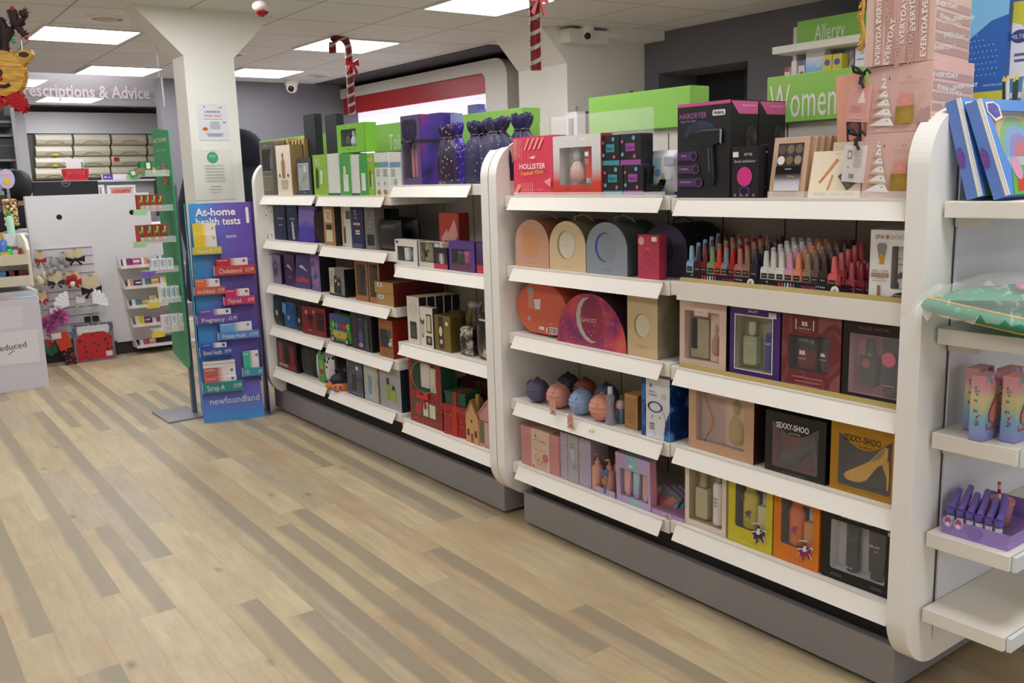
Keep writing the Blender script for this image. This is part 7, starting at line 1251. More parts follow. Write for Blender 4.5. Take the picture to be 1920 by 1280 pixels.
# ------------------------------------------------------------ person in a dark hooded coat behind the column
def person_coat():
    x0, y0 = .33, 5.15
    t = thing('person', 'person in a dark navy hooded coat standing behind the column, back turned', 'person', (x0, y0, 0)); NV = M('#171c2c', .85, sc=30, bump=.2); SK = M('#c08c70', .5)
    mb = MB()
    for s in (-1, 1): mb.lathe((s*.09, 0, .05), [(.055, 0), (.06, .35), (.08, .75)], M('#1c1c22', .8), 14); mb.sphere((s*.09, -.04, .04), .05, M('#1a1a1c', .5), 12, 8, 1, 1.9, .8)
    mb.lathe((0, 0, .75), [(.17, 0), (.19, .1), (.17, .3), (.19, .48), (.17, .58), (.08, .64), (.055, .70)], M('#20263a', .8), 20, 1.15, .75)
    mb.sphere((.08, -.01, 1.51), .085, SK, 18, 12, .9, 1.05, 1.25); mb.sphere((.08, .085, 1.50), .016, SK, 8, 6)
    for s in (-1, 1): mb.sphere((.08+s*.078, 0, 1.50), .018, SK, 8, 6, .5, 1, 1.5); mb.tube([(s*.20, 0, 1.32), (s*.27, -.03, 1.05), (s*.26, -.12, .84)], [.055, .048, .035], NV, 10); mb.sphere((s*.26, -.14, .80), .035, SK, 10, 8, .8, .7, 1.4)
    for s in (-1, 1):
        for k in range(4): mb.tube([(s*.26-.018+.012*k, -.145, .78), (s*.26-.018+.012*k, -.15, .74), (s*.26-.018+.012*k, -.14, .71+.004*abs(k-1))], .007, SK, 6)
        mb.tube([(s*.24, -.16, .80), (s*.225, -.175, .76)], .008, SK, 6)
    mb.build('body', t)
    mb = MB(); mb.lathe((0, 0, .52), [(.30, 0), (.31, .04), (.29, .3), (.27, .55), (.25, .78), (.20, .88), (.12, .93), (.10, .96)], NV, 26, 1.12, .75)
    for s in (-1, 1): mb.tube([(s*.21, 0, 1.36), (s*.30, -.02, 1.12), (s*.30, -.10, .88)], [.085, .075, .06], NV, 12)
    mb.build('coat', t)
    mb = MB(); mb.sphere((.10, .0, 1.52), .155, NV, 20, 12, 1.05, 1.05, .95); mb.sphere((.10, .06, 1.43), .16, NV, 18, 10, 1.1, .9, .7); mb.build('hood', t)
    return t
person_coat()
# ------------------------------------------------------------ hanging Christmas decorations
def cane(label, u, v, H, hook=True, rz=0.):
    p = PZ(u, v, ZC); t = thing('candy_cane_decoration', label, 'Christmas decoration', (p.x, p.y, ZC-.02), radians(rz), 'tinsel candy canes hanging from the ceiling')
    m = bpy.data.materials.get('mat_cane')
    if not m:
        m = bpy.data.materials.new('mat_cane'); m.use_nodes = True; nt = m.node_tree; b = nt.nodes['Principled BSDF']; tc = nt.nodes.new('ShaderNodeTexCoord'); w = nt.nodes.new('ShaderNodeTexWave'); mp = nt.nodes.new('ShaderNodeMapping'); mp.inputs['Rotation'].default_value = (0, radians(28), 0)
        w.wave_type = 'BANDS'; w.bands_direction = 'Z'; w.inputs['Scale'].default_value = 5.2; w.inputs['Distortion'].default_value = .3; nt.links.new(tc.outputs['Object'], mp.inputs[0]); nt.links.new(mp.outputs[0], w.inputs['Vector'])
        cr = nt.nodes.new('ShaderNodeValToRGB'); nt.links.new(w.outputs['Fac'], cr.inputs[0]); cr.color_ramp.interpolation = 'CONSTANT'; cr.color_ramp.elements[0].color = lin('#a01420'); cr.color_ramp.elements[1].position = .80; cr.color_ramp.elements[1].color = lin('#e6dcd6'); nt.links.new(cr.outputs[0], b.inputs['Base Color']); b.inputs['Roughness'].default_value = .35
        n = nt.nodes.new('ShaderNodeTexNoise'); n.inputs['Scale'].default_value = 260; bp = nt.nodes.new('ShaderNodeBump'); bp.inputs['Strength'].default_value = 1; bp.inputs['Distance'].default_value = .006; nt.links.new(n.outputs['Fac'], bp.inputs['Height']); nt.links.new(bp.outputs[0], b.inputs['Normal'])
    R = .07 if hook else .055; r = .027 if hook else .026; pts = []
    if hook: pts = [(-2*R, 0, -.10)]+[(-R+R*cos(a), 0, -.055+R*sin(a)) for a in [pi-pi*i/10 for i in range(11)]]
    else: pts = [(0, 0, 0)]
    pts += [(0, 0, -.06-(H-.06)*i/10) for i in range(1, 11)]
    mb = MB(); mb.tube(pts, r, m, 14); rr = random.Random(2); RD_ = M('#b81824', .3, .3); WT_ = M('#e8e0dc', .4)
    for k in range(int(260*H)):
        i = rr.uniform(0, len(pts)-1.01); a, b_ = Vector(pts[int(i)]), Vector(pts[int(i)+1]); q_ = a.lerp(b_, i-int(i)); an = rr.uniform(0, 2*pi); dr = Vector((cos(an), sin(an), rr.uniform(-.4, .4))); e = q_+dr*(r+.008); s_ = q_+dr*(r-.002)
        mb.add([s_, s_+Vector((0, 0, .004)), e], [(0, 1, 2)], RD_ if (q_.z*11+an/6) % 1 < .72 else WT_)
    mb.build('tinsel_cane', t)
    mb = MB(); z0_ = -.16; B_ = M('#c81820', .35)
    for s in (-1, 1): mb.prism([(0, z0_), (s*.055, z0_+.03), (s*.060, z0_-.02), (s*.01, z0_-.015)], -r-.012, -r-.006, B_); mb.prism([(0, z0_), (s*.03, z0_-.08), (s*.05, z0_-.065), (s*.012, z0_)], -r-.010, -r-.004, B_)
    mb.build('red_bow', t)
    mb = MB(); mb.tube([(-R if hook else 0, 0, 0), (-R if hook else 0, 0, .02)], .0015, STEEL, 6); mb.build('hanging_wire', t); return t
cane('whole hooked red and white tinsel candy cane with a bow, over the far gondola', 652, 70, .52, True, 10)
cane('straight lower part of a tinsel candy cane cut by the top edge of the photo', 1000, -75, .49, False)
p = PZ(486, -26, ZC); t = thing('santa_decoration', 'red tinsel tip of a hanging decoration at the top edge near the column', 'Christmas decoration', (p.x, p.y, ZC-.001)); mb = MB(); rr = random.Random(5)
mb.sphere((0, 0, -.10), .045, M('#e0d8d4', .8), 14, 8, 1, 1, .6)
for k in range(60): a = rr.uniform(0, 2*pi); e = rr.uniform(.2, 1); mb.tube([(0, 0, -.11), (.04*e*cos(a), .04*e*sin(a), -.16+.03*e)], [.006, .002], M('#a01a22', .6), 4)
mb.tube([(0, 0, 0), (0, 0, -.09)], .002, STEEL, 6); mb.build('tinsel_tuft', t)
# reindeer head, left edge
p0 = PY(8, 125, 2.5); t = thing('reindeer_decoration', 'gold tinsel reindeer head with dark antlers and a red bow tie, top left', 'Christmas decoration', (p0.x, 2.5, p0.z), radians(-30)); S_ = (PY(108, 125, 2.5).x-p0.x)/100
YW = cloudy([(.35, '#a8761c'), (.5, '#c8962c'), (.65, '#dcb04c')], 60, .4, 4, (.3, 1, 2.5)); BRN = M('#2e1a20', .7, bump=.8, sc=200); rr = random.Random(9)
def fringe(mb, P, y, L, mat, n=3):
    for i in range(len(P)):
        a, b = Vector((P[i][0], y, P[i][1])), Vector((P[(i+1) % len(P)][0], y, P[(i+1) % len(P)][1])); d = (b-a); nn = Vector((d.z, 0, -d.x)).normalized()
        for k in range(n): q_ = a+d*((k+rr.random())/n); mb.add([q_-d.normalized()*L*.4, q_+d.normalized()*L*.4, q_+nn*L+Vector((0, rr.uniform(-.004, .004), 0))], [(0, 1, 2)], mat)
hd = ell(-.0*S_, -14*S_, 40*S_, 45*S_, 30); mb = MB(); mb.prism(hd, -.02, .02, YW); fringe(mb, hd, 0, .010, YW)
ea = [(22*S_, 18*S_), (38*S_, 31*S_), (58*S_, 32*S_), (60*S_, 22*S_), (48*S_, 8*S_), (36*S_, 0*S_)]; mb.prism(ea, -.015, .015, YW); fringe(mb, ea, 0, .008, YW); mb.prism([(-x, z_) for x, z_ in ea][::-1], -.015, .015, YW); mb.prism(ell(44*S_, 22*S_, 10*S_, 5*S_, 14), -.018, -.015, M('#3a1c18', .7)); mb.prism(ell(-10*S_, -12*S_, 10*S_, 9*S_, 16), -.026, -.02, BLACK)
sm = [(-14*S_+a*3.2*S_, -40*S_+.25*(a-4)**2*S_) for a in range(9)]; mb.tube([(x, -.022, z_) for x, z_ in sm], .006, M('#2a1410', .6), 6); mb.sphere((-6*S_, -.022, -24*S_), 5*S_, M('#a82020', .3), 10, 8); mb.build('tinsel_head', t)
mb = MB()
for s in (1, -1):
    for pts, r_ in (([(6, 26), (8, 60), (10, 82), (2, 98)], 8), ([(9, 56), (24, 76), (34, 84), (33, 102), (30, 116)], 9), ([(34, 84), (50, 92), (56, 104), (54, 114)], 8), ([(36, 84), (46, 72), (52, 64)], 6)):
        P = [Vector((s*x*S_*.9, 0, z_*S_*.95)) for x, z_ in pts]; mb.tube(P, r_*S_, BRN, 10)
        for i in range(len(P)-1):
            for k in range(16): an = rr.uniform(0, 2*pi); q_ = P[i].lerp(P[i+1], rr.random()); e = q_+Vector((cos(an), rr.uniform(-.3, .3), sin(an)))*(r_*S_+.009); mb.add([q_+Vector((0, -.002, .004)), q_+Vector((.004, -.002, -.003)), e], [(0, 1, 2)], BRN)
mb.build('antlers', t)
mb = MB(); RB = speck('#a81420', '#e05060', 160, .2, .25); mb.prism([(-6*S_, -58*S_), (-6*S_, -78*S_), (-20*S_, -88*S_), (-40*S_, -82*S_), (-40*S_, -56*S_)], -.03, .0, RB); bwt = [(0, -62*S_), (20*S_, -52*S_), (34*S_, -58*S_), (40*S_, -80*S_), (32*S_, -92*S_), (10*S_, -80*S_)]; mb.prism(bwt, -.03, .0, RB); fringe(mb, bwt[::-1], -.015, .010, RB, 5); mb.sphere((-2*S_, -.02, -70*S_), 9*S_, RB, 10, 8); mb.build('bow_tie', t)
mb = MB()
for x, z_, c in ((28, 50, '#3a9a5a'), (54, 58, '#a8324a'), (3, 98, '#2c8a6a'), (33, 116, '#a82030')): mb.sphere((x*S_, -.02, z_*S_*.95), 5*S_, M(c, .2), 10, 8)
mb.build('bauble', t); mb = MB(); mb.tube([(0, 0, 50*S_), (0, 0, ZC-p0.z)], .0015, STEEL, 6); mb.build('hanging_wire', t)
# ------------------------------------------------------------ hanging glass sign
YS = 6.0; a = PY(-40, 193, YS); b = PY(305, 150, YS)
t = thing('hanging_sign', 'translucent grey hanging sign reading Prescriptions & Advice', 'sign', (a.x, YS, 0)); w = b.x-a.x
mb = MB(); mb.box(0, w, 0, .012, a.z, b.z+.02, film('#8e8a90', .34, .6)); mb.build('glass_panel', t)
mb = MB(); mb.text('Prescriptions & Advice', PY(280, 170, YS).x-a.x, PY(160, 171, YS).z, .118, M('#8f8388', .7), y=-.003, al='r', bold=.03, fit=PY(280, 170, YS).x-PY(28, 170, YS).x); mb.build('lettering', t)
mb = MB(); mb.box(w-.008, w, -.001, .013, a.z, b.z+.02, M('#b8bcc0', .3)); mb.tube([(w-.02, .006, b.z+.02), (w-.02, .006, ZC)], .002, STEEL, 6); mb.tube([(.3, .006, b.z+.02), (.3, .006, ZC)], .002, STEEL, 6); mb.build('fittings', t)
# ------------------------------------------------------------ till counter with slatwall and pocket shelves
YT = 6.40
CW = M('#dcdadd', .45, sc=4, var=.02)
xa, xm, xb_, xc = PY(62, 500, YT).x, PY(178, 400, YT).x, PY(283, 400, YT).x, PY(345, 560, YT).x
t = thing('till_counter', 'tall white pharmacy till counter with slatwall left and pocket shelves right', 'counter', (0, YT, 0))
mb = MB(); mb.box(xa, xm+.06, 0, .06, .12, 1.25, CW); mb.box(xm+.062, xb_, .01, .07, .10, 1.25, CW); mb.box(xa+.01, xb_+.22, .06, .55, .10, 1.0, CW); mb.prism(ell(PY(111, 407, YT).x, PY(111, 407, YT).z, .020, .020, 20), -.001, .0, BLACK); mb.prism(ell(PY(248, 398, YT).x, PY(248, 398, YT).z, .020, .020, 20), .008, .0095, BLACK); mb.build('panel', t)
MB().box(xa+.02, xc, .05, .5, 0, .10, M('#3c3a3e', .6)).build('plinth', t)
mb = MB(); zs0, zs1 = PY(120, 466, YT).z, PY(120, 640, YT).z
x1s = PY(176, 500, YT).x; mb.box(xa+.03, x1s, -.012, 0, .12, zs0+.01, M('#d2ced2', .45)); n = 12
for i in range(n): zz = zs0-(zs0-zs1)*i/(n-1); mb.box(xa+.03, x1s, -.0135, -.012, zz-.004, zz+.004, M('#8f8a90', .5))
mb.build('slatwall', t)
zt4 = [PY(280, v, YT).z for v in (497, 535, 571, 606, 645)]; xl = PY(220, 500, YT).x
mb = MB(); mb.box(xl, xc, .012, .03, .12, PY(280, 458, YT).z, CW); mb.build('pocket_back', t)
for k, zz in enumerate(zt4):
    mb = MB(); xk = xl+.015*k; mb.box(xk, xc+.02*k*.5, -.12, .012, zz-.004, zz, WHITE2); mb.prism([(-.12, zz), (-.12, zz+.025), (.0, zz+.115), (.012, zz+.115), (.012, zz)], xk-.003, xk, WHITE2, 'x'); mb.box(xk, xc+.01*k, -.122, -.118, zz, zz+.022, film('#ffffff', .35)); mb.build('pocket_shelf', t)
cols5 = [('#7a3060', 'plum'), ('#5a90c8', 'sky blue'), ('#a84a70', 'rose'), ('#8a2440', 'wine red'), ('#c88a6a', 'peach'), ('#6a3a9c', 'violet'), ('#3a2a50', 'dark violet'), ('#c9b8d8', 'lilac striped'), ('#4a8a90', 'teal'), ('#3c6a4a', 'green'), ('#c8a040', 'gold'), ('#b05a70', 'pink'), ('#d8c83a', 'yellow'), ('#2c6a50', 'dark green')]
q = random.Random(11); used5 = set()
for k, zz in enumerate(zt4):
    x = xl+.03+.015*k; i = 0
    while x < xc-.04 and not (k == 4 and i > 1):
        c, nm = cols5[(k*3+i*2+k) % len(cols5)]; w_ = q.uniform(.045, .08); h_ = q.uniform(.05, .085); o = carton('medicine_box', '%s medicine box, %s on the %s pocket shelf of the till' % (nm, ['first', 'second', 'third', 'fourth', 'fifth', 'sixth', 'seventh'][i], ['top', 'second', 'third', 'fourth', 'lowest'][k]), 'box', w_, h_, .05, c, prints=[('r', .1, .9, .55, .75, '#e0dce0')] if i % 2 else [('r', 0, .4, 0, 1, '#d8d4d8')])
        o.location = (x+w_/2, YT-.085+q.uniform(0, .02), zz+.001); o.rotation_euler = (radians(-12), 0, 0); o['group'] = 'small medicine boxes on the pocket shelves'; x += w_+.006; i += 1
# monitor, basket, frames
p0, p1 = PY(63, 363, 6.75), PY(183, 338, 6.75)
t = thing('computer_monitor', 'black monitor seen from behind on top of the till counter', 'monitor', ((p0.x+p1.x)/2, 6.75, 1.0)); w = (p1.x-p0.x)/2
mb = MB(); mb.box(-w, w, 0, .04, .10, p1.z-1.0+.0, M('#1c1d22', .4)); mb.build('screen_back', t, bevel=.004); mb = MB(); mb.prism(ell(0, p0.z-1.0+.075, .030, .030, 24), -.002, 0, M('#8a8c92', .3, .5), hole=ell(0, p0.z-1.0+.075, .025, .025, 24)); mb.text('DELL', 0, p0.z-1.0+.075, .018, M('#9a9ca2', .3), y=-.002); mb.build('round_logo', t); MB().box(-.03, .03, .005, .035, .002, .10, BLACK).box(-.1, .1, -.05, .1, .0, .004, BLACK).build('stand', t)
# counter behind the till and grey ledge wall
YL = 8.6; tl = thing('rear_counter', 'grey rear counter wall with a white ledge below the dispensary drawers', 'counter', (0, YL, 0)); zl = PY(240, 336, YL).z
MB().box(PY(20, 336, YL).x, .80, .0, .10, 0, zl-.02, M('#9a98a0', .6)).build('panel', tl); MB().box(PY(20, 336, YL).x, .81, -.05, .45, zl-.02, zl, M('#c8c6cc', .5)).build('ledge', tl)
p0, p1 = PY(126, 336, YL), PY(165, 313, YL); t = thing('shopping_basket', 'small red slotted basket of white papers above the monitor', 'basket', ((p0.x+p1.x)/2, YL+.10, zl+.001)); w = (p1.x-p0.x)/2; h = p1.z-p0.z; R_ = M('#c01f2c', .35)
mb = MB(); mb.box(-w*.85, w*.85, -.08, .08, 0, .006, R_); n = 9
for s in (-.085, .085):
    for i in range(n): x = -w*.85+w*1.7*i/(n-1); mb.hexa([(x-.008, s*.9-.004, .0), (x+.008, s*.9-.004, 0), (x+.008, s*.9+.004, 0), (x-.008, s*.9+.004, 0)], [(x*1.14-.009, s-.004, h), (x*1.14+.009, s-.004, h), (x*1.14+.009, s+.004, h), (x*1.14-.009, s+.004, h)], R_)
    mb.box(-w*1.0, w*1.0, s-.006, s+.006, h*.82, h, R_); mb.box(-w*.9, w*.9, s*.9-.005, s*.9+.005, 0, h*.2, R_)
for s in (-1, 1): mb.box(s*w-.006, s*w+.006, -.085, .085, h*.6, h, R_); mb.box(s*w*.9-.005, s*w*.9+.005, -.08, .08, 0, h*.6, R_)
mb.build('basket_body', t)
t2 = thing('paper_bundle', 'white prescription papers standing in the red basket', 'papers', ((p0.x+p1.x)/2, YL+.10, zl+.008)); mb = MB(); mb.prism([(-w*.75, 0), (w*.75, 0), (w*.78, h*1.75), (-w*.6, h*1.85), (-w*.75, h*1.5)], -.03, .0, M('#e6e4e2', .6)); mb.prism([(-w*.6, 0), (w*.7, 0), (w*.7, h*1.65), (-w*.7, h*1.9)], .004, .03, M('#d8d8d8', .6)); mb.box(w*.55, w*.72, -.032, -.030, h*.9, h*1.5, M('#4a9a6a', .5)); mb.build('sheets', t2)
p0, p1 = PY(193, 334, YL-.03), PY(239, 326, YL-.03); o = carton('leaflet_box', 'purple and white long box lying on the ledge right of the basket', 'box', p1.x-p0.x, .05, .05, '#e0dce4', prints=[('r', 0, .4, 0, 1, '#5a3aa0'), ('e', .1, .5, .04, None, WHITE), ('lines', .15, .35, .3, .6, 1, WHITE)]); o.location = ((p0.x+p1.x)/2, YL-.03, zl+.001)
for u0, u1, lb, tx in [(204, 255, 'white framed notice with red COUNTY lettering behind the till', 'COUNTY'), (184, 196, 'white framed notice edge right behind the monitor', '')]:
    p0, p1 = PY(u0, 372, 8.55), PY(u1, 346, 8.55); t = thing('framed_notice', lb, 'notice', ((p0.x+p1.x)/2, 8.598, p0.z)); w, h = p1.x-p0.x, p1.z-p0.z; mb = MB(); mb.prism([(-w/2, -.05), (w/2, -.05), (w/2, h), (-w/2, h)], -.02, -.0, M('#e8eaee', .4), hole=[(-w/2+.025, -.03), (w/2-.025, -.03), (w/2-.025, h-.022), (-w/2+.025, h-.022)]); mb.build('frame', t); mb = MB(); mb.box(-w/2+.02, w/2-.02, -.006, -.004, -.03, h-.02, WHITE); mb.flat([(-w*.36, h*.25), (w*.36, h*.25), (w*.36, h*.70), (-w*.36, h*.70)], M('#d88a80', .5), -.0065)
    if tx: mb.text(tx, 0, h*.50, .05, M('#c02a24', .5), y=-.007, bold=.04, fit=w*.6)
    mb.build('sheet', t)
# dispensary drawers
YD = 11.6; p0, p1 = PY(56, 338, YD), PY(308, 208, YD); DW = M('#d4cdb8', .35, sc=3, var=.02)
t = thing('drawer_cabinet', 'cream dispensary cabinet of wide drawers with arched handles', 'cabinet', (0, YD, 0))
cols_u = [64, 136, 207, 275, 340]; rows_v = [251, 273, 294, 314, 337]
mb = MB(); x0 = PY(56, 300, YD).x; x1 = PY(307, 280, YD).x; zt0 = PY(100, 210, YD).z; zf = PY(100, 250, YD).z
mb.box(x0, x1, .0, .5, zf, min(zt0, 2.29), M('#d5d3d8', .5)); mb.box(x0-.12, x0, .0, .5, .0, min(zt0, 2.29), M('#b9b7bd', .5)); mb.box(x0, x1, .04, .5, .9, zf, M('#5a5850', .6)); mb.box(x0, x1, .03, .5, 0, .9, M('#c4c2c6', .5)); mb.build('carcass', t)
for r in range(4):
    for c in range(4):
        a, b = PY(cols_u[c]+1, rows_v[r], YD), PY(cols_u[c+1]-1, rows_v[r+1]-.5, YD); zb_ = PY(100, rows_v[r+1]-.5, YD).z; ztt = PY(100, rows_v[r]+.5, YD).z; bx1 = min(b.x, x1-.01)
        if bx1-a.x < .05: continue
        w, h = bx1-a.x, ztt-zb_
        mb = MB(); mb.prism([(.0, zb_), (-.035, zb_+h*.15), (-.05, zb_+h*.5), (-.035, zb_+h*.85), (.0, ztt), (.03, ztt), (.03, zb_)], a.x, bx1, DW, 'x', smooth=False); xc_ = (a.x+bx1)/2
        if (r, c) in ((0, 0), (0, 1), (0, 2)): mb.box(bx1-w*.22, bx1-w*.06, -.0520, -.0505, zb_+h*.45, zb_+h*.7, WHITE)
        if (r, c) in ((1, 0), (2, 0)): mb.box(xc_-w*.05, xc_+w*.08, -.049, -.040, zb_+h*.06, zb_+h*.28, M('#d8c83a', .5))
        if (r, c) == (2, 2): mb.box(a.x+w*.05, a.x+w*.2, -.053, -.05, zb_+h*.5, zb_+h*.9, M('#c02a2c', .5))
        d_ = mb.build('drawer', t)
        mb = MB(); mb.tube([(xc_+w*.25*cos(pi-pi*i/10), -.045, zb_+h*.16+h*.24*sin(pi*i/10)) for i in range(11)], .008, M('#b0a88e', .4), 6); mb.build('handle', d_)
struct(MB().box(-5.5, 2.0, 9.6, 9.7, 2.262, ZC, M('#8d8a88', .8)).build('trim_2'))
t = thing('wall_storage', 'dark grey shelving with folders and machines behind the left counter', 'shelving', (0, 8.2, 0)); xs0, xs1 = PY(-30, 300, 8.2).x, PY(30, 300, 8.2).x
for v in (226, 252, 298, 318): zz = PY(10, v, 8.2).z; MB().box(xs0, xs1, 0, .35, zz-.02, zz, M('#8a8a90', .5)).build('shelf', t)
MB().box(xs1, xs1+.03, -.02, .37, 0, 2.2, M('#b0afb4', .5)).build('side_panel', t); MB().box(xs0, xs1, .35, .37, 0, 2.2, M('#7a7a80', .6)).build('back_panel', t)
def blk(nm, lb, cat, u0, u1, v0, v1, y, c, d=.2, prints=(), zbase=None):
    a, b = PY(u0, v1, y), PY(u1, v0, y); o = carton(nm, lb, cat, b.x-a.x, b.z-(zbase if zbase is not None else a.z), d, c, prints=prints); o.location = ((a.x+b.x)/2, y, (zbase if zbase is not None else a.z)+.001); return o
blk('label_printer', 'black machine on the upper left storage shelf', 'printer', -12, 17, 217, 238, 8.22, '#2a2a30', zbase=PY(10, 238.4, 8.22).z)
blk('label_printer', 'dark printer under the reindeer bow on the left storage', 'printer', -12, 24, 260, 296, 8.22, '#3a3a42', zbase=PY(10, 297.5, 8.22).z, prints=[('r', 0, 1, .6, .7, '#55555c')])
for i in range(3): blk('box_file', ['grey box file with a finger hole, left of three by the lollipops', 'grey box file, middle of the three', 'pale grey box file, right of the three by the lollipops'][i], 'box file', 0+9*i, 8+9*i, 316, 366, 8.24, ['#9a9aa2', '#8e8e96', '#b0b0b4'][i], prints=[('e', .5, .2, .2, None, '#2a2a2e'), ('r', .2, .8, .6, .9, '#dcdcdc')])
# person at the till
def person_till():
    pc = PY(44, 400, 7.4); t = thing('person', 'person with dark hair in black clothes seated behind the till, head turned right', 'person', (pc.x, 7.4, 0)); CL = M('#17161a', .85); SK = M('#b88468', .5); zh = PY(46, 350, 7.4).z
    mb = MB(); mb.lathe((0, 0, .45), [(.12, 0), (.13, .15), (.11, .35), (.11, zh-.45-.36), (.09, zh-.45-.28), (.05, zh-.45-.19), (.045, zh-.45-.10)], SK, 18, 1.15, .75); mb.sphere((.022, 0, zh), .078, SK, 18, 12, .95, 1, 1.2); mb.lathe((.098, -.01, zh-.025), [(.014, 0), (.006, .03)], SK, 8); mb.sphere((.03, -.083, zh+.0), .014, SK, 8, 6, .6, .5, 1)
    for s in (-1, 1): mb.tube([(s*.16, 0, zh-.32), (s*.24, -.08, zh-.52), (s*.16, -.26, zh-.56)], [.04, .036, .028], SK, 10); mb.sphere((s*.15, -.31, zh-.56), .03, SK, 10, 8, .8, 1.4, .6); [mb.tube([(s*.15-.018+.012*k, -.33, zh-.56), (s*.15-.018+.012*k, -.37, zh-.575), (s*.15-.018+.012*k, -.39, zh-.59)], .007, SK, 6) for k in range(4)]; mb.tube([(s*.12, -.30, zh-.56), (s*.10, -.335, zh-.57)], .008, SK, 6); mb.tube([(s*.08, 0, .50), (s*.09, -.35, .50), (s*.09, -.38, .06)], [.08, .07, .05], M('#1c1c20', .8), 12)
    mb.build('body', t)
    mb = MB(); mb.lathe((0, 0, .42), [(.21, 0), (.22, .2), (.19, .4), (.21, zh-.42-.32), (.17, zh-.42-.22), (.08, zh-.42-.15)], CL, 22, 1.15, .8); [mb.tube([(s*.18, 0, zh-.28), (s*.26, -.08, zh-.52), (s*.17, -.23, zh-.56)], [.07, .06, .045], CL, 10) for s in (-1, 1)]; mb.build('black_top', t)
    mb = MB(); mb.sphere((-.010, -.004, zh+.012), .112, M('#141114', .6, sc=90, bump=.4), 18, 12, .95, 1, 1.15); mb.sphere((-.04, .04, zh-.12), .085, M('#141114', .6, sc=90, bump=.4), 14, 10, .8, .8, 1.5); mb.build('hair', t)
    t2 = thing('office_stool', 'dark stool under the person at the till, hidden by the counter', 'stool', (pc.x, 7.4, 0)); MB().lathe((0, 0, .37), [(.18, 0), (.19, .03), (.17, .045)], BLACK, 20).build('seat', t2); MB().tube([(0, 0, .02), (0, 0, .37)], .03, STEEL, 10).build('column', t2); MB().lathe((0, 0, 0), [(.22, 0), (.22, .015), (.04, .03)], STEEL, 20).build('base', t2)
person_till()
# ------------------------------------------------------------ left counter unit with cream trays
YU = 5.75; xr = PY(60, 500, YU).x; xw = PY(-60, 500, YU).x
t = thing('counter_display', 'white counter unit with two rounded cream trays of small goods, left edge', 'counter', (0, YU, 0)); CR = M('#ddd2b8', .5)
zr = [PY(30, v, YU).z for v in (493, 533)]
mb = MB(); mb.prism([(.0, zr[1]-.02), (.30, zr[1]-.02), (.30, 1.0), (.16, 1.0), (.04, .96), (.0, .90)], xr-.02, xr, M('#e4ded0', .5), 'x'); mb.build('end_panel', t, bevel=.003); MB().box(xw, xr, .30, .32, 0, 1.0, CW).build('back_panel', t); MB().box(xw, xr+.02, .02, .36, 0, zr[1]-.05, CW).build('cabinet', t)
for zz in zr: mb = MB(); mb.box(xw, xr-.021, .0, .29, zz-.012, zz, CR); mb.box(xw, xr-.021, -.012, .0, zz-.012, zz+.055, CR); mb.build('tray', t)
MB().box(xw, xr+.05, .31, .62, .985, 1.0, CW).build('worktop', t)
def small(nm, lb, cat, u, v, y, zb_, build): p = PY(u, v, y); o = thing(nm, lb, cat, (p.x, y, zb_)); build(o); return o
def btl(c, cap, r=.018, h=.09): 
    def f(o): MB().lathe((0, 0, 0), [(r, 0), (r, h*.7), (r*.5, h*.8)], M(c, .15), 14).build('bottle', o); MB().lathe((0, 0, h*.8), [(r*.5, 0), (r*.5, h*.2)], M(cap, .3), 12).build('cap', o)
    return f
small('hand_gel_bottle', 'clear bottle with a bright green cap on the left worktop', 'bottle', 21, 435, YU+.4, 1.001, btl('#a8d8b8', '#2fb060', .025, .15))
small('hand_gel_bottle', 'small green bottle standing in the upper cream tray', 'bottle', 18, 470, YU+.1, zr[0]+.001, btl('#3fae54', '#2c9a48', .02, .11)); small('hand_gel_bottle', 'blue and gold bottle in the upper cream tray at the left edge', 'bottle', 4, 450, YU+.12, zr[0]+.001, btl('#4a7ac0', '#c8a84a', .028, .20))
for i, (u, c, nm) in enumerate([(10, '#d8c84a', 'yellow'), (28, '#c0c8cc', 'clear'), (38, '#b83a40', 'red and white'), (33, '#2a8a6a', 'teal')]):
    o = carton('counter_packet', '%s small packet in the upper cream tray of the left unit' % nm, 'packet', .05, .07+.01*i, .02, c); p = PY(u, 480, YU+.06); o.location = (p.x, YU+.05+.04*i, zr[0]+.001); o['group'] = 'packets in the upper cream tray'
for i, (u, c, nm) in enumerate([(6, '#5a88b8', 'blue'), (24, '#7a2434', 'dark red, left'), (40, '#6a2030', 'dark red, right')]):
    o = carton('counter_packet', '%s small box in the lower cream tray of the left unit' % nm, 'packet', .075, .085, .05, c, prints=[('r', .1, .9, .4, .5, '#b08a90')]); p = PY(u, 520, YU+.05); o.location = (p.x, YU+.05, zr[1]+.001); o['group'] = 'boxes in the lower cream tray'
# lollipop tree
p = PY(24, 430, YU+.45); t = thing('lollipop_tree', 'lollipop tree of gold wrapped balls under an oval sign on the left worktop', 'lollipop stand', (p.x, YU+.45, 1.001)); zt_ = PY(24, 338, YU+.45).z-1.0
MB().tube([(0, 0, 0), (0, 0, zt_-.05)], .010, M('#8a8a90', .4), 10).lathe((0, 0, 0), [(.06, 0), (.06, .01), (.02, .02)], M('#8a8a90', .4), 18).build('pole', t)
for r in range(9):
    for k in range(6):
        a = 2*pi*(k+.5*(r % 2))/6; rd = .034; MB().sphere((rd*cos(a), rd*sin(a), .05+r*(zt_-.18)/9+.01), .0135, cloudy([(.4, '#8a2a24'), (.5, '#c8a050'), (.62, '#e8e0c8')], 40, .25), 10, 8).build('lollipop', t)
mb = MB(); mb.prism(ell(0, zt_+.01, .050, .068, 28), -.012, -.008, M('#b8b4dc', .4)); mb.prism(ell(0, zt_-.005, .022, .028, 20), -.014, -.012, M('#e0b83a', .4)); mb.prism(ell(-.005, zt_+.045, .025, .012, 16), -.014, -.012, M('#e0a8c8', .4)); mb.build('oval_sign', t)
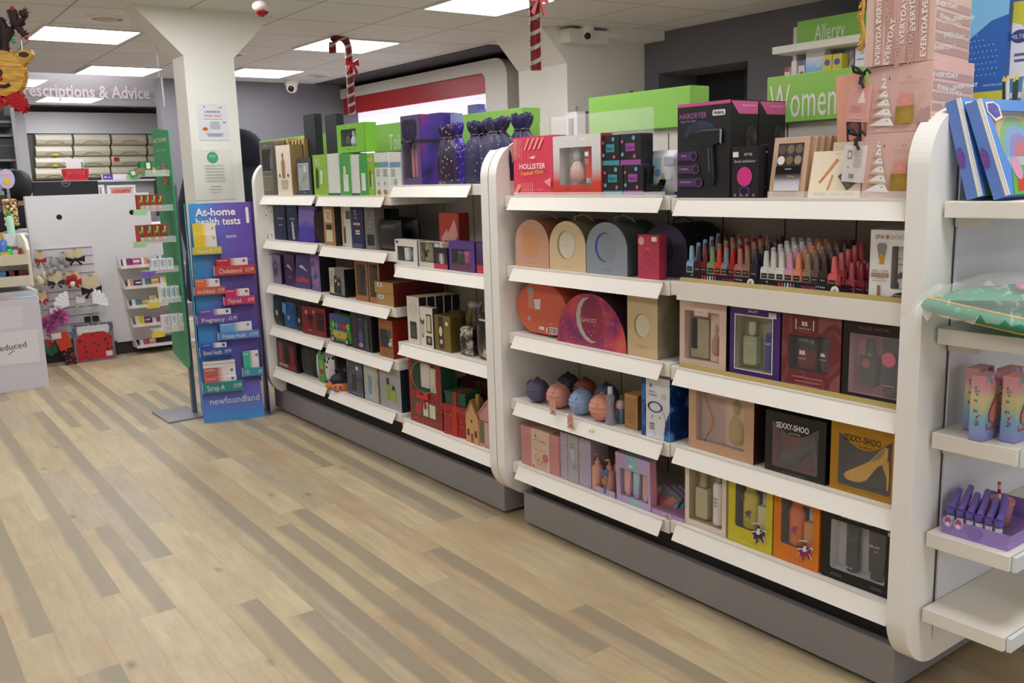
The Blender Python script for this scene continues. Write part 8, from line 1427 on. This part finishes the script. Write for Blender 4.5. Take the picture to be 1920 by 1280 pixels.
# white bin with hand written signs
YB = 5.55; a, b = PY(-60, 727, YB), PY(92, 560, YB)
t = thing('reduced_bin', 'white dump bin with paper signs, one hand written Reduced', 'bin', (0, YB, 0)); x0, x1 = PY(-70, 650, YB).x, PY(90, 700, YB).x; zt_ = PY(40, 560, YB).z; BW = M('#d5d4dc', .5)
mb = MB(); mb.box(x0, x1, 0, .006, .0, zt_, BW); mb.box(x0, x1, .18, .186, .0, zt_, BW); mb.box(x1-.006, x1, .006, .18, 0, zt_, BW); mb.box(x0, x0+.006, .006, .18, 0, zt_, BW); mb.box(x0+.006, x1-.006, .006, .18, zt_-.20, zt_-.195, BW); mb.build('bin_body', t)
mb = MB(); q0, q1, q2, q3 = PY(-40, 690, YB), PY(76, 678, YB), PY(70, 616, YB), PY(-40, 628, YB); mb.add([(v.x, -.003, v.z) for v in (q0, q1, q2, q3)], [(0, 1, 2, 3)], M('#e4e2e6', .6)); ul = PY(45, 645, YB); mb.text('Reduced', PY(49, 645, YB).x, ul.z, .056, M('#3a3440', .5), y=-.0045, al='r', rot=.06); s0, s1 = PY(15, 665, YB), PY(27, 656, YB); mb.tube([(s0.x, -.005, s0.z), (s1.x, -.005, s1.z)], .0022, M('#3a3440', .5), 5); mb.build('paper_sign', t)
mb = MB(); q0, q1, q2, q3 = PY(-40, 624, YB), PY(43, 613, YB), PY(40, 574, YB), PY(-40, 578, YB); mb.add([(v.x, -.003, v.z) for v in (q0, q1, q2, q3)], [(0, 1, 2, 3)], M('#dedde4', .6)); mb.build('paper_sign', t)
o = carton('medicine_box', 'orange box in the white reduced bin', 'box', .13, .19, .05, '#c8602c', prints=[('r', .1, .5, .9, .97, '#e0b090')]); o.location = (PY(18, 555, YB).x, YB+.05, zt_-.194); o = carton('medicine_box', 'pale blue box in the white reduced bin', 'box', .14, .197, .05, '#a8c4dc'); o.location = (PY(50, 555, YB).x, YB+.05, zt_-.194)
# ------------------------------------------------------------ accessories on the slatwall
YH = YT-.0135
def hook(o, u, v, n=2):
    mb = MB()
    for k in range(n): mb.tube([(-.006+.012*k, 0, 0), (-.006+.012*k, -.12, -.005), (-.006+.012*k, -.13, .012)], .0022, STEEL, 6)
    mb.build('wire_hook', o)
def hang(nm, lb, u0, u1, v0, v1, y, fn, cat='hair accessory'):
    a, b = PY(u0, v1, y), PY(u1, v0, y); t = thing(nm, lb, cat, ((a.x+b.x)/2, YH, b.z)); hook(t, 0, 0); fn(t, b.x-a.x, b.z-a.z, y-YH); t['group'] = 'festive accessories hanging on the slatwall'; return t
def card(t, w, h, y, c='#d8c49c', z1=0.): 
    mb = MB(); mb.box(-w/2, w/2, y-.001, y+.001, -h, z1, M(c, .6)); mb.build('backing_card', t)
def clipbow(c, c2=None, fr=.6):
    def f(t, w, h, y):
        card(t, w*.8, h*.75, y); mb = MB(); m = M(c, .8, bump=.4)
        for s in (-1, 1): mb.prism([(0, -h*fr), (s*w*.5, -h*(fr-.16)), (s*w*.48, -h*(fr+.18)), (0, -h*(fr+.06))], y-.022, y-.002, m); mb.prism([(0, -h*fr), (s*w*.25, -h*(fr+.36)), (s*w*.38, -h*(fr+.30))], y-.012, y-.002, m)
        mb.sphere((0, y-.02, -h*fr), w*.10, M(c2 or c, .5), 10, 8); mb.build('bow_clip', t)
    return f
def blob(c, dark=None, n=7, seed=1, card_=True):
    def f(t, w, h, y):
        if card_: card(t, w*.7, h*.5, y, '#cfcac4')
        r_ = random.Random(seed); mb = MB()
        for i in range(n): mb.sphere((r_.uniform(-.3, .3)*w, y-.02+r_.uniform(-.01, .01), -h*r_.uniform(.3, .85)), w*r_.uniform(.16, .28), M(c if i % 3 else (dark or c), .7, bump=.5), 12, 8, 1, .5, 1.2)
        mb.build('soft_ornament', t)
    return f
hang('hair_clip', 'cream card with a red bow clip, top left of the slatwall', 67, 84, 470, 500, YH-.09, clipbow('#a02024'))
hang('hair_clip', 'beige sparkly clip in a clear bag under the red bow card', 62, 86, 500, 540, YH-.10, blob('#b8a88c', '#d8ccb0', seed=2))
hang('hair_clip', 'cream card with a small red and white Santa clip, lower left', 66, 88, 545, 572, YH-.09, clipbow('#b02428', '#e8e0dc', .7))
hang('hair_clip', 'grey felt mitten ornament on the second hook', 86, 106, 482, 516, YH-.08, blob('#9a989c', '#b0aeb2', seed=3)); hang('hair_clip', 'pale grey mitten ornament on the upper middle hook', 108, 128, 472, 508, YH-.08, blob('#a8a6aa', '#8a888c', seed=4))
hang('hair_clip', 'silver and black bow tie clip in the middle row', 90, 118, 506, 540, YH-.10, clipbow('#26262a', '#c8c8cc', .7))
hang('hair_clip', 'cream card with a black velvet bow, top right of the slatwall', 124, 156, 465, 500, YH-.09, clipbow('#131216'))
hang('hair_clip', 'cream card with several red and white bows in the middle', 124, 150, 508, 545, YH-.10, lambda t, w, h, y: (clipbow('#a81c20', '#e0d8d0', .55)(t, w, h, y), blob('#a82024', '#e0d8d4', 5, 7, False)(t, w, h, y)))
hang('hair_clip', 'cream card with a big black bow at the right of the slatwall', 154, 187, 514, 562, YH-.09, clipbow('#121115', None, .62))
def antlers(t, w, h, y):
    mb = MB(); W_ = M('#f0f2f6', .5)
    mb.tube([(w*.20*cos(a), y-.01, -h*.75+h*.35*sin(a)) for a in [pi*i/12 for i in range(13)]], .004, M('#b0b0b4', .4), 8)
    for s in (-1, 1):
        for k in range(5): an = pi/2-s*(.2+.38*k); c = (s*w*.30, -h*.35); L = h*.62; mb.prism([(c[0], c[1]), (c[0]+L*cos(an+.17), c[1]+L*sin(an+.17)), (c[0]+L*1.1*cos(an), c[1]+L*1.1*sin(an)), (c[0]+L*cos(an-.17), c[1]+L*sin(an-.17))], y-.014-.001*k, y-.010-.001*k, W_)
    mb.build('antler_headband', t); card(t, w*.22, h*.3, y, '#e0d8d8')
hang('headband', 'white glitter antler headband across the middle of the slatwall', 118, 186, 552, 600, YH-.10, antlers, 'headband')
def fluffy(t, w, h, y):
    mb = MB(); r_ = random.Random(6); PKM = [M(c, .3, .2) for c in ('#d84a8a', '#b83aa0', '#e888b0', '#8a4ab0')]
    for c, rad in (((w*.18, -h*.40), w*.46), ((-w*.25, -h*.7), w*.42)):
        for i in range(420): 
            a = r_.uniform(0, 2*pi); b_ = r_.uniform(-1, 1); d = Vector((cos(a)*sqrt(1-b_*b_), sin(a)*sqrt(1-b_*b_)*.6, b_)); s_ = Vector((c[0], y-.02, c[1]))+d*rad*.3; e = Vector((c[0], y-.02, c[1]))+d*rad; mb.add([s_, s_+Vector((.007, 0, .007)), e], [(0, 1, 2)], PKM[i % 4])
    mb.build('tinsel_scrunchie', t); card(t, w*.3, h*.3, y-.03, '#e0dcdc')
hang('hair_scrunchie', 'shiny pink tinsel scrunchies at the lower left of the slatwall', 78, 124, 574, 622, YH-.10, fluffy, 'hair scrunchie')
hang('glasses_set', 'clear hanger with black novelty glasses above the pet bandana pack', 158, 184, 588, 604, YH-.08, lambda t, w, h, y: MB().prism(rrect(-w*.5, -w*.04, -h, -h*.2, h*.2), y-.012, y-.004, BLACK).prism(rrect(w*.04, w*.5, -h, -h*.2, h*.2), y-.012, y-.004, BLACK).build('glasses', t))
def pjs(t, w, h, y):
    mb = MB(); mb.box(-w/2, w/2, y-.012, y, -h, 0, M('#77747c', .5)); dec(mb, w, h, [('r', 0, 1, .80, 1, speck('#4a5064', '#b0b4c0', 60, .3)), ('p', rrect(.1, .9, .76, .96, .06, 3), '#cfccd0'), ('t', .5, .86, .07, 'Cassandra', '#e4e0e4', {'fit': .7, 'bold': .02}), ('t', .5, .10, .05, '2 Piece Pyjama', '#c8b8bc', {'fit': .7}), ('p', [(.06, .16), (.94, .16), (.94, .66), (.76, .80), (.24, .80), (.06, .66)], speck('#b81c28', '#4a3020', 22, .28, .5)), ('r', .76, .92, .20, .32, '#e0c8cc')], y0=y-.0126, z0=-h); mb.build('packet', t)
hang('pyjama_pack', 'clear pack with a red reindeer pattern garment, bottom right of the slatwall', 143, 210, 602, 690, YH-.10, pjs, 'clothing pack')
hang('sock_pack', 'red and black patterned sock pair hanging at the bottom', 110, 143, 650, 697, YH-.11, lambda t, w, h, y: MB().prism([(-w*.4, 0), (w*.3, 0), (w*.45, -h*.6), (w*.3, -h), (-w*.2, -h), (-w*.1, -h*.5)], y-.02, y, speck('#1c1a20', '#b82830', 40, .35, .7)).build('socks', t), 'socks')
hang('gift_card_pack', 'bright orange red card pack at the bottom of the slatwall', 98, 132, 622, 660, YH-.13, lambda t, w, h, y: MB().prism([(-w*.4, -.0), (w*.3, .01), (w*.5, -h*.8), (-w*.1, -h)], y-.02, y, M('#c8341c', .4)).prism([(-w*.5, .005), (0, .01), (.0, -.035), (-w*.45, -.04)], y-.023, y-.021, M('#d8ccc8', .5)).build('card_pack', t), 'pack')
hang('soft_toy_ornament', 'green and red felt ornaments at the bottom left of the slatwall', 82, 112, 628, 672, YH-.09, blob('#2c6a48', '#a82430', 9, 12), 'ornament')
hang('soft_toy_ornament', 'teal green packet behind the orange red card', 124, 148, 626, 664, YH-.05, blob('#2c7a60', '#3a6a50', 6, 14), 'ornament')
